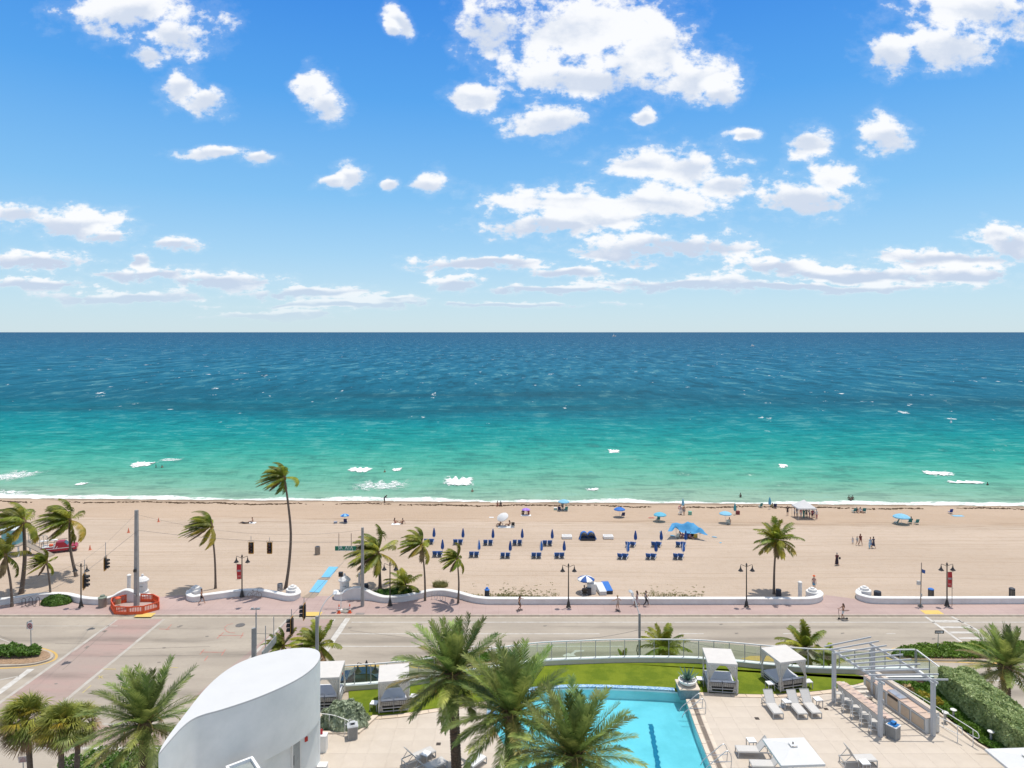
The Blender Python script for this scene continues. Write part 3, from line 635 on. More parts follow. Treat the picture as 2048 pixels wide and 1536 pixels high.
pillar(1729, 1191, 'white stepped round pillar at the start of the right wall')
pillar(285, 1190, 'tall white domed pillar behind the orange barrier', True)
pillar(689, 1189, 'tall white domed pillar beside the blue beach mat', True)
def bollard(px, py, lab):
    p = B(px, py); m_ = MB(); m_.lathe([(.22, -.1), (.22, 1.75), (.26, 1.78), (.26, 1.86), (.16, 1.95), (.05, 1.98)], n=18); o = m_.build('shower_post', WALLW, None, True); o.location = p
    tag(o, lab, 'post')
bollard(1600, 1195, 'white round post just left of the stepped pillar'); bollard(258, 1180, 'white round post left of the domed pillar behind the barrier')

# ---- medians with kerb, planting
def island(pxs, label, planted=None, mulch=True):
    pts = [P(a, b) for a, b in pxs]; pts = [Vector((c[0], c[1], 0)) for c in crom([(p.x, p.y) for p in pts] + [(pts[0].x, pts[0].y)], 5)][:-1]
    c = sum(pts, Vector())/len(pts); m_ = MB(); m_.prism([(p.x, p.y) for p in pts], -0.02, 0.13)
    o = m_.build('traffic_island', KERBM); tag(o, label, 'traffic island', kind='structure')
    m_ = MB(); inn = [c + (p-c)*(1 - 0.30/max(0.6, (p-c).length)) for p in pts]; m_.prism([(p.x, p.y) for p in inn], 0.1, 0.16)
    m_.build('planting_soil', mat('stone_mulch', (0.42, 0.28, 0.17), 0.95, c2=(0.20, 0.13, 0.08), scale=5, bump=1.0, bscale=9, detail=8), o)
    m_ = MB(); n = len(pts)
    for i in range(n):
        a, b = pts[i], pts[(i+1) % n]; oa = a + (a-c).normalized()*0.42; ob = b + (b-c).normalized()*0.42; ia = a + (a-c).normalized()*0.16; ib = b + (b-c).normalized()*0.16
        m_.poly([(ia.x, ia.y, .009), (ib.x, ib.y, .009), (ob.x, ob.y, .009), (oa.x, oa.y, .009)])
    m_.build('yellow_edge_line', PAINTY, o)
    return o
isl = island([(-120, 1297), (0, 1296), (60, 1297), (95, 1303), (107, 1312), (98, 1322), (60, 1331), (0, 1334), (-120, 1336)], 'stone mulched traffic island with a clipped green hedge at left')
island([(1775, 1312), (1790, 1298), (1830, 1292), (1930, 1288), (2060, 1286), (2200, 1286), (2200, 1322), (2060, 1324), (1900, 1323), (1800, 1321)], 'long traffic island with dense green ground cover at right')
island([(820, 1329), (850, 1318), (900, 1312), (980, 1310), (1010, 1318), (980, 1330), (900, 1334), (840, 1335)], 'small kerbed island behind the poolside palms')
# ================================================================ VEGETATION
def leafmat(name, a, b, rnd=0.25, tr=0.25, rough=0.5):
    return mat(name, a, rough, c2=b, scale=1.3, rnd=rnd, trans=tr, spec=0.4, detail=3)
COCO_G = leafmat('coconut_leaf', (0.36, 0.36, 0.035), (0.10, 0.15, 0.015), 0.4, .35)
COCO_Y = leafmat('coconut_leaf_yellow', (0.46, 0.34, 0.04), (0.22, 0.22, 0.03))
DATE_G = leafmat('date_leaf', (0.37, 0.43, 0.115), (0.085, 0.14, 0.03), 0.45, .32)
DATE_Y = leafmat('date_leaf_dry', (0.36, 0.29, 0.10), (0.20, 0.19, 0.07))
DEAD = leafmat('dead_leaf', (0.42, 0.28, 0.14), (0.18, 0.11, 0.06), 0.3, 0.1, 0.8)
SABAL_G = leafmat('sabal_leaf', (0.36, 0.37, 0.06), (0.12, 0.16, 0.03), 0.3)
BARK = mat('palm_bark', (0.20, 0.155, 0.12), 0.95, c2=(0.10, 0.075, 0.06), scale=6, bump=0.6, bscale=18)
BARKD = mat('date_bark', (0.19, 0.12, 0.075), 0.95, c2=(0.06, 0.038, 0.025), scale=5, bump=1.0, bscale=12)
CRN = mat('crown_fibre', (0.30, 0.20, 0.09), 0.95, c2=(0.12, 0.075, 0.04), scale=9, bump=1, bscale=22)
def frond(L, d0, grav, wind, nl, ll, lw, fold=0.3, sweep=0.45, stalk=0.12, seg=14, droop=0.35, lwind=0.5, rr=None):
    rr = rr or RNG; d = np.array(d0, float); d /= np.linalg.norm(d); wind = np.array(wind, float)
    pts = [np.zeros(3)]; ds = L/seg; dirs = [d.copy()]
    for i in range(seg):
        t = (i+1)/seg; d = d + (np.array([0,0,-grav])*t**1.2 + wind*t)*ds; d /= np.linalg.norm(d); pts.append(pts[-1]+d*ds); dirs.append(d.copy())
    pts = np.array(pts); dirs = np.array(dirs)
    # rachis: square tube
    up = np.array([0,0,1.0]); sides = np.cross(dirs, up); nn = np.linalg.norm(sides, axis=1, keepdims=True); sides = np.where(nn > 0.15, sides/np.maximum(nn, 1e-6), np.cross(dirs[0], [0.0, 1, 0.1]))
    for i in range(1, len(sides)):
        if sides[i] @ sides[i-1] < 0: sides[i] = -sides[i]
    sides /= np.linalg.norm(sides, axis=1, keepdims=True)
    nrm = np.cross(sides, dirs); r = np.linspace(0.032, 0.006, seg+1)[:, None]*(L/3.0)
    V = np.concatenate([np.stack([pts + sides*r, pts + nrm*r, pts - sides*r, pts - nrm*r], 1).reshape(-1, 3)]); Q = []
    for i in range(seg):
        for j in range(4): Q.append((i*4+j, i*4+(j+1) % 4, (i+1)*4+(j+1) % 4, (i+1)*4+j))
    Q = np.array(Q)
    t = np.linspace(stalk, 0.995, nl); k = t*seg; i0 = np.clip(k.astype(int), 0, seg-1); f = (k-i0)[:, None]
    bp = pts[i0]*(1-f) + pts[i0+1]*f; bd = dirs[i0]*(1-f) + dirs[i0+1]*f; bs = sides[i0]; bn = nrm[i0]
    prof = np.clip(np.sin(np.clip((t-stalk)/(1-stalk), 0, 1)**0.75*2.75)*0.9+0.22, 0.2, 1.05); allV = [V]; allQ = [Q]; o = len(V)
    for sgn in (1, -1):
        ln = (ll*prof*rr.uniform(0.82, 1.12, nl))[:, None]
        sw = sweep + 0.7*(t[:, None]**2)
        dr = bs*sgn + bd*sw + bn*fold + np.array([0, 0, -droop]) + wind*lwind + rr.normal(0, 0.10, (nl, 3)); dr /= np.linalg.norm(dr, axis=1, keepdims=True)
        dr2 = dr + np.array([0, 0, -droop*1.3]) + wind*lwind*0.8; dr2 /= np.linalg.norm(dr2, axis=1, keepdims=True)
        wd = np.cross(dr, bn + 0.15*bs*sgn); wd /= np.maximum(np.linalg.norm(wd, axis=1, keepdims=True), 1e-6); wd *= lw/2*rr.uniform(0.8, 1.2, (nl, 1))
        mid = bp + dr*ln*0.55; tip = mid + dr2*ln*0.45; b0 = bp
        vs = np.stack([b0 - wd*0.6, b0 + wd*0.6, mid + wd, mid - wd, tip + wd*0.15, tip - wd*0.15], 1).reshape(-1, 3)
        b = o + np.arange(nl)*6; allV.append(vs); allQ.append(np.stack([b, b+1, b+2, b+3], 1)); allQ.append(np.stack([b+3, b+2, b+4, b+5], 1)); o += nl*6
    return np.concatenate(allV), np.concatenate(allQ)
def dirv(az, el): return (math.cos(az)*math.cos(el), math.sin(az)*math.cos(el), math.sin(el))
def trunk_mesh(pts, r0, r1, mats, rough=0.03, flare=1.5, ring=0.14, n=10):
    pts = crom([tuple(p) for p in pts], 10); P_ = [Vector(p) for p in pts]; L = [0]
    for a, b in zip(P_[:-1], P_[1:]): L.append(L[-1] + (b-a).length)
    T_ = L[-1]; k = max(12, int(T_/ring)); out = []; rad = []
    for i in range(k*2+1):
        s_ = T_*i/(2*k); j = max(0, min(len(L)-2, next((q for q in range(len(L)-1) if L[q+1] >= s_), len(L)-2))); f = (s_-L[j])/max(1e-6, L[j+1]-L[j])
        out.append(P_[j].lerp(P_[j+1], f)); t = s_/T_
        rad.append((r0*(1-t)+r1*t)*(1 + (flare-1)*math.exp(-t*T_/0.45)) * (1 + (rough if i % 2 else -rough)))
    m_ = MB(); m_.tube(out, rad, n); return m_
def make_palm(name, label, base, crown, kind, scale=1.0, bow=(0, 0), group=None, seed=0, nf=None, windy=1.0, r0=0.17, R=None, cat='palm tree'):
    """base, crown: world points.  kind: coconut / date / sabal"""
    rr = np.random.default_rng(100+seed); rp_ = random.Random(100+seed)
    base, crown = Vector(base), Vector(crown); t = thing(name, label, cat, base, 0, group); c = crown - base
    mid = c*0.5 + Vector((bow[0], bow[1], 0)); pts = [(0, 0, -0.15), tuple(c*0.22 + Vector((bow[0], bow[1], 0))*0.65), tuple(mid), tuple(c*0.8 + Vector((bow[0], bow[1], 0))*0.55), tuple(c)]
    Wd = np.array([-1.0, -0.25, 0.0])
    def add(nm, V, Q, m_): 
        o = link(nm, npmesh(nm, V, Q, m_), t, tuple(c)); return o
    if kind == 'coconut':
        trunk_mesh(pts, r0, r0*0.62, BARK, 0.035).build('trunk', BARK, t, True)
        m_ = MB(); m_.lathe([(r0*.62, -.35), (r0*1.15, -.1), (r0*1.25, .12), (r0*.8, .4), (.05, .7)], tuple(c), 10); m_.build('crown_shaft', CRN, t, True)
        nf = int((nf or 19)*1.35); scale *= 1.22; L = 3.0*scale
        for i in range(nf):
            az = i*2.399 + rr.uniform(-.25, .25); q = i/nf; el = 1.35 - 2.0*q**0.9 + rr.uniform(-.12, .12)
            w = (Wd*1.25+np.array([0, 0, -.15]))*(0.62+0.35*(1-q))*windy*rr.uniform(0.75, 1.25); l_ = L*rr.uniform(0.85, 1.1)*(0.8 + 0.2*math.sin(q*PI))
            d0 = np.array(dirv(az, el)) + Wd*0.35*windy
            V, Q = frond(l_, d0, 0.52/scale, w*0.66/scale, 64, 0.60*scale, 0.066*scale**0.5, fold=0.1, droop=0.42, lwind=0.95, sweep=0.5, rr=rr)
            m_ = COCO_Y if (q > 0.62 and rr.random() < 0.42) else COCO_G
            if q > 0.93: m_ = DEAD
            add('frond', V, Q, m_)
        for k_ in range(5):
            a_ = k_*1.25; m_ = MB(); m_.sph((c.x+0.2*math.cos(a_), c.y+0.2*math.sin(a_), c.z-0.12), (.11, .11, .14), 8, 6); 
            if k_ < 3 and scale > 0.8: m_.build('coconut', mat('coconut_husk', (0.24, 0.17, 0.04), 0.7), t, True)
    elif kind == 'date':
        trunk_mesh(pts, r0, r0*1.0, BARKD, 0.10, 1.1, 0.15, 12).build('trunk', BARKD, t, True)
        m_ = MB(); prof = [(r0*1.0, -1.0), (r0*1.35, -.75), (r0*1.2, -.62), (r0*1.5, -.4), (r0*1.35, -.28), (r0*1.55, -.05), (r0*1.2, .2), (r0*.6, .5), (.05, .8)]; m_.lathe(prof, tuple(c), 14)
        for k_ in range(46):
            a_ = k_*2.4; z_ = -0.9+k_*0.028; m_.bar((c.x+math.cos(a_)*r0, c.y+math.sin(a_)*r0, c.z+z_), (c.x+math.cos(a_)*r0*1.9, c.y+math.sin(a_)*r0*1.9, c.z+z_+0.28), .09, .05)
        m_.build('crown_shaft', CRN, t)
        nf = nf or 52; L = 3.35*scale
        for i in range(nf):
            q = i/nf; az = i*2.399 + rr.uniform(-.2, .2); el = 1.42 - 1.95*q**1.05 + rr.uniform(-.10, .10)
            w = Wd*rr.uniform(0.05, 0.22)*windy; l_ = L*rr.uniform(0.86, 1.08)*(0.84+0.16*math.sin(q*PI))
            V, Q = frond(l_, dirv(az, el), 0.20+0.22*q, w, 74, 0.50*scale, 0.037, fold=0.5 - 0.3*q, droop=0.12+0.12*q, lwind=0.4, sweep=0.75, stalk=0.10, rr=rr)
            m_ = DATE_Y if (q > 0.6 and rr.random() < 0.25) else DATE_G
            add('frond', V, Q, m_)
        for k_ in range(7):                               # pale fruit stalks
            a_ = k_*0.9+0.3; pts_ = [(c.x, c.y, c.z+.1), (c.x+.5*math.cos(a_), c.y+.5*math.sin(a_), c.z+.45), (c.x+1.0*math.cos(a_), c.y+1.0*math.sin(a_), c.z+.1), (c.x+1.15*math.cos(a_), c.y+1.15*math.sin(a_), c.z-.45)]
            m_ = MB(); m_.tube(crom(pts_, 4), 0.022, 5)
            for s_ in range(14):
                b_ = rp_.uniform(0, 6.28); e_ = rp_.uniform(.1, .3); x0, y0, z0 = pts_[3]; m_.tube([(x0, y0, z0+.3), (x0+e_*math.cos(b_)*.6, y0+e_*math.sin(b_)*.6, z0), (x0+e_*math.cos(b_), y0+e_*math.sin(b_), z0-.3)], [.012, .01, .008], 4)
            m_.build('fruit_stalk', mat('fruit_stalk_yellow', (0.50, 0.36, 0.09), 0.7), t)
    else:
        trunk_mesh(pts, r0, r0*0.95, BARK, 0.03, 1.15, 0.2, 10).build('trunk', BARK, t, True)
        nf = nf or 46; L = 0.85*scale
        for i in range(nf):
            q = i/nf; az = i*2.399 + rr.uniform(-.3, .3); el = 1.35 - 2.5*q + rr.uniform(-.15, .15); d = np.array(dirv(az, el)) + Wd*0.22*windy; d /= np.linalg.norm(d)
            l_ = L*rr.uniform(0.7, 1.1); tip = d*l_ + np.array([0, 0, -0.10*l_]); side = np.cross(d, [0, 0, 1.0]); side /= max(1e-6, np.linalg.norm(side)); nr = np.cross(side, d)
            V = []; Q = []
            w0 = 0.018
            for s_ in (side*w0, nr*w0, -side*w0, -nr*w0): V += [s_, tip + s_]
            Q += [(0, 2, 3, 1), (2, 4, 5, 3), (4, 6, 7, 5), (6, 0, 1, 7)]
            ns = 30; fl = 0.95*scale*rr.uniform(.85, 1.1)
            for k_ in range(ns):
                a_ = (k_/(ns-1)-0.5)*3.6; dd = d*math.cos(a_) + side*math.sin(a_) + nr*0.25*abs(math.sin(a_)) + rr.normal(0, .05, 3); dd /= np.linalg.norm(dd)
                wdv = np.cross(dd, nr); wdv /= max(1e-6, np.linalg.norm(wdv)); wdv *= 0.026*scale
                d2 = dd + np.array([0, 0, -0.75]) + Wd*0.35*windy; d2 /= np.linalg.norm(d2); f_ = fl*(0.72+0.28*math.cos(a_*0.5))
                m0 = tip + dd*f_*0.5; m1 = m0 + d2*f_*0.5; b_ = len(V); V += [tip - wdv*.3, tip + wdv*.3, m0 + wdv, m0 - wdv, m1 + wdv*.1, m1 - wdv*.1]; Q += [(b_, b_+1, b_+2, b_+3), (b_+3, b_+2, b_+4, b_+5)]
            m_ = DEAD if q > 0.80 or (q > .5 and rr.random() < .3) else (COCO_Y if rr.random() < .12 else SABAL_G)
            add('frond', np.array(V), np.array(Q), m_)
    return t
def up(base, px, py):                                     # crown point above a base, at the base's distance
    return at_depth(px, py, base[1])
GW = 'wind blown coconut palms along the beach wall'
def coco(bpx, bpy_, cpx, cpy, label, scale, seed, bow=(0, 0), windy=1.0, nf=None, r0=0.15, dy=0.0):
    b = B(bpx, bpy_); c = at_depth(cpx, cpy, b.y + dy); return make_palm('coconut_palm', label, b, c, 'coconut', scale, bow, GW, seed, nf, windy, r0)
coco(42, 1187, 47, 1045, 'tall coconut palm at far left with a thick leaning trunk', 1.1, 1, (0.3, 0), 1.5, 24, 0.26)
coco(153, 1153, 139, 1040, 'coconut palm with a curved trunk in front of the red pickup', 1.15, 2, (-0.35, 0), 1.6, 24, 0.19)
coco(24, 1214, 10, 1110, 'coconut palm cut by the left edge of the picture beside the bike rack', 0.95, 3, (0.2, 0), 1.4, 20, 0.15)
coco(101, 1197, 93, 1124, 'short coconut palm growing out of the round green bush', 0.62, 4, (0.1, 0), 1.6, 20, 0.13)
coco(431, 1177, 423, 1052, 'coconut palm with all its leaves blown left behind the short wall', 0.95, 5, (0.15, 0), 2.0, 22, 0.14)
coco(571, 1176, 568, 955, 'tallest coconut palm with a long S curved trunk rising over the sea', 0.86, 6, (0.75, 0), 1.7, 24, 0.19)
coco(760, 1178, 755, 1105, 'broad coconut palm behind the green street sign pole', 1.1, 7, (0.1, 0), 1.2, 22, 0.2)
coco(812, 1188, 810, 1170, 'low young coconut palm sprouting behind the middle wall', 0.75, 8, (0, 0), 0.6, 16, 0.14)
coco(850, 1202, 843, 1088, 'slim coconut palm in the pavement left of the silver bike rack', 0.80, 9, (0.15, 0), 1.4, 20, 0.125)
coco(916, 1207, 914, 1117, 'smaller coconut palm in the pavement right of the silver bike rack', 0.62, 10, (0.15, 0), 1.3, 18, 0.12)
coco(1548, 1188, 1553, 1080, 'upright coconut palm with an even crown alone on the right of the beach', 0.86, 11, (-0.1, 0), 0.25, 22, 0.15)
GN = 'coconut palms on the near side of the road'
def coco2(px, py, D, label, scale, seed, nf=18, windy=0.7, base_dx=0.0):
    c = at_depth(px, py, D); make_palm('coconut_palm', label, Vector((c.x+base_dx, D, 0.0)), c, 'coconut', scale, (0, 0), GN, seed, nf, windy, 0.14)
coco2(566, 1292, 55, 'small coconut palm showing its top above the white tower, the left one', 0.46, 21)
coco2(636, 1290, 54, 'bushy coconut palm directly behind the right tip of the white tower', 0.66, 22, 20)
coco2(1327, 1296, 53.5, 'green coconut palm behind the glass railing right of the utility pole', 0.62, 23, 18, 0.0)
coco2(1247, 1318, 53.5, 'little palm tip behind the glass railing left of the utility pole', 0.25, 24, 10, 0.0)
coco2(1610, 1296, 52, 'yellowing coconut palm behind the railing right of the second cabana', 0.62, 25, 18, 0.35)
coco2(1655, 1330, 51.5, 'low yellow fronded palm behind the railing next to the pergola', 0.5, 26, 14, 0.0)
GD = 'date palms around the pool deck'
def date(px, py, D, label, scale, seed, z0=DK, nf=58, r0=0.26, bx=0.0, windy=1.0, bow=(0, 0)):
    c = at_depth(px, py, D); make_palm('date_palm', label, Vector((c.x+bx, D, z0)), c, 'date', scale, bow, GD, seed, nf, windy, r0)
date(905, 1352, 36.0, 'tall date palm with a bare trunk standing left of the pool', 1.0, 31, bx=0.25)
date(1023, 1432, 33.0, 'middle date palm hanging over the left side of the pool', 1.06, 32, bx=-0.2, windy=0.7)
date(1148, 1516, 29.5, 'nearest date palm overlapping the bottom of the pool', 0.93, 33, windy=0.4)
date(2012, 1335, 48.0, 'date palm on the street at right beyond the clipped hedge', 1.0, 34, z0=0.0, r0=0.28, nf=44)
date(288, 1450, 41.0, 'date palm on the street left of the white tower', 1.15, 35, z0=0.0, r0=0.28, nf=54, windy=1.2)
GS = 'shaggy sabal palms at the bottom left'
def sabal(px, py, D, label, seed, tx, nf=50, scale=1.0):
    c = at_depth(px, py, D); make_palm('sabal_palm', label, Vector(((tx-1024)*D/FP, D, 0.0)), c, 'sabal', scale, (0, 0), GS, seed, nf, 1.0, 0.17)
sabal(54, 1440, 44, 'leftmost shaggy sabal palm with a thick skirt of dry leaves', 41, 68, 70, 1.2)
sabal(122, 1450, 43, 'middle shaggy sabal palm of the three at bottom left', 42, 124, 56, 1.05)
sabal(158, 1446, 44.5, 'right shaggy sabal palm of the three, beside the date palm', 43, 148, 56, 1.0)

# ---- leaf clumps
def leaves(n, pts, nrm, size, seed=0, asp=1.7, spread=0.9):
    rr = np.random.default_rng(seed); d = nrm + rr.normal(0, spread, (n, 3)); d /= np.linalg.norm(d, axis=1, keepdims=True)
    s = np.cross(d, rr.normal(0, 1, (n, 3))); s /= np.linalg.norm(s, axis=1, keepdims=True); sz = size*rr.uniform(0.6, 1.35, (n, 1)); b = np.cross(d, s)
    l = (b + d*0.5)*sz*asp/2; w = s*sz/2; V = np.stack([pts - l, pts + w - l*0.1 , pts + l, pts - w - l*0.1], 1).reshape(-1, 3); a = np.arange(n)*4
    return V, np.stack([a, a+1, a+2, a+3], 1)
def ell_pts(n, rx, ry, rz, seed, shell=0.75, lump=0.12):
    rr = np.random.default_rng(seed); d = rr.normal(0, 1, (n, 3)); d[:, 2] = np.abs(d[:, 2]); d /= np.linalg.norm(d, axis=1, keepdims=True)
    k = rr.uniform(shell, 1.0, (n, 1)) * (1 + lump*np.sin(d[:, :1]*9+seed)*np.cos(d[:, 1:2]*8) + lump*0.6*np.sin(d[:, 2:3]*13+d[:, :1]*7)); return d*k*np.array([rx, ry, rz]), d
def bush(name, label, loc, r, n, size, m, cat='bush', seed=1, group=None, stems=True, core=None, shell=0.6, lump=0.14):
    t = thing(name, label, cat, loc, 0, group); p_, d = ell_pts(n, *r, seed, shell, lump); V, Q = leaves(n, p_, d, size, seed)
    o = link('foliage', npmesh('foliage', V, Q, m), t); o['kind'] = 'stuff'
    if stems:
        m_ = MB(); rr = random.Random(seed)
        for i in range(9):
            a = rr.uniform(0, 6.28); e = rr.uniform(.3, .8); m_.tube([(0.12*r[0]*math.cos(a), 0.12*r[1]*math.sin(a), 0), (e*r[0]*math.cos(a)*.6, e*r[1]*math.sin(a)*.6, r[2]*.45), (e*r[0]*math.cos(a), e*r[1]*math.sin(a), r[2]*.8)], [.03, .02, .01], 5)
        m_.build('stems', BARK, t)
    return t
SEAGR = leafmat('sea_grape_leaf', (0.13, 0.24, 0.035), (0.05, 0.12, 0.018), 0.1)
GREENC = leafmat('ground_cover_leaf', (0.14, 0.26, 0.03), (0.055, 0.12, 0.018), 0.1)
BRIGHT = leafmat('bright_cover_leaf', (0.17, 0.30, 0.03), (0.06, 0.15, 0.015), 0.1)
SILVER = leafmat('silver_buttonwood_leaf', (0.50, 0.56, 0.40), (0.26, 0.32, 0.19), 0.1)
HEDGEM = leafmat('silver_hedge_leaf', (0.54, 0.62, 0.29), (0.26, 0.34, 0.11), 0.1)
BRIGHTG = leafmat('island_cover_leaf', (0.19, 0.31, 0.03), (0.08, 0.16, 0.015), 0.1)
OATS = leafmat('sea_oats', (0.32, 0.29, 0.10), (0.15, 0.16, 0.05), 0.1)
b = P(113, 1206, .12); bush('round_bush', 'round dense green bush clipped low on the pavement', b, (1.75, 1.15, 0.95), 9000, 0.11, GREENC, seed=5, lump=0.03)
b = B(775, 1196); bush('sea_grape_bush', 'bright green sea grape bush behind the wall under the broad palm', b, (1.9, 0.9, 1.0), 3600, 0.2, SEAGR, seed=6)
b = B(800, 1190); bush('sea_grape_bush', 'green sea grape bush around the low young palm', b, (1.6, 0.9, 1.0), 2600, 0.2, SEAGR, seed=7)
def grass_tuft(loc, r, n, h, m, label, seed):
    rr = np.random.default_rng(seed); a = rr.uniform(0, 6.28, n); q = rr.uniform(0, 1, n)**0.5; x, y = r[0]*q*np.cos(a), r[1]*q*np.sin(a)
    hh = h*rr.uniform(.5, 1.1, n); lean = rr.normal(0, .35, (n, 2))*hh[:, None]; w = 0.03*rr.uniform(.7, 1.3, n)
    B0 = np.stack([x, y, np.zeros(n)], 1); ang = rr.uniform(0, 3.14, n); W_ = np.stack([np.cos(ang)*w, np.sin(ang)*w, np.zeros(n)], 1)
    M_ = B0 + np.stack([lean[:, 0]*.4, lean[:, 1]*.4, hh*.6], 1); T_ = B0 + np.stack([lean[:, 0]*1.3, lean[:, 1]*1.3, hh*.9], 1)
    V = np.stack([B0-W_, B0+W_, M_+W_*.8, M_-W_*.8, T_+W_*.1, T_-W_*.1], 1).reshape(-1, 3); k = np.arange(n)*6
    o = link('beach_grass', npmesh('beach_grass', V, np.concatenate([np.stack([k, k+1, k+2, k+3], 1), np.stack([k+3, k+2, k+4, k+5], 1)]), m), None, loc); tag(o, label, kind='stuff')
grass_tuft(B(881, 1173), (0.95, 0.7), 500, 0.7, OATS, 'tuft of sea oats on the sand behind the two slim palms', 1)
for i, (px, py, w_, n_) in enumerate(((960, 1196, 3.0, 260), (1010, 1192, 2.2, 170), (1050, 1196, 3.4, 420), (1335, 1192, 2.4, 200), (1385, 1195, 1.4, 70), (1110, 1190, .6, 30), (1740, 1197, 1.2, 70), (940, 1193, 1.2, 90))):
    grass_tuft(B(px, py), (w_, 0.55), n_, 0.30, OATS, 'sparse beach grass creeping over the sand behind the sea wall', 20+i)
cr_ = MB(); r = random.Random(12)
for i in range(300):
    px = r.choice([r.uniform(930, 1110), r.uniform(1280, 1410), r.uniform(1000, 1080)]); py = 1196 - abs(r.gauss(0, 11)); p = B(px, py)
    for k_ in range(4): a = r.uniform(0, 6.28); s_ = r.uniform(.03, .07); cr_.box((p.x+r.uniform(-.15, .15), p.y+r.uniform(-.15, .15), p.z+.03), (s_*2, s_*.7, .03), a)
tag(cr_.build('beach_creeper', OATS), 'scattered runners of beach creeper on the sand', kind='stuff')
# planting on the islands and beds (ground cover = stuff)
def cover(name, poly, h, n, size, m, label, seed, z=0.1, rough=0.25):
    rr = np.random.default_rng(seed); xs0, ys0 = [p[0] for p in poly], [p[1] for p in poly]; pts = []
    k = len(poly)
    while len(pts) < n:
        X_ = rr.uniform(min(xs0), max(xs0), n); Y_ = rr.uniform(min(ys0), max(ys0), n); ins = np.zeros(n, bool); j = k-1
        for i in range(k):
            xi, yi, xj, yj = poly[i][0], poly[i][1], poly[j][0], poly[j][1]
            c_ = ((yi > Y_) != (yj > Y_)) & (X_ < (xj-xi)*(Y_-yi)/(yj-yi+1e-9)+xi); ins ^= c_; j = i
        pts += list(zip(X_[ins], Y_[ins]))
    A = np.array(pts[:n]); hh = h*(1 + rough*np.sin(A[:, 0]*2.3)*np.cos(A[:, 1]*2.9) + rough*0.6*np.sin(A[:, 0]*6.1+A[:, 1]*4.3)) ; zz = z + hh*(1-rr.uniform(0, 1, n)**2*0.6)
    V, Q = leaves(n, np.stack([A[:, 0], A[:, 1], zz], 1), np.tile([0, 0, 1.0], (n, 1)), size, seed)
    tag(link(name, npmesh(name, V, Q, m), None), label, kind='stuff')
def pp(pxs, z=0.0): return [tuple(P(a, b, z))[:2] for a, b in pxs]
cover('ground_cover', pp([(-130, 1303), (0, 1302), (70, 1303), (84, 1308), (78, 1317), (50, 1320), (0, 1321), (-130, 1322)]), 0.65, 9000, 0.13, GREENC, 'clipped dark green ground cover on the left traffic island', 3)
cover('ground_cover', pp([(1782, 1312), (1800, 1300), (1835, 1295), (1930, 1291), (2060, 1289), (2200, 1289), (2200, 1318), (2060, 1320), (1900, 1320), (1800, 1319)]), 0.32, 22000, 0.12, BRIGHTG, 'dense green ground cover filling the right traffic island', 4)
cover('ground_cover', pp([(838, 1328), (858, 1321), (900, 1315), (975, 1313), (1000, 1319), (975, 1327), (900, 1331)]), 0.35, 2600, 0.14, GREENC, 'low planting on the small island behind the poolside palms', 5)
# ================================================================ POOL DECK ON ITS PODIUM
from mathutils.geometry import tessellate_polygon
def P8(px, py, dz=0.0): p = P(px, py, DK+dz); return (p.x, p.y)
arc_px = [(610, 1386), (645, 1385), (697, 1382.5), (757, 1378), (820, 1372), (856, 1367), (960, 1350), (1072, 1333.5), (1180, 1328), (1248, 1326), (1320, 1325.8), (1400, 1327.6), (1479, 1334), (1525, 1338.6), (1619, 1346), (1708, 1348.5)]
ARC = [tuple(c) for c in crom([P8(*q) for q in arc_px], 5)]; ARC = [c for c in ARC] + [(28.4, 47.9)]
def offs(path, o):
    out = []; n = len(path)
    for i, p in enumerate(path):
        a, b = np.array(path[max(i-1, 0)]), np.array(path[min(i+1, n-1)]); d = b-a; d = d/(np.linalg.norm(d)+1e-9); out.append((p[0]-d[1]*o, p[1]+d[0]*o))
    return out
POOL = [P8(a, b, -0.1) for a, b in [(1372, 1392), (1368, 1388), (1320, 1384), (1225, 1380), (1140, 1379), (1070, 1384), (1020, 1394), (990, 1412), (982, 1436), (995, 1470), (1030, 1530)]]
POOL = [tuple(c) for c in crom(POOL, 4)] + [(1.2, 34.0), (2.0, 28.0), (10.9, 28.0), (11.0, 34.0), (11.0, 38.0), (11.15, 41.5)]
out_edge = offs(ARC, 0.35)
PODIUM = [(-16.4, 18), (30.7, 18), (30.7, 48.3)] + out_edge[::-1] + [(-16.4, 41)]
def ring(outer, hole, z, zlo):
    tri = tessellate_polygon([[Vector((*p, 0)) for p in outer], [Vector((*p, 0)) for p in hole]]); allp = list(outer)+list(hole)
    m_ = MB(); m_.add([(p[0], p[1], z) for p in allp], [t for t in tri])
    for pl in (outer, hole):
        n = len(pl)
        for i in range(n): a, b = pl[i], pl[(i+1) % n]; m_.poly([(a[0], a[1], zlo), (b[0], b[1], zlo), (b[0], b[1], z), (a[0], a[1], z)])
    return m_
m_ = ring(PODIUM, POOL, DK-0.03, 6.4)
GROUT = mat('deck_grout', (0.47, 0.40, 0.32), 0.9, scale=2)
deck = tag(m_.build('pool_deck', GROUT), 'raised cream tiled pool terrace above the street', 'pool deck', kind='structure')
m_ = MB(); m_.prism(PODIUM, 0.0, 6.39); m_.build('podium_wall', STUCCO, deck)
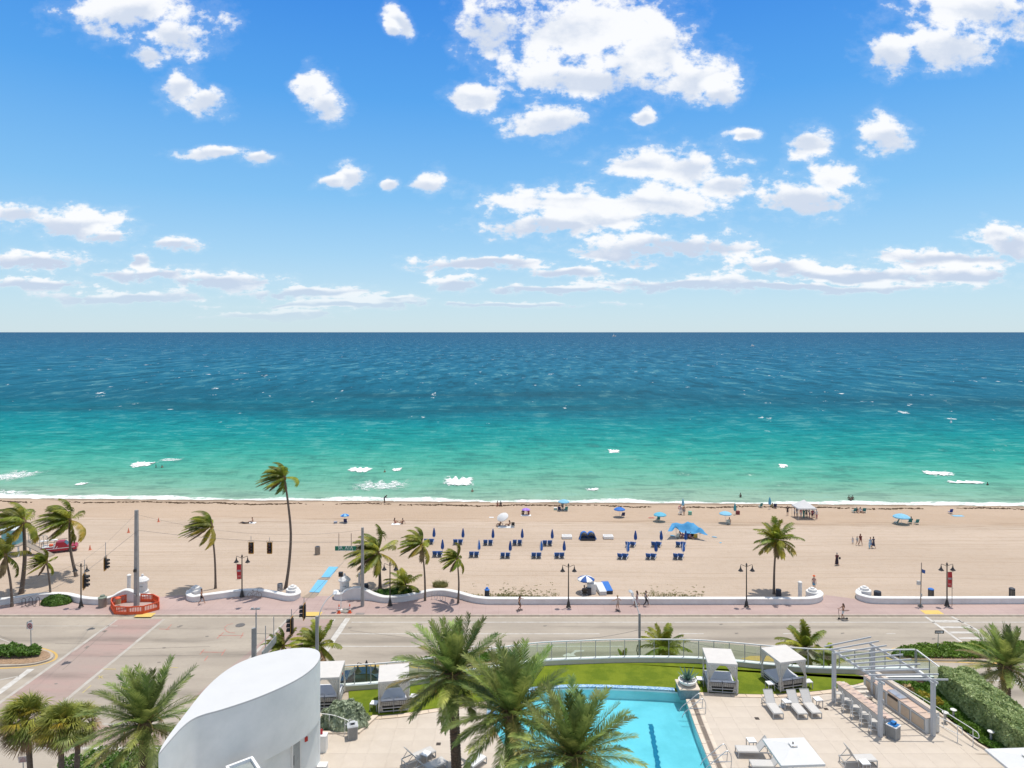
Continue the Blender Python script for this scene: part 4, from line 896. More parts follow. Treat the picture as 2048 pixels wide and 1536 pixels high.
# tiles
TILE = mat('deck_tile', (0.56, 0.485, 0.40), 0.75, c2=(0.50, 0.43, 0.355), scale=0.7, bump=0.05, rnd=0.010, spec=0.3, detail=8)
def stain(m_, sc, amt, col):
    t_ = m_.node_tree; n_ = t_.nodes; b_ = n_['Principled BSDF']; src = b_.inputs['Base Color'].links[0].from_socket; g_ = n_.new('ShaderNodeNewGeometry'); z_ = n_.new('ShaderNodeTexNoise'); z_.inputs['Scale'].default_value = sc; z_.inputs['Detail'].default_value = 7; z_.inputs['Roughness'].default_value = .7
    t_.links.new(g_.outputs['Position'], z_.inputs['Vector']); r_ = n_.new('ShaderNodeMapRange'); r_.inputs[1].default_value = .5; r_.inputs[2].default_value = .72; r_.inputs[4].default_value = amt; t_.links.new(z_.outputs['Fac'], r_.inputs[0]); x_ = n_.new('ShaderNodeMix'); x_.data_type = 'RGBA'; t_.links.new(r_.outputs[0], x_.inputs[0]); t_.links.new(src, x_.inputs[6]); x_.inputs[7].default_value = (*col, 1); t_.links.new(x_.outputs[2], b_.inputs['Base Color'])
stain(TILE, .35, .35, (.40, .33, .255))
STONE = mat('border_stone', (0.64, 0.52, 0.40), 0.75, c2=(0.56, 0.45, 0.34), scale=1.5, rnd=0.08)
bord_px_l = [(700, 1436), (728, 1433), (763, 1431), (810, 1426.5), (856, 1419.5), (880, 1416), (930, 1409), (975, 1403)]
bord_px_r = [(1397, 1384.5), (1436, 1386.5), (1473, 1388), (1522, 1389), (1570, 1387.5), (1619, 1384), (1667, 1378.5), (1705, 1371), (1736, 1362), (1752, 1355)]
BL = [tuple(c) for c in crom([P8(*q) for q in bord_px_l], 5)]; BR = [tuple(c) for c in crom([P8(*q) for q in bord_px_r], 5)]
def clip(poly, a, n):                                    # keep (p-a).n >= 0
    out = []
    for i in range(len(poly)):
        p, q = poly[i], poly[(i+1) % len(poly)]; dp = (p[0]-a[0])*n[0]+(p[1]-a[1])*n[1]; dq = (q[0]-a[0])*n[0]+(q[1]-a[1])*n[1]
        if dp >= 0: out.append(p)
        if (dp >= 0) != (dq >= 0): t = dp/(dp-dq); out.append((p[0]+(q[0]-p[0])*t, p[1]+(q[1]-p[1])*t))
    return out
def inpoly(x, y, poly):
    r_ = False; j = len(poly)-1
    for i in range(len(poly)):
        if (poly[i][1] > y) != (poly[j][1] > y) and x < (poly[j][0]-poly[i][0])*(y-poly[i][1])/(poly[j][1]-poly[i][1]+1e-12)+poly[i][0]: r_ = not r_
        j = i
    return r_
fr_l, fr_r = offs(BL, -0.40), offs(BR, -0.40)
gap_front = [(fr_l[-1][0], fr_l[-1][1])]
FRONT = [(-17, 43.0)] + [(-11.5, 42.9)] + fr_l + [(-1.2, 44.4)] + [(11.9, 44.9)] + fr_r + [(26.0, 46.6)]
BED = [(25.35, 46.6), (25.4, 45.0), (26.75, 42.9), (27.05, 39.6), (27.3, 38.6), (29.0, 38.2), (29.0, 36)]
PO = POOL
def near_seg(poly, c, closed, rad):
    out = []; n = len(poly)
    for i in range(n if closed else n-1):
        a, b = np.array(poly[i]), np.array(poly[(i+1) % n]); d = b-a; L = np.linalg.norm(d)
        if L < 1e-6: continue
        t = np.clip(np.dot(c-a, d)/L/L, 0, 1); q = a+d*t; dist = np.linalg.norm(c-q)
        if dist < rad: out.append((dist, a, d/L, t))
    return out
S_ = 1.22; tiles = 0
cen_pool = np.mean(np.array(PO), 0)
for ix in range(-14, 24):
    for iy in range(0, 9):
        x0, y0 = ix*S_+0.3, 36.4+iy*S_; cx, cy = x0+S_/2, y0+S_/2; c = np.array([cx, cy]); poly = [(x0+.0025, y0+.0025), (x0+S_-.0025, y0+.0025), (x0+S_-.0025, y0+S_-.0025), (x0+.0025, y0+S_-.0025)]
        if cx < -15.5 or cx > 27.5: continue
        for dist, a, d, t in near_seg(FRONT, c, False, 0.95): poly = clip(poly, a, (d[1], -d[0])) if poly else poly
        yf = np.interp(cx, [p[0] for p in FRONT], [p[1] for p in FRONT])
        if not poly or (cy > yf and not near_seg(FRONT, c, False, 0.95)): continue
        for dist, a, d, t in near_seg(BED, c, False, 0.95): poly = clip(poly, a, (d[1], -d[0])) if poly else poly
        xb = np.interp(-cy, [-p[1] for p in BED], [p[0] for p in BED])
        if not poly or (cx > xb and not near_seg(BED, c, False, 0.95)): continue
        nb = near_seg(PO, c, True, 1.2)
        if nb:
            nb.sort(key=lambda q: q[0]); _, a, d, t = nb[0]; nrm = np.array([d[1], -d[0]]); mid_ = a+d*0.01
            if inpoly(*(mid_+nrm*0.05), PO): nrm = -nrm
            poly = clip(poly, a+nrm*0.30, nrm)
        elif inpoly(cx, cy, PO): continue
        if len(poly) < 3: continue
        ar = 0.5*abs(sum(poly[i][0]*poly[(i+1) % len(poly)][1]-poly[(i+1) % len(poly)][0]*poly[i][1] for i in range(len(poly))))
        if ar < 0.02: continue
        m_ = MB(); m_.prism([(p[0]-cx, p[1]-cy) for p in poly], -0.04, 0.0); o = m_.build('deck_tile', TILE, deck); o.location = (cx, cy, DK+RNG.uniform(-.0015, .0015)); tiles += 1
def stones(path, w, L, name, z, m, par, th=0.08, gap=0.012):
    pts = [np.array(p) for p in path]; acc = [0]
    for a, b in zip(pts[:-1], pts[1:]): acc.append(acc[-1]+np.linalg.norm(b-a))
    n = max(1, int(acc[-1]/L)); st = np.linspace(0, acc[-1], n+1)
    X_ = np.interp(st, acc, [p[0] for p in pts]); Y_ = np.interp(st, acc, [p[1] for p in pts]); P_ = list(zip(X_, Y_)); O_ = offs(P_, -w)
    for i in range(n):
        q = [np.array(P_[i]), np.array(P_[i+1]), np.array(O_[i+1]), np.array(O_[i])]; c = sum(q)/4; q = [c+(k-c)*(1-gap/0.4) for k in q]
        mm = MB(); mm.prism([(k[0]-c[0], k[1]-c[1]) for k in q], -th, 0); o = mm.build(name, m, par); o.location = (c[0], c[1], z)
stones(BL, 0.38, 0.95, 'border_stone', DK+0.012, STONE, deck); stones(BR, 0.38, 0.95, 'border_stone', DK+0.012, STONE, deck)
# pool
pool = thing('swimming_pool', 'kidney shaped swimming pool of clear turquoise water', 'swimming pool', (0, 0, 0))
PK_ = MN('pool_plaster'); cv = PK_.n.new('ShaderNodeTexVoronoi'); cv.feature = 'SMOOTH_F1'; cv.inputs['Scale'].default_value = 1.6; PK_.l.new(PK_.pos, cv.inputs['Vector'])
PLAST = PK_.done(PK_.mix(PK_.step(PK_.noise(0.5, 5, 0.6), 0.35, 0.65), (0.60, 0.67, 0.66), (0.74, 0.78, 0.77)), 0.8)  # lighter patches in the plaster colour imitate rippled sunlight on the floor
m_ = MB(); m_.add([(p[0], p[1], 7.28) for p in PO], [tuple(range(len(PO)))])
for i in range(len(PO)): a, b = PO[i], PO[(i+1) % len(PO)]; m_.poly([(a[0], a[1], 7.28), (b[0], b[1], 7.28), (b[0], b[1], 7.98), (a[0], a[1], 7.98)])
for v in range(len(m_.v)): m_.v[v] = (m_.v[v][0]+0, m_.v[v][1], m_.v[v][2])
basin = PO; ctr = np.mean(np.array(PO), 0); m_.v = [(ctr[0]+(x-ctr[0])*0.999, ctr[1]+(y-ctr[1])*0.999, z) for x, y, z in m_.v]
m_.build('basin', PLAST, pool)
k = MN('pool_water'); n = k.n; l = k.l; tr = n.new('ShaderNodeBsdfTransparent'); tr.inputs[0].default_value = (0.40, 0.80, 0.89, 1)
gl = n.new('ShaderNodeBsdfGlossy'); gl.inputs['Roughness'].default_value = 0.03; fr = n.new('ShaderNodeFresnel'); fr.inputs[0].default_value = 1.33
wn = k.noise(2.2, 4, 0.55, dist=0.5); bp = n.new('ShaderNodeBump'); bp.inputs['Strength'].default_value = 0.35; bp.inputs['Distance'].default_value = 0.06; l.new(wn, bp.inputs['Height']); l.new(bp.outputs[0], gl.inputs['Normal']); l.new(bp.outputs[0], fr.inputs['Normal'])
ms = n.new('ShaderNodeMixShader'); l.new(fr.outputs[0], ms.inputs[0]); l.new(tr.outputs[0], ms.inputs[1]); l.new(gl.outputs[0], ms.inputs[2]); l.new(ms.outputs[0], n['Material Output'].inputs[0])
m_ = MB(); m_.add([(ctr[0]+(p[0]-ctr[0])*0.998, ctr[1]+(p[1]-ctr[1])*0.998, 7.88) for p in PO], [tuple(range(len(PO)))]); m_.build('water_surface', k.m, pool)
LT = mat('pool_lane_tile', (0.03, 0.16, 0.26), 0.5, c2=(0.05, 0.25, 0.36), scale=6)
m_ = MB(); yy = 43.0; xA = lambda y: 8.75 - (43.2-y)*0.10
while yy > 29: w_ = 0.14+.02*math.sin(yy*13); dx_ = .035*math.sin(yy*9)*math.sin(yy*3.1); m_.poly([(xA(yy)-w_+dx_, yy, 7.30), (xA(yy)+w_+dx_, yy, 7.30), (xA(yy-.1)+w_+dx_, yy-.1, 7.30), (xA(yy-.1)-w_+dx_, yy-.1, 7.30)]); yy -= 0.1
m_.build('lane_marking', LT, pool)
MOS = MN('mosaic_band'); v_ = MOS.n.new('ShaderNodeTexVoronoi'); v_.inputs['Scale'].default_value = 14; MOS.l.new(MOS.pos, v_.inputs['Vector'])
sepv = MOS.n.new('ShaderNodeSeparateColor'); MOS.l.new(v_.outputs['Color'], sepv.inputs[0]); MOSM = MOS.done(MOS.ramp(sepv.outputs[0], [(0, (0.10, 0.22, 0.42)), (0.5, (0.26, 0.45, 0.62)), (1, (0.55, 0.68, 0.76))]), 0.3)
# coping: mosaic band on the far side, cream stones and a dark gutter on the right
iTop = [p for p in PO if p[1] > 42.2 and p[0] < 11.1]; iTop = sorted(iTop, key=lambda p: -p[0])
for i in range(len(iTop)-1):
    a, b = np.array(iTop[i]), np.array(iTop[i+1]); d = (b-a)/np.linalg.norm(b-a); nr = np.array([d[1], -d[0]]); nr = nr if nr[1] > 0 or a[0] < 2 else -nr
    if inpoly(*(a+nr*.1), PO): nr = -nr
m_ = MB(); o1 = offs(iTop, -0.02); o2 = offs(iTop, -0.36); k1 = [(*p, 7.85) for p in o1] + [(*p, 8.06) for p in o1] + [(*p, 8.06) for p in o2] + [(*p, 7.85) for p in o2]; q_ = len(iTop)
m_.add(k1, [(a*q_+i, a*q_+i+1, ((a+1) % 4)*q_+i+1, ((a+1) % 4)*q_+i) for a in range(4) for i in range(q_-1)]); m_.build('mosaic_band', MOSM, pool)
COP = mat('coping_stone', (0.66, 0.56, 0.45), 0.6, c2=(0.58, 0.49, 0.39), scale=2)
re = [(11.35, 44.6), (11.28, 43.5), (11.15, 41.5), (11.0, 38.0), (11.0, 34.0)]
stones(re[::-1], 0.26, 0.9, 'coping_stone', 8.02, COP, pool, 0.12)
gut = [(a+0.31, b) for a, b in re]; stones(gut[::-1], 0.26, 1.5, 'gutter_grate', 8.008, mat('gutter_stone', (0.20, 0.16, 0.125), 0.8, c2=(0.14, 0.11, 0.09), scale=12, rnd=.1), pool, 0.06)
gut = [(a+0.60, b) for a, b in re]; stones(gut[::-1], 0.22, 1.2, 'coping_stone', 8.014, COP, pool, 0.06)
# turf
turf_top = offs(ARC, -0.02); low = BR[::-1] + [(11.9, 45.4), (11.2, 45.3)] + [p for p in sorted(iTop, key=lambda p: -p[0])] + BL[::-1]
tp = MB(); poly = [p for p in turf_top if p[0] > -11.2 and p[0] < 25.9] + [(25.3, 46.9)] + [p for p in low if p[0] < 25.3]
k = MN('turf'); n1 = k.noise(0.8, 5, 0.6); n2 = k.noise(26, 4, 0.8); n3 = k.noise(5, 4, 0.7)
c = k.mix(k.step(n1, 0.38, 0.62), (0.205, 0.25, 0.018), (0.13, 0.18, 0.011)); c = k.mix(k.math('MULTIPLY', k.step(n2, 0.42, 0.62), 0.55), c, (0.07, 0.12, 0.008)); c = k.mix(k.math('MULTIPLY', k.step(n3, 0.55, 0.7), 0.35), c, (0.19, 0.22, 0.03))
k.bump(n2, 0.8, 0.06); TURF = k.done(c, 0.85, 0.15)
tp.add([(p[0], p[1], 8.03) for p in poly], [tuple(range(len(poly)))]); turf = tag(tp.build('artificial_turf', TURF), 'band of bright green artificial turf between the pool and the parapet', 'turf', kind='structure')
# parapet with glass railing
GLASS = MN('railing_glass'); n = GLASS.n; l = GLASS.l; tr = n.new('ShaderNodeBsdfTransparent'); tr.inputs[0].default_value = (0.83, 0.90, 0.86, 1)
gl = n.new('ShaderNodeBsdfGlossy'); gl.inputs['Roughness'].default_value = 0.02; ms = n.new('ShaderNodeMixShader'); ms.inputs[0].default_value = 0.07; l.new(tr.outputs[0], ms.inputs[1]); l.new(gl.outputs[0], ms.inputs[2])
l.new(ms.outputs[0], n['Material Output'].inputs[0]); GLASSM = GLASS.m
def ribbon(path, sect, z0):
    rows = []; n = len(path)
    for i, p in enumerate(path):
        a, b = np.array(path[max(i-1, 0)]), np.array(path[min(i+1, n-1)]); d = b-a; d = d/(np.linalg.norm(d)+1e-9); rows.append([(p[0]-d[1]*o, p[1]+d[0]*o, z0+z) for o, z in sect])
    k = len(sect); mm = MB(); mm.add([v for r_ in rows for v in r_], [(i*k+j, (i+1)*k+j, (i+1)*k+(j+1) % k, i*k+(j+1) % k) for i in range(n-1) for j in range(k)] + [tuple(range(k)), tuple((n-1)*k+j for j in range(k))[::-1]]); return mm
PARW = mat('parapet_cream', (0.64, 0.58, 0.50), 0.8, c2=(0.57, 0.51, 0.43), scale=1, bump=0.05)
par = thing('parapet_wall', 'low curved cream parapet with a white cap around the turf', 'wall')
ribbon(ARC, [(0, 0), (0, .33), (.30, .33), (.30, -1.5), (0.02, -1.5)], DK).build('wall_body', PARW, par)
ribbon(ARC, [(-.04, .332), (-.04, .38), (.34, .38), (.34, .332)], DK).build('coping', WHITE, par)
rail = thing('glass_railing', 'long curved glass railing with a white top rail on the parapet', 'railing')
RP = offs(ARC, 0.17); RP = RP[:-1] + [(28.4, 48.07)]
ribbon(RP, [(-.035, 1.60), (-.035, 1.67), (.035, 1.67), (.035, 1.60)], DK).build('top_rail', WHITE, rail)
def panels(path, rail_, sp=1.07):
    pts = [np.array(p) for p in path]; acc = [0]
    for a, b in zip(pts[:-1], pts[1:]): acc.append(acc[-1]+np.linalg.norm(b-a))
    n = max(1, round(acc[-1]/sp)); st = np.linspace(0, acc[-1], n+1); Q_ = list(zip(np.interp(st, acc, [p[0] for p in pts]), np.interp(st, acc, [p[1] for p in pts])))
    for i, (x, y) in enumerate(Q_):
        if x < -12: continue
        mm = MB(); mm.box((0, 0, (.38+1.60)/2), (.045, .06, 1.22)); o = mm.build('post', GALV, rail_); o.location = (x, y, DK)
        if i < n:
            x1, y1 = Q_[i+1]; L = math.hypot(x1-x, y1-y); mm = MB(); mm.box((0, 0, 0), (L-.07, .012, 1.08)); o = mm.build('glass_panel', GLASSM, rail_); o.location = ((x+x1)/2, (y+y1)/2, DK+.97); o.rotation_euler = (0, 0, math.atan2(y1-y, x1-x))
panels(RP, rail)
r2 = thing('glass_railing', 'glass railing running back from the corner beside the clipped hedge', 'railing')
R2 = [(28.46, 48.0), (28.50, 46.5), (28.53, 45.2)]
ribbon(R2, [(-.035, 1.60), (-.035, 1.67), (.035, 1.67), (.035, 1.60)], DK).build('top_rail', WHITE, r2); panels(R2, r2, 1.5)
ribbon(R2, [(-.12, 0), (-.12, .32), (.12, .32), (.12, 0)], DK).build('kerb', WHITE, r2)

# ---- white tower
tower = thing('elevator_tower', 'white smooth leaf shaped tower at the lower left with a flat roof', 'building')
TP = [(-14.66, 28.3), (-14.86, 29.3), (-14.98, 31.3), (-15.05, 33.2), (-14.92, 34.7), (-14.55, 35.9), (-13.95, 36.7), (-13.1, 37.35), (-12.2, 37.75), (-11.25, 37.8), (-10.68, 37.5), (-10.38, 36.95), (-10.3, 36.2), (-10.42, 35.4), (-10.75, 34.55), (-11.35, 33.65), (-12.3, 32.6), (-13.4, 31.7), (-14.1, 31.25), (-14.45, 30.85), (-14.62, 30.2), (-14.66, 29.3)]
TPc = [tuple(c) for c in crom(TP + [TP[0]], 6)][:-1]
TST = mat('tower_stucco', (0.80, 0.81, 0.79), 0.8, c2=(0.66, 0.685, 0.67), scale=0.5, bump=0.04, bscale=3, detail=9)
stain(TST, .28, .30, (.60, .63, .61))
m_ = MB(); m_.prism(TPc, 11.3, 14.42); m_.build('upper_wall', TST, tower, True)
m_ = MB(); m_.prism([(p[0], p[1]) for p in TPc], 14.422, 14.5); m_.build('roof', mat('roof_membrane', (0.57, 0.57, 0.56), 0.7, c2=(0.54, 0.54, 0.53), scale=0.7), tower, True)
lowp = []
for x, y in TPc:
    if x > -12.0 and y < 36.6: t_ = min(1, (x+12.0)/0.5); lowp.append((x-0.02*t_, y+0.62*t_*min(1, (36.6-y)/0.8)))
    else: lowp.append((x, y))
m_ = MB(); m_.prism(lowp, 0.0, 11.298); m_.build('lower_wall', TST, tower, True)
def on_near(x):                                        # near face of the lower wall at a given x
    c = [p for p in lowp if p[1] < 36.4 and p[0] > -14]; c.sort(); return float(np.interp(x, [p[0] for p in c], [p[1] for p in c]))
xa, xb = -11.15, -10.86; ya, yb = on_near(xa), on_near(xb); an = math.atan2(yb-ya, xb-xa)
m_ = MB(); m_.box(((xa+xb)/2, (ya+yb)/2-.04, 9.6), (math.hypot(xb-xa, yb-ya), .08, 3.1), an); dr = m_.build('door', mat('door_glass_grey', (0.42, 0.44, 0.43), 0.25), tower)
m_ = MB(); m_.box((xa+.02, ya-.06, 9.65), (.07, .14, 3.2), an); m_.box((xb, yb-.06, 9.65), (.07, .14, 3.2), an); m_.build('frame', WHITE, dr)
m_ = MB(); m_.tube([((xa+xb)/2-.05, (ya+yb)/2-.12, 10.0), ((xa+xb)/2-.05, (ya+yb)/2-.2, 10.05), ((xa+xb)/2-.05, (ya+yb)/2-.2, 10.5), ((xa+xb)/2-.05, (ya+yb)/2-.12, 10.55)], .02, 6); m_.build('handle', BLACK, dr)
xc = -10.66; yc = on_near(xc); m_ = MB(); m_.box((xc, yc-.06, 10.92), (.16, .08, .22), 0.7); m_.build('fire_alarm', mat('alarm_red', (0.55, 0.03, 0.02), 0.4), tower)
m_ = MB(); m_.box((0, 0, 0), (1.15, 1.15, .10)); m_.box((0, 0, .09), (1.15, .09, .09)); fr_ = thing('skylight_box', 'white square framed skylight box low in front of the tower', 'skylight', (-12.15, 30.85, 12.2), math.radians(38))
m_ = MB()
for a, b, c_, d_ in ((0, .55, 1.2, .12), (0, -.55, 1.2, .12), (.55, 0, .12, .98), (-.55, 0, .12, .98)): m_.box((a, b, 0), (c_, d_, .22))
m_.build('frame', STUCCO, fr_); m_ = MB(); m_.box((0, 0, -.06), (.98, .98, .04)); m_.build('pane', mat('skylight_grey', (0.33, 0.36, 0.35), 0.2), fr_)
m_ = MB(); m_.box((0, 0, -.6), (.5, .5, 1.04)); m_.build('support', STUCCO, fr_)

# ---- furniture
def local(t): return t
def chaise(loc, rz, label, back=0.75, L=1.95, w=0.62, up_=50, group='grey sling sun loungers on the pool deck'):
    t = thing('sun_lounger', label, 'sun lounger', loc, rz, group); hy = L-0.78   # foot at y=0, head towards +y
    m_ = MB(); z = .33
    for sx in (-1, 1):
        m_.bar((sx*w/2, 0, z), (sx*w/2, L-.08, z), .04, .05)
    for y in (0.0, L-.08): m_.bar((-w/2, y, z), (w/2, y, z), .04, .05)
    m_.build('frame', CHAIRFR, t)
    for y in (0.02, L-.12):
        for sx in (-1, 1): mm = MB(); mm.bar((sx*w/2, y, 0), (sx*w/2, y, z-.02), .045); mm.build('leg', CHAIRFR, t)
        mm = MB(); mm.bar((-w/2, y, .03), (w/2, y, .03), .035); mm.build('stretcher', CHAIRFR, t)
    m_ = MB(); m_.box((0, hy/2+.01, z+.035), (w-.07, hy, .022)); m_.build('seat', SLING, t)
    a = math.radians(up_); e = (0, hy+math.cos(a)*.80, z+.03+math.sin(a)*.80); m_ = MB(); vs = [(-w/2+.03, hy, z+.05), (w/2-.03, hy, z+.05), (w/2-.03, e[1], e[2]), (-w/2+.03, e[1], e[2])]
    nr = Vector((0, -math.sin(a), math.cos(a)))*0.025; m_.add(vs+[tuple(Vector(v)-nr) for v in vs], [(0, 1, 2, 3), (7, 6, 5, 4), (0, 4, 5, 1), (1, 5, 6, 2), (2, 6, 7, 3), (3, 7, 4, 0)]); m_.build('backrest', SLING, t)
    m_ = MB(); 
    for sx in (-1, 1): m_.bar((sx*(w/2-.02), hy, z+.03), (sx*(w/2-.02), e[1], e[2]), .03, .04); m_.bar((sx*(w/2-.02), hy+math.cos(a)*.45, z+math.sin(a)*.45), (sx*(w/2-.06), L-.12, .3), .025)
    m_.bar((-w/2+.02, e[1], e[2]), (w/2-.02, e[1], e[2]), .03); m_.build('back_frame', CHAIRFR, t); return t
def table(px, py, label, rz=0.0, z=.5, s_=.46):
    p = P(px, py, DK+z); p.z = DK; t = thing('side_table', label, 'side table', p, rz, 'white topped side tables on the pool deck')
    m_ = MB(); m_.box((0, 0, z-.015), (s_, s_, .03)); m_.build('table_top', TOP, t)
    m_ = MB(); h_ = s_/2-.02
    for a, b in (((-h_, -h_), (h_, -h_)), ((h_, -h_), (h_, h_)), ((h_, h_), (-h_, h_)), ((-h_, h_), (-h_, -h_))): m_.bar((*a, z-.05), (*b, z-.05), .035)
    m_.build('frame', CHAIRFR, t)
    for a in (-h_, h_):
        for b in (-h_, h_): mm = MB(); mm.bar((a, b, 0), (a, b, z-.035), .04); mm.build('leg', CHAIRFR, t)
    return t
f1 = P(1557, 1427, DK+.35); f2 = P(1606, 1427.5, DK+.35); f3 = P(1634, 1426, DK+.35)
chaise((f1.x, f1.y, DK), 0.03, 'left grey lounger of the three in a row facing the pool corner'); chaise((f2.x, f2.y, DK), 0.05, 'middle grey lounger of the three in a row, right of a side table'); chaise((f3.x, f3.y, DK), 0.06, 'right grey lounger of the three in a row')
chaise((12.75, 38.75, DK), -PI/2-.04, 'grey lounger tucked under the square white umbrella, upper one'); chaise((13.1, 37.45, DK), -PI/2-.04, 'grey lounger under the square white umbrella, cut by the bottom edge')
chaise((20.15, 37.95, DK), PI/2+.05, 'grey lounger alone at the lower right with its backrest raised on the left', up_=58)
def diag(px, py, label): p = P(px, py, DK+.33); chaise((p.x, p.y, DK), math.radians(128), label, up_=48)
diag(866, 1498, 'grey lounger at the bottom left of the pool, farther one'); diag(889, 1519, 'grey lounger at the bottom left of the pool, nearer one')
p = P(965, 1508, DK+.4); t = chaise((p.x, p.y, DK), math.radians(142), 'white cushioned lounger beside the trunk of the tall date palm'); 
for c_ in t.children:
    if c_.name.startswith(('seat', 'backrest')) and c_.data: c_.data.materials[0] = TOP
table(1400, 1356, 'white side table left of the first cabana on the turf', -.1); table(1540, 1365, 'white side table in front of the second cabana on the turf', .15); table(1616, 1361, 'white side table at the right rear of the second cabana', .1)
table(1573, 1401, 'side table standing between the three loungers', .12); table(1635.6, 1397, 'side table right of the three loungers by a floor drain', .12); table(1502.6, 1479, 'side table alone above the loungers under the umbrella', .05)
table(748.5, 1404.5, 'white side table left of the central left cabana', -.1); table(828, 1391, 'white side table right of the central left cabana', -.1); table(852, 1506, 'side table between the two loungers at bottom left', -.5); table(1729, 1523, 'side table in front of the lone lounger at lower right', .05)
m_ = MB(); m_.lathe([(.2, 0), (.24, .03), (.1, .12), (.12, .2)], n=16); m_.tube([(-.25, -.1, .05), (0, .1, .12), (.25, 0, .05)], .05, 6); o = m_.build('umbrella_base', mat('pale_tarp', (0.5, 0.52, 0.53), 0.7)); o.location = G8(1565, 1413); tag(o, 'round pale umbrella base beside the left lounger of the three', 'umbrella base')
DRAIN = mat('drain_dark', (0.06, 0.045, 0.035), 0.7)
for px, py, lb in ((1514, 1437, 'dark square floor drain left of the three loungers'), (1652, 1418, 'dark square floor drain beside the right side table'), (877, 1488, 'dark floor drain by the tall date palm')):
    m_ = MB(); m_.box((0, 0, 0.0025), (.26, .26, .016))
    for i in range(-2, 3): m_.box((i*.05, 0, .014), (.02, .24, .006))
    o = m_.build('floor_drain', DRAIN); o.location = G8(px, py); tag(o, lb, 'floor drain')

def curtain(t, cx, cy, ax, h, w0, sgn, tie=.95, nm='curtain'):
    """gathered curtain hanging from the rail, drawn to the post at cx, cy; ax = 0 along x, 1 along y"""
    rows, cols = 14, 18; vs = []
    for j in range(rows+1):
        z = h - .04 - (h-.12)*j/rows; q = (h-z)/h
        if z > tie: w_ = w0*(1-((h-z)/(h-tie))**.62) + .12
        else: w_ = .10 + .24*((tie-z)/tie)**0.8
        for i in range(cols+1):
            u_ = i/cols; off = u_*w_*sgn - (.08*sgn if z < tie else 0); f_ = .035*math.sin(u_*PI*9+j*.2)*(0.5+.5*min(1, w_/.4)) + (.07*math.sin(u_*3) if z < tie else 0)
            vs.append((cx+off, cy+f_, z) if ax == 0 else (cx+f_, cy+off, z))
    m_ = MB(); m_.add(vs, [(j*(cols+1)+i, j*(cols+1)+i+1, (j+1)*(cols+1)+i+1, (j+1)*(cols+1)+i) for j in range(rows) for i in range(cols)]); return m_.build(nm, DRAPE, t, True)
def cabana(loc, rz, label, w=1.78, d=2.1, h=1.97, back=True):
    t = thing('cabana_bed', label, 'cabana', loc, rz, 'white canopy day beds on the turf')   # origin = near left post, +y to the sea
    m_ = MB(); m_.box((w/2, d/2, h+.01), (w+.10, d+.10, .05)); 
    m_.box((w/2, -.05, h-.04), (w+.10, .015, .12)); m_.box((w/2, d+.05, h-.04), (w+.10, .015, .12)); m_.box((-.05, d/2, h-.04), (.015, d+.08, .12)); m_.box((w+.05, d/2, h-.04), (.015, d+.08, .12)); m_.build('canopy', CANVAS, t)
    for x in (0, w):
        for y in (0, d): mm = MB(); mm.bar((x, y, 0), (x, y, h-.02), .05); mm.build('post', CHAIRFR, t)
    m_ = MB()
    for z in (.10, .30): 
        for a, b in (((0, 0), (w, 0)), ((0, d), (w, d)), ((0, 0), (0, d)), ((w, 0), (w, d))): m_.bar((*a, z), (*b, z), .05)
    m_.bar((w/2, -.02, 0), (w/2, -.02, .62), .035); m_.build('bed_frame', GALV, t)
    m_ = MB(); m_.box((w/2, d/2+.06, .22), (w-.12, d-.3, .18)); m_.build('gap_shade', BLACK, t)  # black block stands in for the shade in the gap under the bed
    m_ = MB(); m_.box((w/2, d*.60, .43), (w-.1, d*.72, .16)); m_.build('mattress', CUSH, t, True)
    for s_ in (0, 1):
        x0 = .06 + s_*(w/2-.03); x1 = x0 + w/2-.09
        m_ = MB(); a, b = (0.42, .42), (.04, .72); vs = [(x0, a[0], a[1]), (x1, a[0], a[1]), (x1, b[0], b[1]), (x0, b[0], b[1])]; vs2 = [(x, y+.07, z+.09) for x, y, z in vs]; m_.add(vs+vs2, [(3, 2, 1, 0), (4, 5, 6, 7), (0, 1, 5, 4), (1, 2, 6, 5), (2, 3, 7, 6), (3, 0, 4, 7)]); m_.build('back_cushion', CUSH, t)
        m_ = MB(); m_.box(((x0+x1)/2, .045, .56), (x1-x0, .03, .26)); wp_ = m_.build('woven_back', WICKER, t); m_ = MB()
        for i in range(7):
            for j in range(3): m_.box((x0+(i+.5)*(x1-x0)/7, .022, .46+j*.085), (.075, .012, .05))
        q = m_.build('weave', mat('pale_weave', (0.5, 0.47, 0.42), 0.8), wp_); q['kind'] = 'stuff'
    for px_ in (w*.28, w*.72): m_ = MB(); m_.sph((px_, .62, .58), (.27, .16, .09), 12, 8); m_.build('pillow', CUSH, t, True)
    curtain(t, 0.02, -.03, 0, h, .80, 1, 1.0); curtain(t, w-.02, -.03, 0, h, .80, -1, 1.0); curtain(t, -.03, .02, 1, h, .8, 1); curtain(t, w+.03, .02, 1, h, .8, 1)
    curtain(t, -.03, d-.02, 1, h, .7, -1); curtain(t, w+.03, d-.02, 1, h, .7, -1); return t
def cab(a, b, back, label, **k):
    p = P(*a, DK); q = P(*b, DK); v = q-p; t = cabana((p.x, p.y, DK+.03), math.atan2(v.y, v.x)+k.pop('dr', 0), label, w=v.length, **k); return t
cab((1416.7, 1386), (1472, 1386.5), None, 'open white cabana with tied curtains, left of the two by the planter', dr=-.10)
cab((1561, 1385.5), (1616, 1383.5), None, 'open white cabana with tied curtains directly behind the three loungers', dr=.17)
cab((758, 1428), (816.5, 1423), None, 'white cabana bed on the turf left of the tall date palm')
p = P(679, 1418, DK); cabana((p.x-1.85, p.y-.1, DK+.03), .08, 'white cabana half hidden behind the tower and the silver bush')

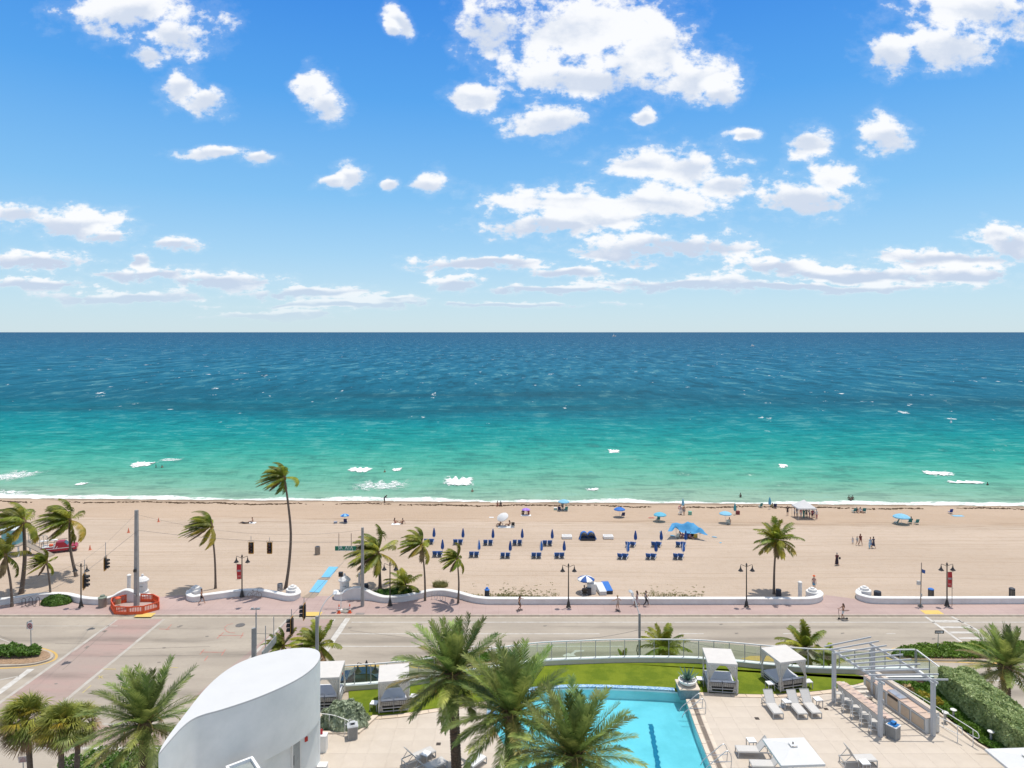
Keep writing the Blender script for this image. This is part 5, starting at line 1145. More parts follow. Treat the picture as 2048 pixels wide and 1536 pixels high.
# umbrellas over the deck
def sq_umb(x, y, label, s_=2.25, h=2.45, rz=0.05):
    t = thing('patio_umbrella', label, 'umbrella', (x, y, DK), rz, 'square white umbrellas on the pool deck'); m_ = MB(); m_.tube([(0, 0, 0), (0, 0, h+.35)], .035, 10); m_.build('pole', ALU, t)
    a = s_/2; ap = (0, 0, h+.34); m_ = MB(); c4 = [(-a, -a, h), (a, -a, h), (a, a, h), (-a, a, h)]; sg = []
    for i in range(4):
        p0, p1 = Vector(c4[i]), Vector(c4[(i+1) % 4]); e0 = Vector(ap)+ (p0-Vector(ap))*0.12; e1 = Vector(ap)+(p1-Vector(ap))*0.12
        m0 = (p0+p1)/2 + Vector((0, 0, .0)); mt = (e0+e1)/2-Vector((0, 0, .01)); m_.add([p0, m0, p1, e1, mt, e0], [(0, 1, 4, 5), (1, 2, 3, 4)]); v_ = [p0, p1, p1-Vector((0, 0, .12)), p0-Vector((0, 0, .12))]; m_.poly(v_)
    m_.build('canopy', CANVAS2, t); m_ = MB(); m_.box((0, 0, h+.36), (.36, .36, .02)); m_.box((0, 0, h+.42), (.05, .05, .09), mat=1); m_.build('vent_cap', [CANVAS2, BLACK], t); m_ = MB(); m_.lathe([(.3, 0), (.3, .06), (.05, .1)], n=20); m_.build('base', ALU, t)
CANVAS2 = mat('umbrella_canvas', (0.68, 0.68, 0.67), 0.8, c2=(0.63, 0.63, 0.62), scale=1, trans=.1)
sq_umb(14.45, 35.1, 'large square white umbrella over loungers at the bottom edge'); sq_umb(25.75, 34.1, 'square white umbrella at the bottom right corner', 2.5)

# trash cans
def bin_(px, py, label, lidm, rz=.6):
    p = P(px, py, DK); p.z = DK+.0; t = thing('trash_can', label, 'trash can', p, rz); m_ = MB(); m_.box((0, 0, .38), (.5, .5, .68)); m_.build('liner', BLACK, t); 
    for s_ in range(4):
        R_ = Matrix.Rotation(s_*PI/2, 3, 'Z')
        for i in range(9): c = R_ @ Vector((-.24+i*.06, -.272, .38)); mm = MB(); mm.box(c, (.036, .02, .70) if s_ % 2 == 0 else (.02, .036, .70)); mm.build('slat', GALV, t)
    m_ = MB(); m_.box((0, 0, .75), (.62, .62, .05)); m_.build('lid', WHITE if lidm else ALU, t)
    m_ = MB(); m_.box((0, 0, .785), (.5, .5, .03)); m_.box((0, 0, .87), (.3, .22, .15)); tp_ = m_.build('hood', lidm or ALU, t); m_ = MB(); m_.box((0, -.115, .87), (.2, .012, .09)); m_.build('opening', BLACK, tp_)
    m_ = MB(); m_.box((0, 0, .02), (.54, .54, .04)); m_.build('base', GALV, t)
bin_(1787, 1475, 'slatted recycling bin with a blue lid beside the pergola', mat('recycling_blue', (0.02, 0.19, 0.50), 0.5)); bin_(705, 1475, 'slatted grey trash can with a pale lid beside the silver bush', None, .3)

# pergola, bar, grill
pg = thing('pergola', 'open silver metal pergola over the outdoor bar', 'pergola'); PT = [(20.9, 44.3), (21.85, 40.5), (25.05, 40.6), (23.85, 45.1)]; zt = 11.2
for x, y in PT: mm = MB(); mm.box((0, 0, (zt-DK)/2), (.2, .2, zt-DK)); o = mm.build('post', ALU, pg); o.location = (x, y, DK); o.rotation_euler = (0, 0, .22)
for a, b in (((20.85, 44.6), (21.95, 40.2)), ((23.8, 45.4), (25.15, 40.3))): mm = MB(); mm.bar((*a, zt+.06), (*b, zt+.06), .08, .13); mm.build('beam', ALU, pg)
for i in range(10):
    t_ = i/9; a = Vector((20.75-.28+1.05*t_, 44.7-4.2*t_, zt+.2)); b = Vector((24.0+.1+1.6*t_+.15, 46.1-5.65*t_+.0, zt+.2)); mm = MB(); mm.bar(a, b, .05, .085); mm.build('slat', ALU, pg)
m_ = MB(); m_.box((21.98, 40.47, 10.1), (.14, .14, .2)); m_.box((22.05, 40.47, 9.9), (.05, .05, .22)); m_.build('lamp_bracket', GALV, pg)
BW = mat('bar_stucco', (0.66, 0.65, 0.62), 0.8, c2=(0.60, 0.59, 0.56), scale=2); BTOP = mat('bar_stone_top', (0.58, 0.43, 0.34), 0.5, c2=(0.50, 0.37, 0.29), scale=3, rnd=.08); BEIGE = mat('cabinet_panel', (0.56, 0.44, 0.32), 0.6, c2=(0.48, 0.37, 0.26), scale=3)
def slabrow(par, a, b, w, z, n, m, name='counter_slab', th=.05):
    a, b = np.array(a), np.array(b); d = (b-a)/np.linalg.norm(b-a); nr = np.array([-d[1], d[0]]); L = np.linalg.norm(b-a)
    for i in range(n):
        q0 = a+d*(L*i/n+.006); q1 = a+d*(L*(i+1)/n-.006); c = (q0+q1)/2+nr*w/2; mm = MB(); mm.prism([tuple(q-c) for q in (q0, q1, q1+nr*w, q0+nr*w)], -th, 0); o = mm.build(name, m, par); o.location = (c[0], c[1], z)
bar = thing('outdoor_bar', 'long outdoor bar counter with a pink stone top under the pergola', 'bar')
d = np.array([0.9, -3.95]); d /= np.linalg.norm(d)
slabrow(bar, (21.17, 44.75), (21.95, 40.6), .38, DK+1.08, 6, BTOP); slabrow(bar, (21.56, 44.75), (22.34, 40.6), .42, DK+.98, 6, BTOP, 'work_slab')
m_ = MB(); m_.prism([(21.47, 44.7), (22.2, 40.68), (22.72, 40.72), (21.95, 44.75)], DK, DK+.92); m_.build('bar_base', BW, bar)
m_ = MB(); m_.prism([(21.36, 44.7), (22.1, 40.66), (22.17, 40.68), (21.43, 44.72)], DK+.5, DK+1.025); m_.build('bar_front', BW, bar)
grill = thing('grill_counter', 'long grill counter with beige cabinet doors along the right of the pergola', 'counter')
A0, A1 = np.array([23.62, 45.9]), np.array([24.72, 40.75]); dv = (A1-A0)/np.linalg.norm(A1-A0); nv = np.array([-dv[1], dv[0]])
m_ = MB(); m_.prism([tuple(A0+nv*.03), tuple(A1+nv*.03), tuple(A1+nv*.72), tuple(A0+nv*.72)], DK, DK+.88); m_.build('counter_base', BW, grill)
slabrow(grill, A0, A1, .72, DK+.93, 9, BTOP)
m_ = MB(); m_.prism([tuple(A0+nv*.73), tuple(A1+nv*.73), tuple(A1+nv*.95), tuple(A0+nv*.95)], DK, DK+1.14); m_.build('back_wall', BW, grill); m_ = MB(); m_.prism([tuple(A0+nv*.70), tuple(A1+nv*.70), tuple(A1+nv*.99), tuple(A0+nv*.99)], DK+1.142, DK+1.18); m_.build('wall_cap', mat('cap_cream', (0.62, 0.53, 0.43), .7), grill)
LG = np.linalg.norm(A1-A0)
for f0, f1 in ((.05, .20), (.25, .37), (.41, .58), (.63, .755), (.79, .97)):
    a = A0+dv*LG*f0; b = A0+dv*LG*f1; mm = MB(); mm.prism([tuple(a-nv*.0+nv*.0), tuple(b), tuple(b+nv*.028), tuple(a+nv*.028)], DK+.14, DK+.74); dd = mm.build('cabinet_door', BEIGE, grill)
    mm = MB()
    for (q0, q1, z0, z1) in ((a-dv*.03, a, .11, .77), (b, b+dv*.03, .11, .77), (a, b, .74, .77), (a, b, .11, .14)): mm.prism([tuple(q0-nv*.006), tuple(q1-nv*.006), tuple(q1+nv*.028), tuple(q0+nv*.028)], DK+z0, DK+z1)
    mm.build('door_frame', GALV, dd)
a = A0+dv*LG*.40; b = A0+dv*LG*.60; mm = MB(); mm.prism([tuple(a+nv*.06), tuple(b+nv*.06), tuple(b+nv*.62), tuple(a+nv*.62)], DK+.935, DK+1.0); g_ = mm.build('grill', STEEL, grill); mm = MB(); mm.prism([tuple(a-nv*.03+dv*.15), tuple(b-nv*.03-dv*.15), tuple(b+nv*.05-dv*.15), tuple(a+nv*.05+dv*.15)], DK+.72, DK+.86); mm.build('grill_front', BLACK, g_)
def stool(x, y, rz, label):
    t = thing('bar_stool', label, 'bar stool', (x, y, DK), rz, 'white bar stools along the outdoor bar')    # back on the -x side
    m_ = MB(); m_.box((0, 0, .74), (.40, .40, .03)); m_.build('seat', SLING, t); m_ = MB(); m_.box((-.2, 0, .95), (.02, .38, .32), ry=-.12); m_.build('backrest', SLING, t)
    for a, b in ((-1, -1), (-1, 1), (1, -1), (1, 1)): mm = MB(); mm.bar((a*.24, b*.21, 0), (a*.19, b*.19, .74 if a > 0 else 1.12), .028); mm.build('leg', WHITE, t)
    m_ = MB(); 
    for a, b in (((-.22, -.2), (.22, -.2)), ((.22, -.2), (.22, .2)), ((.22, .2), (-.22, .2)), ((-.22, .2), (-.22, -.2))): m_.bar((*a, .28), (*b, .28), .022)
    m_.build('foot_rail', WHITE, t)
for i in range(5):
    t_ = (i+.55)/5.1; stool(20.95+.82*t_, 44.45-4.0*t_, -.2, '%s bar stool counted from the far end of the bar' % ordinal(i))
# steps beyond the bar
m_ = MB(); 
for i in range(3): m_.box((23.0, 45.4-.35*i, DK+.36-.12*i), (1.1, .34, .12))
m_.box((22.2, 45.9, DK+.2), (.5, .35, .4)); o = m_.build('stone_steps', mat('step_stone', (0.66, 0.60, 0.52), 0.8)); tag(o, 'small pale stone steps beyond the far end of the bar', 'steps')
# handrails
def handrail(pts, posts, label, h=.95, r_=.022, mid=False, m=None):
    t = thing('handrail', label, 'handrail'); m_ = MB(); m_.tube([(x, y, DK+z) for x, y, z in crom(pts, 4)], r_, 8); m_.build('rail', m or WHITE, t, True)
    for x, y, z in posts: mm = MB(); mm.tube([(0, 0, 0), (0, 0, z)], r_, 8); o = mm.build('post', m or WHITE, t); o.location = (x, y, DK)
handrail([(24.35, 46.3, .95), (25.1, 45.2, .95), (26.0, 42.4, .95), (26.72, 39.7, .95), (26.85, 39.3, .85), (26.82, 39.3, .6), (26.6, 39.9, .55)], [(24.75, 45.9, .95), (25.4, 44.4, .95), (25.85, 42.9, .95), (26.25, 41.5, .95), (26.75, 39.6, .95)], 'long white handrail sloping along the planting bed right of the pergola')
handrail([(25.2, 41.4, .95), (26.1, 39.95, .95), (26.2, 39.75, .85), (26.15, 39.8, .5), (25.5, 41.0, .5)], [(26.08, 39.95, .95)], 'short white handrail starting at the near end of the grill counter')
handrail([(-12.0, 41.3, .95), (-10.9, 41.1, .95), (-10.1, 40.75, .93), (-9.72, 40.55, .88), (-9.7, 40.5, .7), (-9.95, 40.65, .62)], [(-11.0, 41.1, .95), (-9.95, 40.65, .92)], 'short white handrail in front of the silver bush')
def ladder(px, py, label):
    p = P(px, py, DK); t = thing('pool_rail', label, 'pool rail', (p.x, p.y, DK), .05)
    for y in (0, .62):
        m_ = MB(); m_.tube(crom([(.95, y, 0), (.98, y, .5), (.88, y, .85), (.68, y, .92), (.2, y, .55), (-.35, y, .12), (-.55, y, -.2)], 5), .024, 8); m_.build('rail', STEEL, t, True)
        m_ = MB(); m_.tube([(.98, y, .35), (.0, y, .35)], .016, 6); m_.build('cross_bar', STEEL, t)
ladder(1381, 1428, 'stainless pool handrails beside the planter corner'); ladder(1428, 1537, 'stainless pool handrails at the lower right of the pool')
# planter with agave
p = P(1377, 1392, DK); t = thing('agave_planter', 'white bowl planter with a spiky blue agave on a stone block by the pool', 'planter', (p.x+.02, p.y+.35, DK))
m_ = MB(); m_.box((0, 0, .2), (1.25, 1.25, .62)); m_.build('stone_block', mat('planter_block_tile', (0.10, 0.19, 0.22), 0.4, c2=(0.16, 0.28, 0.31), scale=12, detail=1), t); m_ = MB(); m_.box((0, 0, .55), (1.35, 1.35, .07)); m_.build('block_cap', COP, t)
m_ = MB(); m_.lathe([(.25, .59), (.42, .66), (.56, .80), (.60, .93), (.54, .95), (.48, .88), (.05, .87)], n=28); m_.build('bowl', WHITE, t, True)
m_ = MB(); r = random.Random(4)
for i in range(140): a = r.uniform(0, 6.28); q = .5*r.random()**.5; m_.sph((q*math.cos(a), q*math.sin(a), .89), (r.uniform(.02, .05), r.uniform(.02, .05), .025), 6, 4)
q = m_.build('pebbles', mat('pebbles_white', (0.6, 0.59, 0.56), .8, rnd=.2, c2=(.25, .24, .23), scale=8), t); q['kind'] = 'stuff'
AG = mat('agave_blue', (0.16, 0.26, 0.20), 0.5, c2=(0.10, 0.19, 0.15), scale=3)
for i in range(24):
    a = i*2.4; el = 1.35-.9*i/24; L = 1.0*(.8+.2*math.sin(i)); m_ = MB(); d_ = Vector(dirv(a, el)); s_ = Vector((-math.sin(a), math.cos(a), 0)); n_ = d_.cross(s_); b0 = Vector((0, 0, .88)); pts = [(0, .035), (.35, .075), (.7, .05), (1, .0025)]
    vs = []
    for f_, w_ in pts: c = b0+d_*L*f_ + Vector((0, 0, -.05*f_*f_)); vs += [c-s_*w_+n_*w_*.5*-1, c+n_*.012, c+s_*w_-n_*w_*.5]
    m_.add(vs, [(j*3+i_, j*3+i_+1, (j+1)*3+i_+1, (j+1)*3+i_) for j in range(3) for i_ in (0, 1)]); m_.build('agave_leaf', AG, t)
# hedges, bushes and beds
def box_hedge(x0, x1, y0, y1, z0, z1, n, size, m, label, seed):
    t = thing('clipped_hedge', label, 'hedge', ((x0+x1)/2, (y0+y1)/2, z0)); rr = np.random.default_rng(seed); w, d, h = x1-x0, y1-y0, z1-z0
    A = [w*d, d*h, d*h, w*h, w*h]; A = np.array(A)/sum(A); f = rr.choice(5, n, p=A); u_, v_ = rr.uniform(-.5, .5, n), rr.uniform(-.5, .5, n); dep = rr.uniform(0, .16, n)**1.0
    P_ = np.zeros((n, 3)); N_ = np.zeros((n, 3))
    for k_, (ax, sg) in enumerate(((2, 1), (0, -1), (0, 1), (1, -1), (1, 1))):
        s_ = f == k_
        if ax == 2: P_[s_] = np.stack([u_[s_]*w, v_[s_]*d, h - dep[s_]], 1); N_[s_] = (0, 0, 1)
        elif ax == 0: P_[s_] = np.stack([np.full(s_.sum(), sg*(w/2))-sg*dep[s_], v_[s_]*d, (u_[s_]+.5)*h], 1); N_[s_] = (sg, 0, 0)
        else: P_[s_] = np.stack([u_[s_]*w, np.full(s_.sum(), sg*(d/2))-sg*dep[s_], (v_[s_]+.5)*h], 1); N_[s_] = (0, sg, 0)
    P_ += .05*np.stack([np.sin(P_[:, 1]*3.1+P_[:, 2]*4), np.zeros(n), np.sin(P_[:, 0]*5+P_[:, 1]*2.3)*1.3], 1)
    V, Q = leaves(n, P_, N_, size, seed); o = link('foliage', npmesh('foliage', V, Q, m), t); o['kind'] = 'stuff'
    m_ = MB(); r_ = random.Random(seed); yy_ = -d/2+.3
    while yy_ < d/2-.2: m_.tube([(r_.uniform(-.1, .1), yy_, 0), (r_.uniform(-.2, .2), yy_+r_.uniform(-.2, .2), h*.8)], [.04, .015], 5); yy_ += .4
    m_.build('stems', BARK, t); m_ = MB(); m_.box((0, 0, h*.5+.12), (w-.55, d-.5, h*.5)); m_.build('inner_foliage', mat('inner_foliage', (0.10, 0.13, 0.05), 0.9, scale=12), t); return t
box_hedge(28.25, 30.3, 35.6, 45.3, DK, DK+1.75, 46000, .12, HEDGEM, 'long clipped silver green hedge along the right edge of the deck', 3)
bush('silver_bush', 'rounded silver green buttonwood bush beside the white tower', (-10.25, 41.75, DK), (1.45, 0.95, 1.35), 15000, .115, SILVER, seed=9, shell=.72, lump=.10)
SOIL = mat('dark_mulch', (0.07, 0.035, 0.022), .95, c2=(0.025, 0.015, 0.01), scale=14, bump=1, bscale=22)
m_ = MB(); m_.prism([(-11.9, 40.9), (-9.3, 40.9), (-8.75, 42.3), (-9.0, 42.5), (-11.9, 42.6)], DK, DK+.06); o = m_.build('planting_soil', SOIL, deck)
m_ = MB(); m_.prism([(-12.0, 40.72), (-9.35, 40.72), (-9.3, 40.9), (-12.0, 40.9)], DK, DK+.1); m_.prism([(-9.35, 40.72), (-9.1, 40.72), (-8.35, 42.55), (-8.7, 42.55)], DK, DK+.12); m_.build('bed_kerb', COP, deck)
bedp = [(25.5, 46.9), (25.5, 45.2), (26.9, 42.9), (27.15, 39.7), (27.5, 38.75), (28.95, 38.2), (30.6, 38.2), (30.6, 46.9)]
m_ = MB(); m_.prism(bedp, DK-.02, DK+.05); m_.build('planting_soil', SOIL, deck)
m_ = MB(); bk = [(25.38, 46.9), (25.38, 45.15), (26.78, 42.87), (27.03, 39.66), (27.38, 38.63)]; 
for a, b in zip(bk[:-1], bk[1:]): m_.bar((*a, DK+.06), (*b, DK+.06), .14, .14)
m_.build('bed_kerb', COP, deck); m_ = MB(); m_.box((27.2, 47.0, DK+.15), (3.6, .25, .32)); m_.build('bed_wall', WHITE, deck)
cover('ground_cover', [(25.7, 46.5), (25.7, 45.2), (27.0, 43.0), (27.3, 39.8), (27.7, 38.9), (28.5, 38.4), (28.5, 46.5)], .16, 9000, .11, BRIGHT, 'bright green ground cover in the bed below the clipped hedge', 8, DK+.03, .5)
for i, (x, y) in enumerate(((26.9, 44.6), (27.3, 43.9), (26.3, 45.4))): bush('bromeliad', ('yellow green spiky plant in the planting bed, %s one' % ['middle', 'nearest', 'farthest'][i]), (x, y, DK+.05), (.42, .42, .4), 220, .2, COCO_Y if i < 2 else DEAD, 'plant', 60+i, 'spiky plants in the planting bed', False)
def bol(x, y, label):
    t = thing('bollard_light', label, 'bollard light', (x, y, DK), 0, 'mushroom bollard lights in the planting beds'); m_ = MB(); m_.tube([(0, 0, 0), (0, 0, .62)], .06, 10); m_.build('post', GALV, t); m_ = MB(); m_.lathe([(.17, .62), (.18, .66), (.06, .72)], n=16); m_.build('cap', WHITE, t)
bol(27.3, 42.2, 'mushroom shaped bollard light in the bed, the one nearer the pergola'); bol(28.0, 39.9, 'mushroom shaped bollard light in the bed near the hedge bottom'); bol(-9.75, 41.15, 'bollard light poking out of the silver bush')
bol(26.6, 41.9, 'squat pale utility bollard right behind the pergola post')
p = P(645, 1470, DK+.9); m_ = MB(); m_.box((0, 0, .45), (.5, .4, .9)); m_.box((0, 0, .92), (.54, .44, .05)); t = thing('towel_stand', 'white stand with a red sign peeking out behind the tower', 'stand', (p.x, p.y, DK)); m_.build('cabinet', WHITE, t); m_ = MB(); m_.box((-.1, 0, 1.1), (.22, .03, .28)); m_.build('red_sign', mat('sign_red', (0.6, 0.03, 0.04), .5), t)
p = P(645, 1530, DK+.9); m_ = MB(); m_.box((0, 0, .45), (.45, .4, .9)); m_.box((0, 0, .92), (.5, .44, .05)); t = thing('towel_stand', 'second white stand below it at the foot of the tower', 'stand', (p.x, p.y, DK)); m_.build('cabinet', WHITE, t)
# planting on the corner bottom left
m_ = MB(); cpts = pp([(100, 1560), (105, 1535), (140, 1522), (200, 1512), (280, 1508), (380, 1506), (470, 1500), (480, 1620), (100, 1620)]); m_.prism(cpts, -.02, .13); tag(m_.build('corner_pavement', KERBM), 'kerbed street corner planting island under the sabal palms', 'traffic island', kind='structure')
cover('ground_cover', pp([(112, 1558), (118, 1537), (150, 1526), (210, 1517), (300, 1513), (460, 1508), (460, 1600), (112, 1600)]), .7, 8000, .14, GREENC, 'dark green hedge at the foot of the sabal palms', 11)
# ================================================================ STREET FURNITURE
GL = 'twin headed bronze lamp posts along the promenade'
def lamp_head(t, x, z, s=1.0):
    m_ = MB(); m_.lathe([(.035, .0), (.06, -.04), (.06, -.2), (.10, -.24), (.12, -.32), (.26, -.50), (.30, -.54), (.28, -.56)], (x, 0, z), 16); h = m_.build('lamp_shade', BRONZE, t, True)
    m_ = MB(); m_.sph((x, 0, z-.57), (.17, .17, .10), 12, 6); m_.build('lens', mat('lamp_lens', (0.30, 0.29, 0.26), .25), h, True)
def street_lamp(base, label, banner=None, H=4.75, z0=None):
    b = Vector(base); t = thing('street_lamp', label, 'street lamp', b, 0, GL); m_ = MB(); m_.lathe([(.30, 0), (.30, .06), (.24, .10), (.20, .3), (.16, .55), (.10, .72), (.085, .8)], n=16); m_.build('base', BRONZE, t, True)
    m_ = MB(); m_.tube([(0, 0, .75), (0, 0, H)], [.075, .055], 12); m_.lathe([(.05, H), (.11, H+.05), (.11, H+.14), (.06, H+.2), (.07, H+.26), (.01, H+.34)], n=12); m_.build('pole', BRONZE, t, True)
    for s_ in (-1, 1):
        m_ = MB(); m_.tube(crom([(0, 0, H-.12), (s_*.3, 0, H+.02), (s_*.6, 0, H+.13), (s_*.68, 0, H+.08), (s_*.68, 0, H-.06)], 4), .028, 8); m_.build('arm', BRONZE, t, True); lamp_head(t, s_*.68, H-.04)
    if banner:
        sgn, z1, z0_, dd = banner
        m_ = MB(); m_.bar((0, 0, z1), (sgn*.75, 0, z1+.02), .025); m_.bar((0, 0, z0_), (sgn*.75, 0, z0_-.2), .025); m_.build('banner_rod', BRONZE, t)
        vs = []; nn = 8; 
        for i in range(nn+1):
            for j in range(nn+1): u_, v_ = i/nn, j/nn; vs.append((sgn*(.09+u_*.62), .06*math.sin(v_*5+u_*3)*u_+dd*u_*.2, z1-.02-(z1-z0_)*v_-.16*u_*v_))
        m_ = MB(); f = [(i*(nn+1)+j, (i+1)*(nn+1)+j, (i+1)*(nn+1)+j+1, i*(nn+1)+j+1) for i in range(nn) for j in range(nn)]; m_.add(vs, f)
        for k_, (i, j) in enumerate([(i, j) for i in range(nn) for j in range(nn)]):
            if j == 3 and 1 <= i <= 6: m_.m[k_] = 1
            if j == 6 and 1 <= i <= 5: m_.m[k_] = 2
        m_.build('banner', [mat('banner_red', (0.52, 0.025, 0.03), .7, var=.1), mat('banner_grey_print', (0.45, 0.40, 0.40), .7), mat('banner_pink_print', (0.6, 0.22, 0.2), .7)], t)
    return t
lp = [(162, 1214, 'twin headed lamp post at far left beside the round bush', None), (484, 1193.5, 'lamp post with a red banner on its left side at the short curved wall', (-1, 3.9, 2.2, 1)), (780, 1211, 'twin headed lamp post in front of the broad coconut palm', None),
      (1137, 1214.5, 'twin headed lamp post in the middle, nearest the attendant umbrella', None), (1493, 1213.5, 'twin headed lamp post left of the upright coconut palm', None), (1894, 1212, 'lamp post with a red banner on its right side at the right end', (1, 3.95, 2.25, 1))]
for px, py, lb, bn in lp: street_lamp(P(px, py, .12), lb, bn)
c = at_depth(733, 1329, 53.0); street_lamp((c.x, c.y, 0.1), 'near side lamp post rising behind the glass between the two left cabanas', H=c.z-.1)
# concrete strain poles with span wires
def pole(x, y, ztop, label, w0=.42, w1=.28, z0=.1, lamp=None):
    t = thing('utility_pole', label, 'utility pole', (x, y, z0)); h = ztop-z0; m_ = MB(); m_.tube([(0, 0, -.2), (0, 0, h)], [w0*.52, w1*.52], 4, cap=True)
    R_ = Matrix.Rotation(PI/4, 4, 'Z'); m_.v = [tuple(R_ @ Vector(v)) for v in m_.v]; m_.build('shaft', CONC, t); return t, h
p1 = P(273, 1212, .12); z1 = CH-(1020-HZ)*p1.y/FP; t1, h1 = pole(p1.x, p1.y, z1, 'tallest square concrete pole standing inside the orange barrier', .62, .42)
for z_, s_ in ((1.4, .16), (4.25, .26)): m_ = MB(); m_.box((0, -.36, z_), (s_, .2, s_*1.2)); m_.build('junction_box', BLACK if z_ > 3 else GALV, t1)
p2 = P(725, 1212, .12); z2 = CH-(1055-HZ)*p2.y/FP; t2, h2 = pole(p2.x, p2.y, z2, 'square concrete pole beside the green street sign', .50, .34)
m_ = MB(); m_.box((-.36, 0, 3.2), (.2, .35, 1.25)); m_.build('cabinet', GALV, t2)
x3 = (508-1024)/FP*49.5; z3 = CH-(1256-HZ)*49.5/FP; t3, h3 = pole(x3, 49.5, z3, 'concrete pole with a thin camera mast behind the white tower', .42, .36, 0)
m_ = MB(); m_.tube([(.15, 0, h3-1.3), (.15, 0, h3+1.1)], .05, 8); m_.tube([(.15, 0, h3+1.1), (.15, 0, h3+1.35)], .03, 6); m_.build('mast', GALV, t3); m_ = MB(); m_.box((0.0, 0, h3+1.35), (.5, .05, .05)); m_.box((-.12, 0, h3+1.42), (.16, .12, .1)); m_.box((.32, 0, h3+1.4), (.2, .14, .1)); m_.build('camera', GALV, t3)
x4 = (634-1024)/FP*50; z4 = CH-(1232-HZ)*50/FP; t4, h4 = pole(x4, 50, z4, 'concrete light pole left of the cabanas with one cobra head lamp', .30, .26, 0)
m_ = MB(); m_.tube(crom([(.1, 0, h4-.6), (.15, .3, h4+.2), (.4, 1.0, h4+.75), (.72, 1.6, h4+.95)], 5), .04, 8); m_.build('lamp_arm', GALV, t4, True); m_ = MB(); m_.sph((.85, 1.8, h4+1.0), (.17, .34, .08), 12, 6); m_.build('lamp_head', mat('cobra_grey', (.5, .52, .54), .35), t4, True)
x5 = (1279-1024)/FP*55; z5 = CH-(1227-HZ)*55/FP; t5, h5 = pole(x5, 55, z5, 'brownish utility pole with a small lamp arm behind the glass railing', .28, .22, 0)
m_ = MB(); m_.tube(crom([(0, 0, h5-.1), (-.1, .5, h5+.3), (-.2, 1.2, h5+.75), (-.3, 1.8, h5+.95)], 5), .04, 8); m_.build('lamp_arm', GALV, t5, True); m_ = MB(); m_.sph((-.36, 2.05, h5+1.0), (.17, .34, .08), 12, 6); m_.build('lamp_head', mat('cobra_grey', (.5, .52, .54), .35), t5, True)
m_ = MB(); m_.tube([(-.16, -.05, h5-2.5), (-.24, -.1, h5-2.9), (-.14, -.1, h5-3.4), (-.25, -.1, h5-3.9)], .04, 6); m_.build('cable_loop', BLACK, t5)
def wire(a, b, sag, label, r_=.016):
    a, b = Vector(a), Vector(b); pts = [a.lerp(b, i/16) - Vector((0, 0, sag*4*(i/16)*(1-i/16))) for i in range(17)]; m_ = MB(); m_.tube([p-a for p in pts], r_, 5); o = m_.build('span_wire', mat('wire_grey', (.16, .155, .15), .6), None); o.location = a; tag(o, label, 'cable'); return pts
S3 = at_depth(502, 1084, 79.7); S4 = at_depth(539, 1084, 79.7)
zw = S3.z + .0
wire((p1.x, p1.y, CH-(1060-HZ)*p1.y/FP), (p2.x, p2.y, CH-(1083-HZ)*p2.y/FP), .55, 'span wire carrying the two signals that face the camera')
wire((p1.x, p1.y, z1-.5), (p2.x, p2.y, CH-(1060-HZ)*p2.y/FP), 1.3, 'upper span wire from the tallest concrete pole to the sign pole', .01)
a = Vector((p1.x, p1.y, CH-(1063-HZ)*p1.y/FP)); pe = at_depth(-60, 1285, 48)
S1 = at_depth(211, 1114, 74.5); S2 = at_depth(169, 1146, 67.0)
def polywire(pts, label, r_=.016): 
    m_ = MB(); p0 = Vector(pts[0]); m_.tube([Vector(p)-p0 for p in pts], r_, 5); o = m_.build('span_wire', mat('wire_grey', (.16, .155, .15), .6), None); o.location = p0; tag(o, label, 'cable')
polywire([a, S1+Vector((0, 0, .05)), S2+Vector((0, 0, .05)), at_depth(100, 1180, 61), at_depth(-60, 1232, 52)], 'span wire running from the tallest pole towards the lower left with two signals')
polywire([(p1.x, p1.y, z1-.4), at_depth(211, 1088, 74.5), at_depth(166, 1122, 67), at_depth(-60, 1220, 52)], 'thin upper wire above the two left signals', .009)
S5 = at_depth(608, 1206, 60); S6 = at_depth(583, 1233, 55.5)
polywire([(p2.x, p2.y, CH-(1085-HZ)*p2.y/FP), S5+Vector((0, 0, .05)), S6+Vector((0, 0, .05)), at_depth(550, 1268, 52), (x3, 49.5, h3-.4)], 'span wire from the sign pole to the pole behind the tower')
wire((x5, 55, h5-1.3), at_depth(1080, 1282, 52), .25, 'sagging cable going left from the brownish utility pole', .012); wire((x5, 55, h5-1.3), at_depth(1560, 1313, 52), .25, 'sagging cable going right from the brownish utility pole', .012)
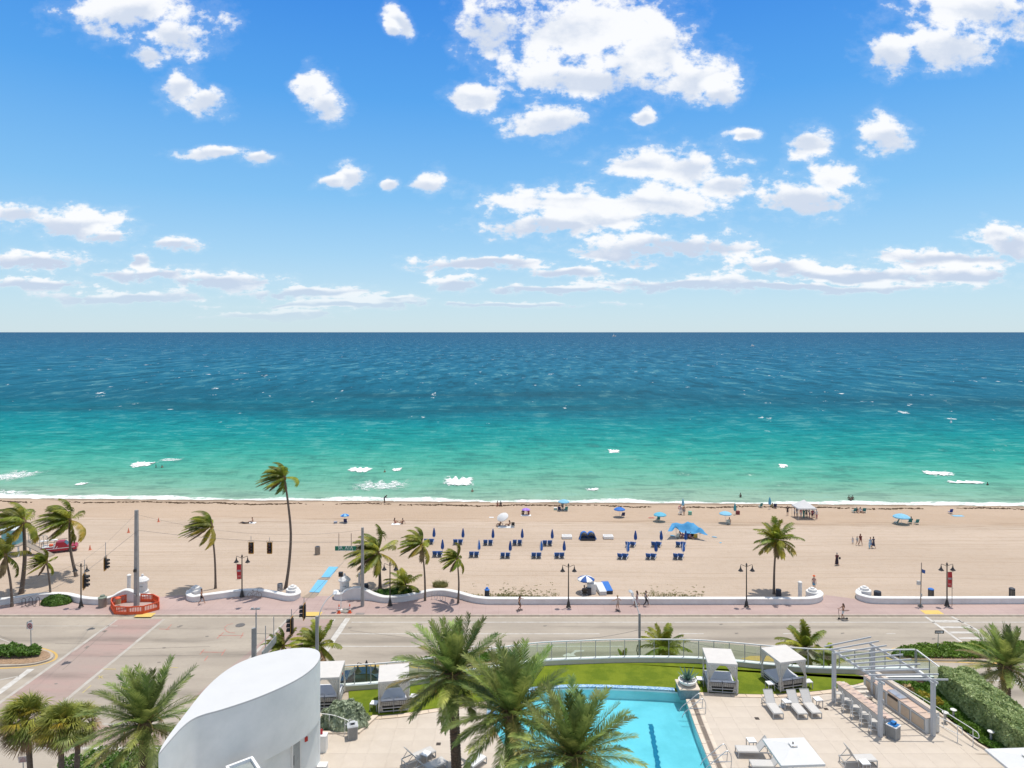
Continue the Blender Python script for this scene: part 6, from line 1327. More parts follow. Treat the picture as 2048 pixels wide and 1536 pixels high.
def signal(top, az, label, sz=1.0, hang=1.0, rings=True):
    """three section signal hanging from `top`; az = direction the lenses face"""
    t = thing('traffic_signal', label, 'traffic light', top, az, 'traffic signals hanging over the junction'); hh = .36*sz   # faces local -y
    m_ = MB(); m_.tube([(0, 0, -.12), (0, 0, hang)], .03, 6); m_.build('hanger', GALV, t)
    if rings:
        for s_ in (-1, 1): m_ = MB(); m_.tube([(s_*(.24+.13*math.cos(k_*PI/6)), 0, .02+.13*math.sin(k_*PI/6)) for k_ in range(13)], .014, 5); m_.build('cable_ring', BLACK, t)
    m_ = MB(); m_.box((0, .02, -.2-hh*1.5), (.34*sz, .22*sz, hh*3)); m_.build('housing', BLACK, t)
    m_ = MB(); m_.box((0, .04, -.2-hh*1.5), (.58*sz, .012, hh*3+.24*sz)); bp_ = m_.build('backplate', BLACK, t); m_ = MB()
    for x_ in (-1, 1): m_.box((x_*.29*sz, .03, -.2-hh*1.5), (.09, .02, hh*3+.28*sz))
    for z_ in (-1, 1): m_.box((0, .03, -.2-hh*1.5+z_*(hh*1.5+.14*sz)), (.56*sz, .02, .09))
    m_.build('reflective_border', mat('sign_amber', (.62, .30, .04), .5), bp_)
    for i in range(3):
        z_ = -.2-hh*(i+.5); mm = MB(); mm.tube([(0, -.09*sz, z_), (0, -.13*sz, z_)], .145*sz, 14); mm.build('lens', LENS, t)
        mm = MB(); n_ = 10; vs = []
        for q in range(n_+1): an_ = PI*(-.15+1.3*q/n_); vs += [(.16*sz*math.cos(an_), -.09*sz, z_+.16*sz*math.sin(an_)), (.16*sz*math.cos(an_), -.38*sz, z_-.02+.16*sz*math.sin(an_)), (.175*sz*math.cos(an_), -.38*sz, z_-.02+.175*sz*math.sin(an_)), (.175*sz*math.cos(an_), -.09*sz, z_+.175*sz*math.sin(an_))]
        mm.add(vs, [(q*4+j, (q+1)*4+j, (q+1)*4+(j+1) % 4, q*4+(j+1) % 4) for q in range(n_) for j in range(4)]); mm.build('visor', BLACK, t)
signal(S3, 0.0, 'traffic signal facing the camera, the one nearer the tall barrier pole', .95, .7); signal(S4, 0.0, 'traffic signal facing the camera, the one next to the S curved palm', .95, .55)
signal(S1, PI/2+.12, 'traffic signal seen from the side just left of the tallest pole', 1.02, 1.6); signal(S2, PI/2+.22, 'larger traffic signal seen from the side against the leftmost lamp post', 1.12, 1.3, False)
signal(S5, -PI/2, 'dark traffic signal seen edge on, upper of the two above the white tower', 1.0, .5, False); signal(S6, -PI/2, 'dark traffic signal seen edge on, lower of the two above the white tower', 1.0, .6, False)
def text(s_, size, loc, rot, m, name, parent, ext=.004, align='CENTER'):
    cu = bpy.data.curves.new(name, 'FONT'); cu.body = s_; cu.size = size; cu.extrude = ext; cu.align_x = align; cu.align_y = 'CENTER'; o = bpy.data.objects.new('tmp_text', cu); COL.objects.link(o)
    dg = bpy.context.evaluated_depsgraph_get(); me = bpy.data.meshes.new_from_object(o.evaluated_get(dg)); bpy.data.objects.remove(o); me.materials.clear(); me.materials.append(m)
    o = link(name, me, parent, loc); o.rotation_euler = rot; return o
SGREEN = mat('sign_green', (0.0, 0.17, 0.085), .5, var=.04); SW = mat('sign_white', (.78, .78, .76), .5, var=.02)
a = at_depth(670, 1092, 79.5); b = at_depth(712, 1101.5, 79.5); t = thing('street_sign', 'green overhead street sign reading SR A1A hanging beside the concrete pole', 'sign', ((a.x+b.x)/2, 79.5, (a.z+b.z)/2)); w_, h_ = b.x-a.x, a.z-b.z
m_ = MB(); m_.box((0, 0, 0), (w_, .04, h_)); m_.build('panel', SGREEN, t); m_ = MB()
for z_ in (-1, 1): m_.box((0, -.022, z_*(h_/2-.012)), (w_-.01, .008, .02))
m_.build('border', SW, t); text('SR  A1A', .50, (0, -.024, .075), (PI/2, 0, 0), SW, 'lettering', t); text('Ft Lauderdale Beach Bl', .19, (0, -.024, -.19), (PI/2, 0, 0), SW, 'small_lettering', t)
for dx in (-.78, .66): m_ = MB(); m_.tube([(dx, .03, h_/2-.05), (dx, .03, 1.75)], .035, 6); m_.build('hanger', mat('hanger_brown', (.22, .16, .13), .7), t)
a = at_depth(552, 1266, 52.6); b = at_depth(524, 1302, 49.9); v = b-a; v.z = 0; t = thing('street_sign', 'overhead street sign seen edge on between the pole and the two dark signals', 'sign', ((a.x+b.x)/2, (a.y+b.y)/2, 8.35), math.atan2(v.y, v.x)); L = v.length
m_ = MB(); m_.box((0, 0, 0), (L, .05, .55)); m_.build('panel', mat('sign_back', (.36, .38, .37), .45), t)
for dx in (-.9, .7): m_ = MB(); m_.tube([(dx, 0, .2), (dx, 0, 1.9)], .03, 6); m_.build('hanger', GALV, t)
# no u turn sign
p = P(62, 1303, .15); t = thing('traffic_sign', 'no U turn sign on a post in the left traffic island', 'sign', p, -.25); m_ = MB(); m_.bar((0, .03, 0), (-.08, .03, 2.6), .06); m_.build('post', GALV, t)
R_ = (PI/2, 0, 0)
m_ = MB(); m_.box((-.1, 0, 2.55), (.62, .02, .72)); m_.build('panel', SW, t); m_ = MB(); m_.box((-.48, .22, 2.55), (.02, .55, .72)); m_.build('side_panel', mat('sign_back', (.1, .1, .1), .6), t)
def ringm(c, r0, r1, y, n=24): 
    vs = []; 
    for i in range(n): a_ = 2*PI*i/n; vs += [(c[0]+r0*math.cos(a_), y, c[1]+r0*math.sin(a_)), (c[0]+r1*math.cos(a_), y, c[1]+r1*math.sin(a_)), (c[0]+r1*math.cos(a_), y+.01, c[1]+r1*math.sin(a_)), (c[0]+r0*math.cos(a_), y+.01, c[1]+r0*math.sin(a_))]
    return vs, [(i*4+j, ((i+1) % n)*4+j, ((i+1) % n)*4+(j+1) % 4, i*4+(j+1) % 4) for i in range(n) for j in range(4)]
m_ = MB(); m_.tube([(-.17, -.02, 2.36), (-.17, -.02, 2.62), (-.12, -.02, 2.70), (-.06, -.02, 2.70), (-.02, -.02, 2.62), (-.02, -.02, 2.46)], .028, 6); m_.add([(-.09, -.03, 2.50), (.05, -.03, 2.50), (-.02, -.03, 2.36)], [(0, 1, 2)]); m_.build('symbol', BLACK, t)
m_ = MB(); m_.add(*ringm((-.1, 2.55), .22, .28, -.045)); m_.bar((-.28, -.045, 2.73), (.08, -.045, 2.37), .045, .01); m_.build('prohibition_ring', mat('sign_ring_red', (.50, .02, .03), .5), t)
# one way sign
p = P(1876, 1300, .15); t = thing('traffic_sign', 'black and white ONE WAY arrow sign on the right traffic island', 'sign', p); m_ = MB(); m_.bar((0, .03, 0), (.06, .03, 1.95), .05); m_.build('post', GALV, t); m_ = MB(); m_.box((.14, 0, 1.80), (.92, .02, .31)); m_.build('panel', BLACK, t)
m_ = MB(); m_.add([(-.26, -.014, 1.74), (.34, -.014, 1.74), (.34, -.014, 1.68), (.54, -.014, 1.80), (.34, -.014, 1.92), (.34, -.014, 1.86), (-.26, -.014, 1.86)], [tuple(range(7))]); m_.build('arrow', SW, t); text('ONE WAY', .11, (.05, -.018, 1.80), R_, BLACK, 'lettering', t, .002)
# small tilted sign bottom left
c = at_depth(46, 1519, 47.5); t = thing('traffic_sign', 'small white sign with red print on a leaning post at bottom left', 'sign', (c.x+.08, 47.5, 0.0)); m_ = MB(); m_.bar((0, .02, 0), (-.10, .02, c.z+.1), .05); m_.build('post', GALV, t); m_ = MB(); m_.box((-.08, 0, c.z), (.64, .02, .42), ry=-.10); m_.build('panel', mat('sign_pinkish', (.56, .50, .48), .6), t)
m_ = MB()
for i, w_ in enumerate((.1, .34, .40, .44)): m_.box((-.08, -.016, c.z+.13-i*.085), (w_, .008, .035), ry=-.10)
m_.build('print', mat('print_red', (.42, .14, .12), .6), t)
# post with solar panel
p = P(1841, 1213, .12); t = thing('solar_post', 'thin wooden coloured post with a tilted solar panel at the right wall', 'post', p); m_ = MB(); m_.tube([(0, 0, 0), (.12, 0, 5.1)], [.06, .045], 8); m_.build('pole', mat('post_tan', (.36, .29, .23), .7), t); m_ = MB(); m_.lathe([(.32, 0), (.26, .12), (.1, .3)], n=12); m_.build('base', IRON, t)
m_ = MB(); m_.box((.38, .1, 4.05), (.42, .03, .42), rx=-.7, rz=-.35, ry=.3); sp_ = m_.build('solar_panel', mat('solar_blue', (.02, .05, .16), .2), t); m_ = MB(); m_.box((-.22, 0, 2.75), (.34, .25, .45)); m_.build('equipment_box', mat('box_white', (.6, .58, .55), .6), t); m_ = MB(); m_.box((.05, -.08, 1.35), (.14, .12, .35)); m_.build('meter', GALV, t)
p = P(1904, 1212, .12); m_ = MB(); m_.tube([(0, 0, 0), (.02, 0, 3.3)], .035, 6); o = m_.build('sign_post', mat('post_tan', (.36, .29, .23), .7)); o.location = p; tag(o, 'thin plain post right beside the lamp post with the right banner', 'post')
# pedestrian signal, cones and dug up pavement
p = P(682, 1221, .12); t = thing('pedestrian_signal', 'black pedestrian signal on a slim white post by the orange cones', 'signal', p); m_ = MB(); m_.tube([(0, 0, 0), (0, 0, 3.9)], .05, 8); m_.build('pole', WHITE, t); m_ = MB(); m_.box((-.02, 0, 4.15), (.46, .3, .50)); m_.box((-.02, -.18, 4.36), (.44, .16, .06)); m_.build('signal_head', BLACK, t)
m_ = MB(); m_.lathe([(.22, 0), (.2, .1), (.07, .2)], n=12); m_.build('base', WHITE, t)
def cone(px, py, label, h=.95):
    p = P(px, py, .12); t = thing('traffic_cone', label, 'traffic cone', p); m_ = MB(); m_.box((0, 0, .03), (.42, .42, .06)); m_.build('base', ORANGE, t); m_ = MB(); m_.lathe([(.17, .06), (.05, h), (.03, h+.04)], n=12); m_.build('body', ORANGE, t, True); m_ = MB(); m_.lathe([(.135, .35), (.112, .52)], n=12); m_.lathe([(.10, .6), (.082, .72)], n=12); m_.build('reflective_band', SW, t)
cone(678, 1226, 'orange traffic cone left of the dug up patch'); cone(699.5, 1225.5, 'orange traffic cone right of the dug up patch')
m_ = MB(); r = random.Random(8)
for i in range(60): a_ = r.uniform(0, 6.28); q = r.random()**.5; p = P(690+14*q*math.cos(a_), 1222+4.5*q*math.sin(a_), .12); m_.box((p.x, p.y, .15+r.uniform(0, .06)), (r.uniform(.1, .4), r.uniform(.1, .35), .06), r.uniform(0, 3))
o = m_.build('rubble', mat('rubble_grey', (.20, .18, .155), .95, c2=(.4, .37, .33), scale=4)); tag(o, 'small heap of broken paving between the two orange cones', kind='stuff')
# orange water filled barrier ring
bt = thing('safety_barrier', 'bright orange plastic barrier ring around the tallest concrete pole', 'barrier')
pl = [P(a_, b_, .12) for a_, b_ in ((253, 1204.5), (224, 1211), (222, 1217), (229, 1228.5), (256, 1229.5), (286, 1228), (318, 1219), (318, 1210), (306, 1203.5), (281, 1203.5))]
def barrier_panel(a, b):
    d = b-a; L = d.length; t = bpy.data.objects.new('barrier_panel', None); m_ = MB(); m_.box((L/2, 0, .86), (L, .09, .12)); m_.box((L/2, 0, .16), (L, .12, .30)); m_.box((L/2, 0, .62), (L, .07, .07)) if False else None
    n_ = max(2, int(L/.17))
    for i in range(n_+1): m_.box((L*i/n_ if 0 < i < n_ else (.05 if i == 0 else L-.05), 0, .55), (.06 if 0 < i < n_ else .1, .07, .52))
    o = m_.build('barrier_panel', ORANGE, bt); o.location = a; o.rotation_euler = (0, 0, math.atan2(d.y, d.x)); bpy.data.objects.remove(t)
for i in range(len(pl)-1): barrier_panel(pl[i], pl[i+1])
p = P(231, 1216, .12); m_ = MB(); m_.sph((0, 0, .95), (.32, .32, .14), 12, 6); m_.lathe([(.30, .3), (.30, .9)], n=14, mat=1); o = m_.build('barrier_drum', [ORANGE, mat('drum_yellow', (.5, .36, .2), .6)]); o.location = (p.x, p.y+.5, .12); tag(o, 'drum with an orange lid inside the left of the barrier ring', 'drum')
# trash cans and barrels on the beach side
def barrel(p, label, body, r_=.3, h=.9, lid=None, ribs=True):
    t = thing('trash_barrel', label, 'trash can', p); m_ = MB(); pr = [(r_, 0)]
    for i in range(5): pr += [(r_*1.06, h*(i+.2)/5), (r_*.99, h*(i+.8)/5)] if ribs else [(r_, h*(i+.5)/5)]
    m_.lathe(pr+[(r_, h)], n=18); m_.build('body', body, t, True); m_ = MB(); m_.lathe([(r_*.85, h-.1), (r_*.85, h+.005)], n=18); m_.build('opening', BLACK, t)
    if lid: m_ = MB(); m_.lathe([(r_*1.1, h), (r_*1.12, h+.06), (r_*.6, h+.16), (r_*.55, h+.3), (r_*.1, h+.34)], n=18); m_.build('lid', lid, t, True)
TAN = mat('barrel_tan', (.30, .25, .20), .8, c2=(.24, .2, .165), scale=4); DKG = mat('can_dark', (.045, .05, .065), .6)
barrel(B(635, 1109), 'tan trash barrel alone on the open sand left of the street sign', TAN, .37, 1.15); barrel(P(205, 1213.5, .12), 'tan stone litter bin standing on the pavement near the orange barrier', TAN, .43, 1.05, mat('bin_green_top', (.2, .24, .18), .6), False)
barrel(B(560, 1182), 'pale striped can on the sand beside the S curved palm', mat('can_stripe', (.5, .5, .5), .6, c2=(.15, .15, .16), scale=5, detail=0), .32, .9); barrel(B(732, 1184), 'dark slatted can behind the wall beside the concrete sign pole', DKG, .3, 1.0); barrel(B(974, 1194), 'dark can with a blue top behind the middle wall in the beach grass', DKG, .28, .85, ROYAL)
barrel(B(1557, 1193), 'dark slatted can on the sand right of the upright coconut palm', DKG, .32, .85); barrel(B(1755, 1195), 'black open can beside the first pillar of the right wall', DKG, .4, .75)
def rack_can(px, py, label, top=None):
    p = B(px, py); t = thing('slatted_can', label, 'trash can', p); m_ = MB()
    for i in range(12): a_ = i*PI/6; m_.box((.3*math.cos(a_), .3*math.sin(a_), .45), (.06, .03, .9), a_+PI/2)
    m_.build('slats', DKG, t); m_ = MB(); m_.lathe([(.27, .05), (.27, .85)], n=14); m_.build('liner', mat('can_liner', (.35, .3, .22), .7), t); m_ = MB(); m_.lathe([(.33, .9), (.33, .98), (.2, 1.06)], n=14); m_.build('lid', top or DKG, t)
rack_can(1862, 1194, 'slatted can with a blue lid behind the right wall', ROYAL); rack_can(2024, 1193, 'slatted dark can at the far right behind the wall')
def rack(px, py, rz, label, n=4, m=GALV, h=.95):
    p = P(px, py, .12); t = thing('bike_rack', label, 'bike rack', p, rz); pts = []
    for i in range(n): x0 = i*.72-n*.36; pts += [(x0, 0, 0 if i == 0 else .18), (x0, 0, h-.15), (x0+.12, 0, h), (x0+.24, 0, h), (x0+.36, 0, h-.15), (x0+.36, 0, .18), (x0+.48, 0, .04), (x0+.6, 0, .04)]
    pts += [(n*.36, 0, .18), (n*.36, 0, h-.1)] if False else []; pts[-2:] = []; m_ = MB(); m_.tube(pts[:-1]+[(pts[-1][0], 0, 0)], .03, 8); m_.build('wave_tube', m, t, True)
rack(880, 1200.5, -.35, 'silver wave bike rack on the pavement between the two slim palms', 3, STEEL); rack(65, 1213, .22, 'dark wave bike rack at the left behind the leftmost palm trunk', 3, BRONZE, 1.05)
# bicycle against the wall
p = P(510, 1195.5, .12); t = thing('bicycle', 'bicycle leaning against the short curved white wall', 'bicycle', (p.x, p.y-.15, .12), .06); BLU = mat('bike_frame', (.30, .16, .09), .4)
for x_ in (-.52, .52):
    m_ = MB(); m_.tube([(x_+.33*math.cos(k_*PI/10), 0, .34+.33*math.sin(k_*PI/10)) for k_ in range(21)], .022, 6); w_ = m_.build('wheel', mat('tyre_tan', (.30, .21, .13), .7), t); m_ = MB()
    for k_ in range(6): m_.tube([(x_, 0, .34), (x_+.32*math.cos(k_*1.05), 0, .34+.32*math.sin(k_*1.05))], .004, 3)
    m_.build('spokes', STEEL, w_)
m_ = MB()
for a_, b_ in (((-.52, .34), (-.15, .85)), ((-.15, .85), (.36, .85)), ((.36, .92), (.52, .34)), ((-.15, .85), (0, .33)), ((0, .33), (.36, .85)), ((-.52, .34), (0, .33))): m_.tube([(a_[0], 0, a_[1]), (b_[0], 0, b_[1])], .018, 6)
m_.build('frame', BLU, t); m_ = MB(); m_.sph((-.2, 0, .97), (.14, .07, .035), 8, 5); m_.build('saddle', BLACK, t); m_ = MB(); m_.tube([(.42, -.28, 1.06), (.33, -.1, 1.02), (.33, .1, 1.02), (.42, .28, 1.06)], .014, 6); m_.build('handlebar', BLACK, t)
# ---- car on the near lane, seen through the glass
def car(loc, rz, label, paint):
    t = thing('parked_car', label, 'car', loc, rz); m_ = MB(); prof = [(-2.25, .45), (-2.3, .75), (-2.1, .98), (-1.55, 1.05), (-.95, 1.42), (.1, 1.46), (.55, 1.38), (1.15, 1.02), (2.0, .88), (2.28, .65), (2.28, .4), (1.9, .22), (-1.9, .22)]
    def ring_(w, sc=1.0): return [(x, w, z) for x, z in prof]
    ws = [-.78, -.9, -.9, .9, .9, .78]; n = len(prof); rows = []
    for i, w in enumerate((-.82, -.92, .92, .82)): rows.append([(x*(.985 if i in (0, 3) else 1), w*(1 if z < 1.06 else .74), z*(1 if i in (1, 2) else .985)) for x, z in prof])
    m_.add([v for r_ in rows for v in r_], [(i*n+j, i*n+(j+1) % n, (i+1)*n+(j+1) % n, (i+1)*n+j) for i in range(3) for j in range(n)] + [tuple(range(n))[::-1], tuple(3*n+j for j in range(n))]); m_.build('body', paint, t, True)
    GLS = mat('car_glass', (.03, .06, .08), .08, spec=.8)
    m_ = MB(); m_.add([(.6, -.66, 1.385), (1.1, -.76, 1.09), (1.1, .76, 1.09), (.6, .66, 1.385)], [(0, 1, 2, 3)]); m_.v = [(x+.03, y, z+.03) for x, y, z in m_.v]; m_.build('windscreen', GLS, t); m_ = MB(); m_.add([(-1.02, -.66, 1.42), (-1.5, -.76, 1.1), (-1.5, .76, 1.1), (-1.02, .66, 1.42)], [(3, 2, 1, 0)]); m_.v = [(x-.03, y, z+.02) for x, y, z in m_.v]; m_.build('rear_window', GLS, t)
    for s_ in (-1, 1): m_ = MB(); m_.add([(-1.3, s_*.80, 1.1), (-.9, s_*.705, 1.38), (.1, s_*.70, 1.41), (.55, s_*.71, 1.34), (.95, s_*.80, 1.09)], [(0, 1, 2, 3, 4)]); m_.build('side_window', GLS, t)
    for x_ in (-1.45, 1.42):
        for s_ in (-1, 1): m_ = MB(); m_.tube([(x_, s_*.80, .33), (x_, s_*.94, .33)], .33, 18); w_ = m_.build('wheel', BLACK, t); m_ = MB(); m_.tube([(x_, s_*.93, .33), (x_, s_*.955, .33)], .2, 12); m_.build('rim', STEEL, w_)
    for s_ in (-1, 1): m_ = MB(); m_.sph((2.12, s_*.66, .74), (.16, .16, .09), 8, 6); m_.build('headlight', SW, t, True); m_ = MB(); m_.sph((-2.22, s_*.68, .82), (.08, .2, .09), 8, 6); m_.build('tail_light', mat('tail_red', (.4, .01, .01), .3), t, True)
c = P(732, 1361, .5); car((c.x, c.y, 0), .03, 'dark blue car on the street seen through the glass between the two left cabanas', mat('car_navy', (.012, .03, .075), .2, spec=.7))
# ---- red lifeguard pickup
a = B(92, 1108); b = B(147, 1099); c = (a+b)/2; t = thing('pickup_truck', 'red beach patrol pickup with white stripes behind the curved palm', 'pickup truck', (c.x, c.y, c.z), math.radians(24)); t.scale = (.85, .85, .85); RED = mat('truck_red', (.40, .012, .035), .3, c2=(.36, .01, .03)); 
m_ = MB(); prof = [(-2.6, .45), (-2.6, 1.05), (-.55, 1.08), (-.5, 1.75), (-.2, 1.85), (.65, 1.83), (1.25, 1.2), (2.35, 1.1), (2.6, .9), (2.6, .42)]; n = len(prof); rows = [[(x, w*(1 if z < 1.25 else .84), z) for x, z in prof] for w in (-.95, .95)]
m_.add(rows[0]+rows[1], [(j, (j+1) % n, n+(j+1) % n, n+j) for j in range(n)] + [tuple(range(n))[::-1], tuple(n+j for j in range(n))]); m_.build('body', RED, t, True)
m_ = MB(); m_.box((-1.6, 0, 1.16), (1.9, 1.7, .12)); m_.build('bed', WHITE, t); m_ = MB()
for x_ in (-2.5, -.7):
    for s_ in (-1, 1): m_.bar((x_, s_*.85, 1.1), (x_, s_*.85, 1.95), .06)
    m_.bar((x_, -.9, 1.95), (x_, .9, 1.95), .06)
for s_ in (-1, 1): m_.bar((-2.55, s_*.85, 1.95), (1.0, s_*.85, 1.97), .06)
m_.build('ladder_rack', BLACK, t); m_ = MB(); m_.box((-1.7, .25, 2.06), (2.6, .6, .1)); m_.build('rescue_board', WHITE, t, True); m_ = MB(); m_.sph((-1.2, -.45, 1.4), (.35, .3, .25), 8, 6); m_.build('gear', ORANGE, t)
m_ = MB()
for s_ in (-1, 1): m_.box((.25, s_*.965, .86), (4.2, .012, .10)); m_.box((-.75, s_*.965, 1.0), (.1, .012, .5), ry=.6); m_.box((-.35, s_*.965, 1.0), (.1, .012, .5), ry=.6)
m_.build('stripes', SW, t); GLS = mat('car_glass', (.03, .06, .08), .08)
m_ = MB(); m_.add([(.74, -.76, 1.78), (1.22, -.88, 1.28), (1.22, .88, 1.28), (.74, .76, 1.78)], [(0, 1, 2, 3)]); m_.v = [(x+.02, y, z+.02) for x, y, z in m_.v]; m_.build('windscreen', GLS, t)
for s_ in (-1, 1): m_ = MB(); m_.add([(-.4, s_*.86, 1.3), (-.38, s_*.81, 1.7), (.62, s_*.81, 1.7), (1.0, s_*.87, 1.3)], [(0, 1, 2, 3)]); m_.build('side_window', GLS, t)
for x_ in (-1.7, 1.7):
    for s_ in (-1, 1): m_ = MB(); m_.tube([(x_, s_*.78, .38), (x_, s_*1.0, .38)], .38, 16); w_ = m_.build('wheel', BLACK, t); m_ = MB(); m_.tube([(x_, s_*.99, .38), (x_, s_*1.02, .38)], .2, 12); m_.build('rim', STEEL, w_)
# ---- lifeguard stand with ramp
p = B(28, 1108); t = thing('lifeguard_tower', 'pale lifeguard stand with a railed ramp behind the left palms', 'lifeguard tower', (p.x, p.y, p.z)); LGW = mat('lifeguard_white', (.66, .72, .72), .6); LGC = mat('lifeguard_aqua', (.22, .50, .52), .6)
m_ = MB(); m_.box((0, 0, 1.55), (3.4, 2.9, .12)); m_.build('platform', TAN, t)
for x_ in (-1.5, 1.5):
    for y_ in (-1.2, 1.2): mm = MB(); mm.bar((x_, y_, -.2), (x_, y_, 1.5), .16); mm.build('post', LGW, t); 
m_ = MB(); m_.box((-.2, .2, 2.65), (2.2, 1.9, 2.1)); m_.build('cabin', LGC, t); m_ = MB(); m_.prism([(-1.7, -1.2), (1.2, -1.2), (1.2, 1.5), (-1.7, 1.5)], 3.70, 3.82); m_.add([(-1.7, -1.2, 3.82), (1.2, -1.2, 3.82), (1.2, 1.5, 3.82), (-1.7, 1.5, 3.82), (-.25, .15, 4.4)], [(0, 1, 4), (1, 2, 4), (2, 3, 4), (3, 0, 4)]); m_.build('roof', LGW, t)
m_ = MB(); m_.add([(1.7, -.6, 1.6), (6.2, -1.6, .1), (6.2, -.4, .1), (1.7, .6, 1.6), (1.7, -.6, 1.5), (6.2, -1.6, 0), (6.2, -.4, 0), (1.7, .6, 1.5)], [(0, 1, 2, 3), (7, 6, 5, 4), (0, 4, 5, 1), (1, 5, 6, 2), (2, 6, 7, 3)]); m_.build('ramp', TAN, t)
m_ = MB()
for y_ in (-1.4, 1.4): m_.bar((-1.7, y_, 2.5), (1.7, y_, 2.5), .06)
for k_ in range(6): x_ = 1.7+k_*.62; y_ = .7-.2*k_*.62/1.0*.9; m_.bar((x_, .55-k_*.1, 1.6-k_*.2), (x_, .55-k_*.1, 2.6), .05)
m_.bar((1.7, .55, 2.6), (4.8, .05, 2.6), .06); m_.bar((1.7, .55, 1.7), (4.8, .05, 1.2), .05)
for k_ in range(5): x_ = 1.7+k_*.62; m_.bar((x_, .55-k_*.1, 1.7), (x_+.62, .45-k_*.1, 2.6), .03)
m_.build('ramp_railing', GALV, t)
for px, py, lb in ((317, 1044, 'small orange cone flag near the water, farthest of three'), (257, 1065, 'small orange cone flag left of the tallest pole top'), (180, 1100, 'small orange cone flag right of the red pickup')):
    p = B(px, py); t = thing('beach_cone', lb, 'traffic cone', p); m_ = MB(); m_.box((0, 0, .02), (.36, .36, .04)); m_.build('base', ORANGE, t); m_ = MB(); m_.lathe([(.17, .04), (.03, .75)], n=10); m_.build('body', mat('cone_faded', (.75, .22, .12), .6), t)
# blue mat with ramp
t = thing('beach_access_mat', 'two lengths of light blue access mat laid on the sand', 'beach mat'); MATB = mat('mat_blue', (.17, .46, .66), .9, c2=(.14, .40, .60), scale=2)
def matp(pxs, nm, m, h=.03): pts = [B(*q) for q in pxs]; m_ = MB(); z_ = sum(p.z for p in pts)/4; m_.add([(p.x, p.y, p.z+.03+h) for p in pts]+[(p.x, p.y, p.z-.05) for p in pts], [(0, 1, 2, 3), (0, 4, 5, 1), (1, 5, 6, 2), (2, 6, 7, 3), (3, 7, 4, 0)]); return m_.build(nm, m, t)
matp([(618.5, 1184.5), (638.5, 1185.5), (656, 1161.5), (635.5, 1160.5)], 'mat_length', MATB); matp([(642.5, 1155), (660.5, 1155), (676.5, 1134.5), (658, 1134)], 'mat_length', MATB)
matp([(604, 1196), (628, 1197), (638, 1187), (620, 1185.5)], 'timber_ramp', mat('ramp_timber', (.34, .27, .20), .8)); matp([(636, 1159.5), (656.5, 1160.5), (660, 1156.2), (641, 1156)], 'timber_joint', mat('ramp_timber', (.34, .27, .20), .8))

# ================================================================ BEACH FURNITURE
def lounger(label, p, rz=0.0, seed=0):
    t = thing('beach_lounger', label, 'beach lounger', p, rz, 'navy beach loungers in pairs facing the sea'); z = .28; w = .62   # head at -y, foot toward sea
    m_ = MB(); m_.bar((-w/2, -.9, z), (-w/2, .95, z), .05); m_.bar((w/2, -.9, z), (w/2, .95, z), .05); m_.build('frame', WHITE, t); m_ = MB(); m_.box((0, .35, z+.07), (w-.02, 1.25, .09)); m_.build('seat_pad', NAVY, t, True)
    m_ = MB(); m_.box((0, -.50, z+.34), (w-.02, .09, .72), rx=.62); m_.build('back_pad', NAVY, t, True)
    for x_ in (-w/2, w/2):
        for y_ in (-.62, .75): mm = MB(); mm.bar((x_, y_, -.05), (x_, y_, z), .05); mm.build('leg', WHITE, t)
    return t
def beach_umb_closed(p, label, m=NAVY, h=2.15, group='closed blue umbrellas between beach loungers', two=None):
    t = thing('beach_umbrella', label, 'umbrella', p, 0, group); m_ = MB(); m_.tube([(0, 0, -.2), (0, 0, h+.12)], .025, 6); m_.build('pole', WHITE, t); m_ = MB()
    n = 12; pr = [(.17, h*.36), (.25, h*.43), (.27, h*.55), (.19, h*.78), (.08, h*.97), (.01, h+.06)]; vs = []
    for r_, z_ in pr: vs += [((r_*(1 if j % 2 else .68))*math.cos(2*PI*j/n), (r_*(1 if j % 2 else .68))*math.sin(2*PI*j/n), z_) for j in range(n)]
    m_.add(vs, [(i*n+j, i*n+(j+1) % n, (i+1)*n+(j+1) % n, (i+1)*n+j) for i in range(len(pr)-1) for j in range(n)])
    if two:
        for i in range(len(m_.m)): m_.m[i] = 1 if (i % n) in (0, 1, 6, 7) else 0
    m_.build('folded_canopy', [m, two] if two else m, t); m_ = MB(); m_.lathe([(.16, h*.35), (.19, h*.37), (.12, h*.41)], n=10); m_.build('strap', mat('strap_pale', (.55, .6, .65), .7), t)
r_up = [(868, 1085), (926, 1086), (986, 1087), (1044.5, 1087), (1104.5, 1088), (1271, 1091), (1322.5, 1091), (1371.5, 1091)]
r_lo = [(885, 1110), (958, 1111), (1020.5, 1113), (1082.5, 1113), (1128.5, 1113), (1255.5, 1115), (1312, 1115), (1366.5, 1115)]
twosets = {('front', 1), ('front', 3), ('front', 5), ('front', 7)}
for row, lst in (('back', r_up), ('front', r_lo)):
    for i, (px, py) in enumerate(lst):
        tag_ = 'the %s pair from the left in the %s row' % (ordinal(i), 'seaward' if row == 'back' else 'landward')
        skew = -.35 if i >= 5 else 0.0; p = B(px, py); sc_ = p.y/FP
        for k_, dx in enumerate((-15.0, -5.0)):
            q = B(px+dx, py+2.0); lounger('%s navy lounger of %s' % (('left', 'right')[k_], tag_), q, skew)
        u_ = B(px, py-1.5); beach_umb_closed(u_, 'closed %s umbrella of %s' % ('blue and white' if (row, i) in twosets else 'navy', tag_), NAVY if row == 'back' or i % 2 == 0 else ROYAL, 2.15, two=WHITE if (row, i) in twosets else None)
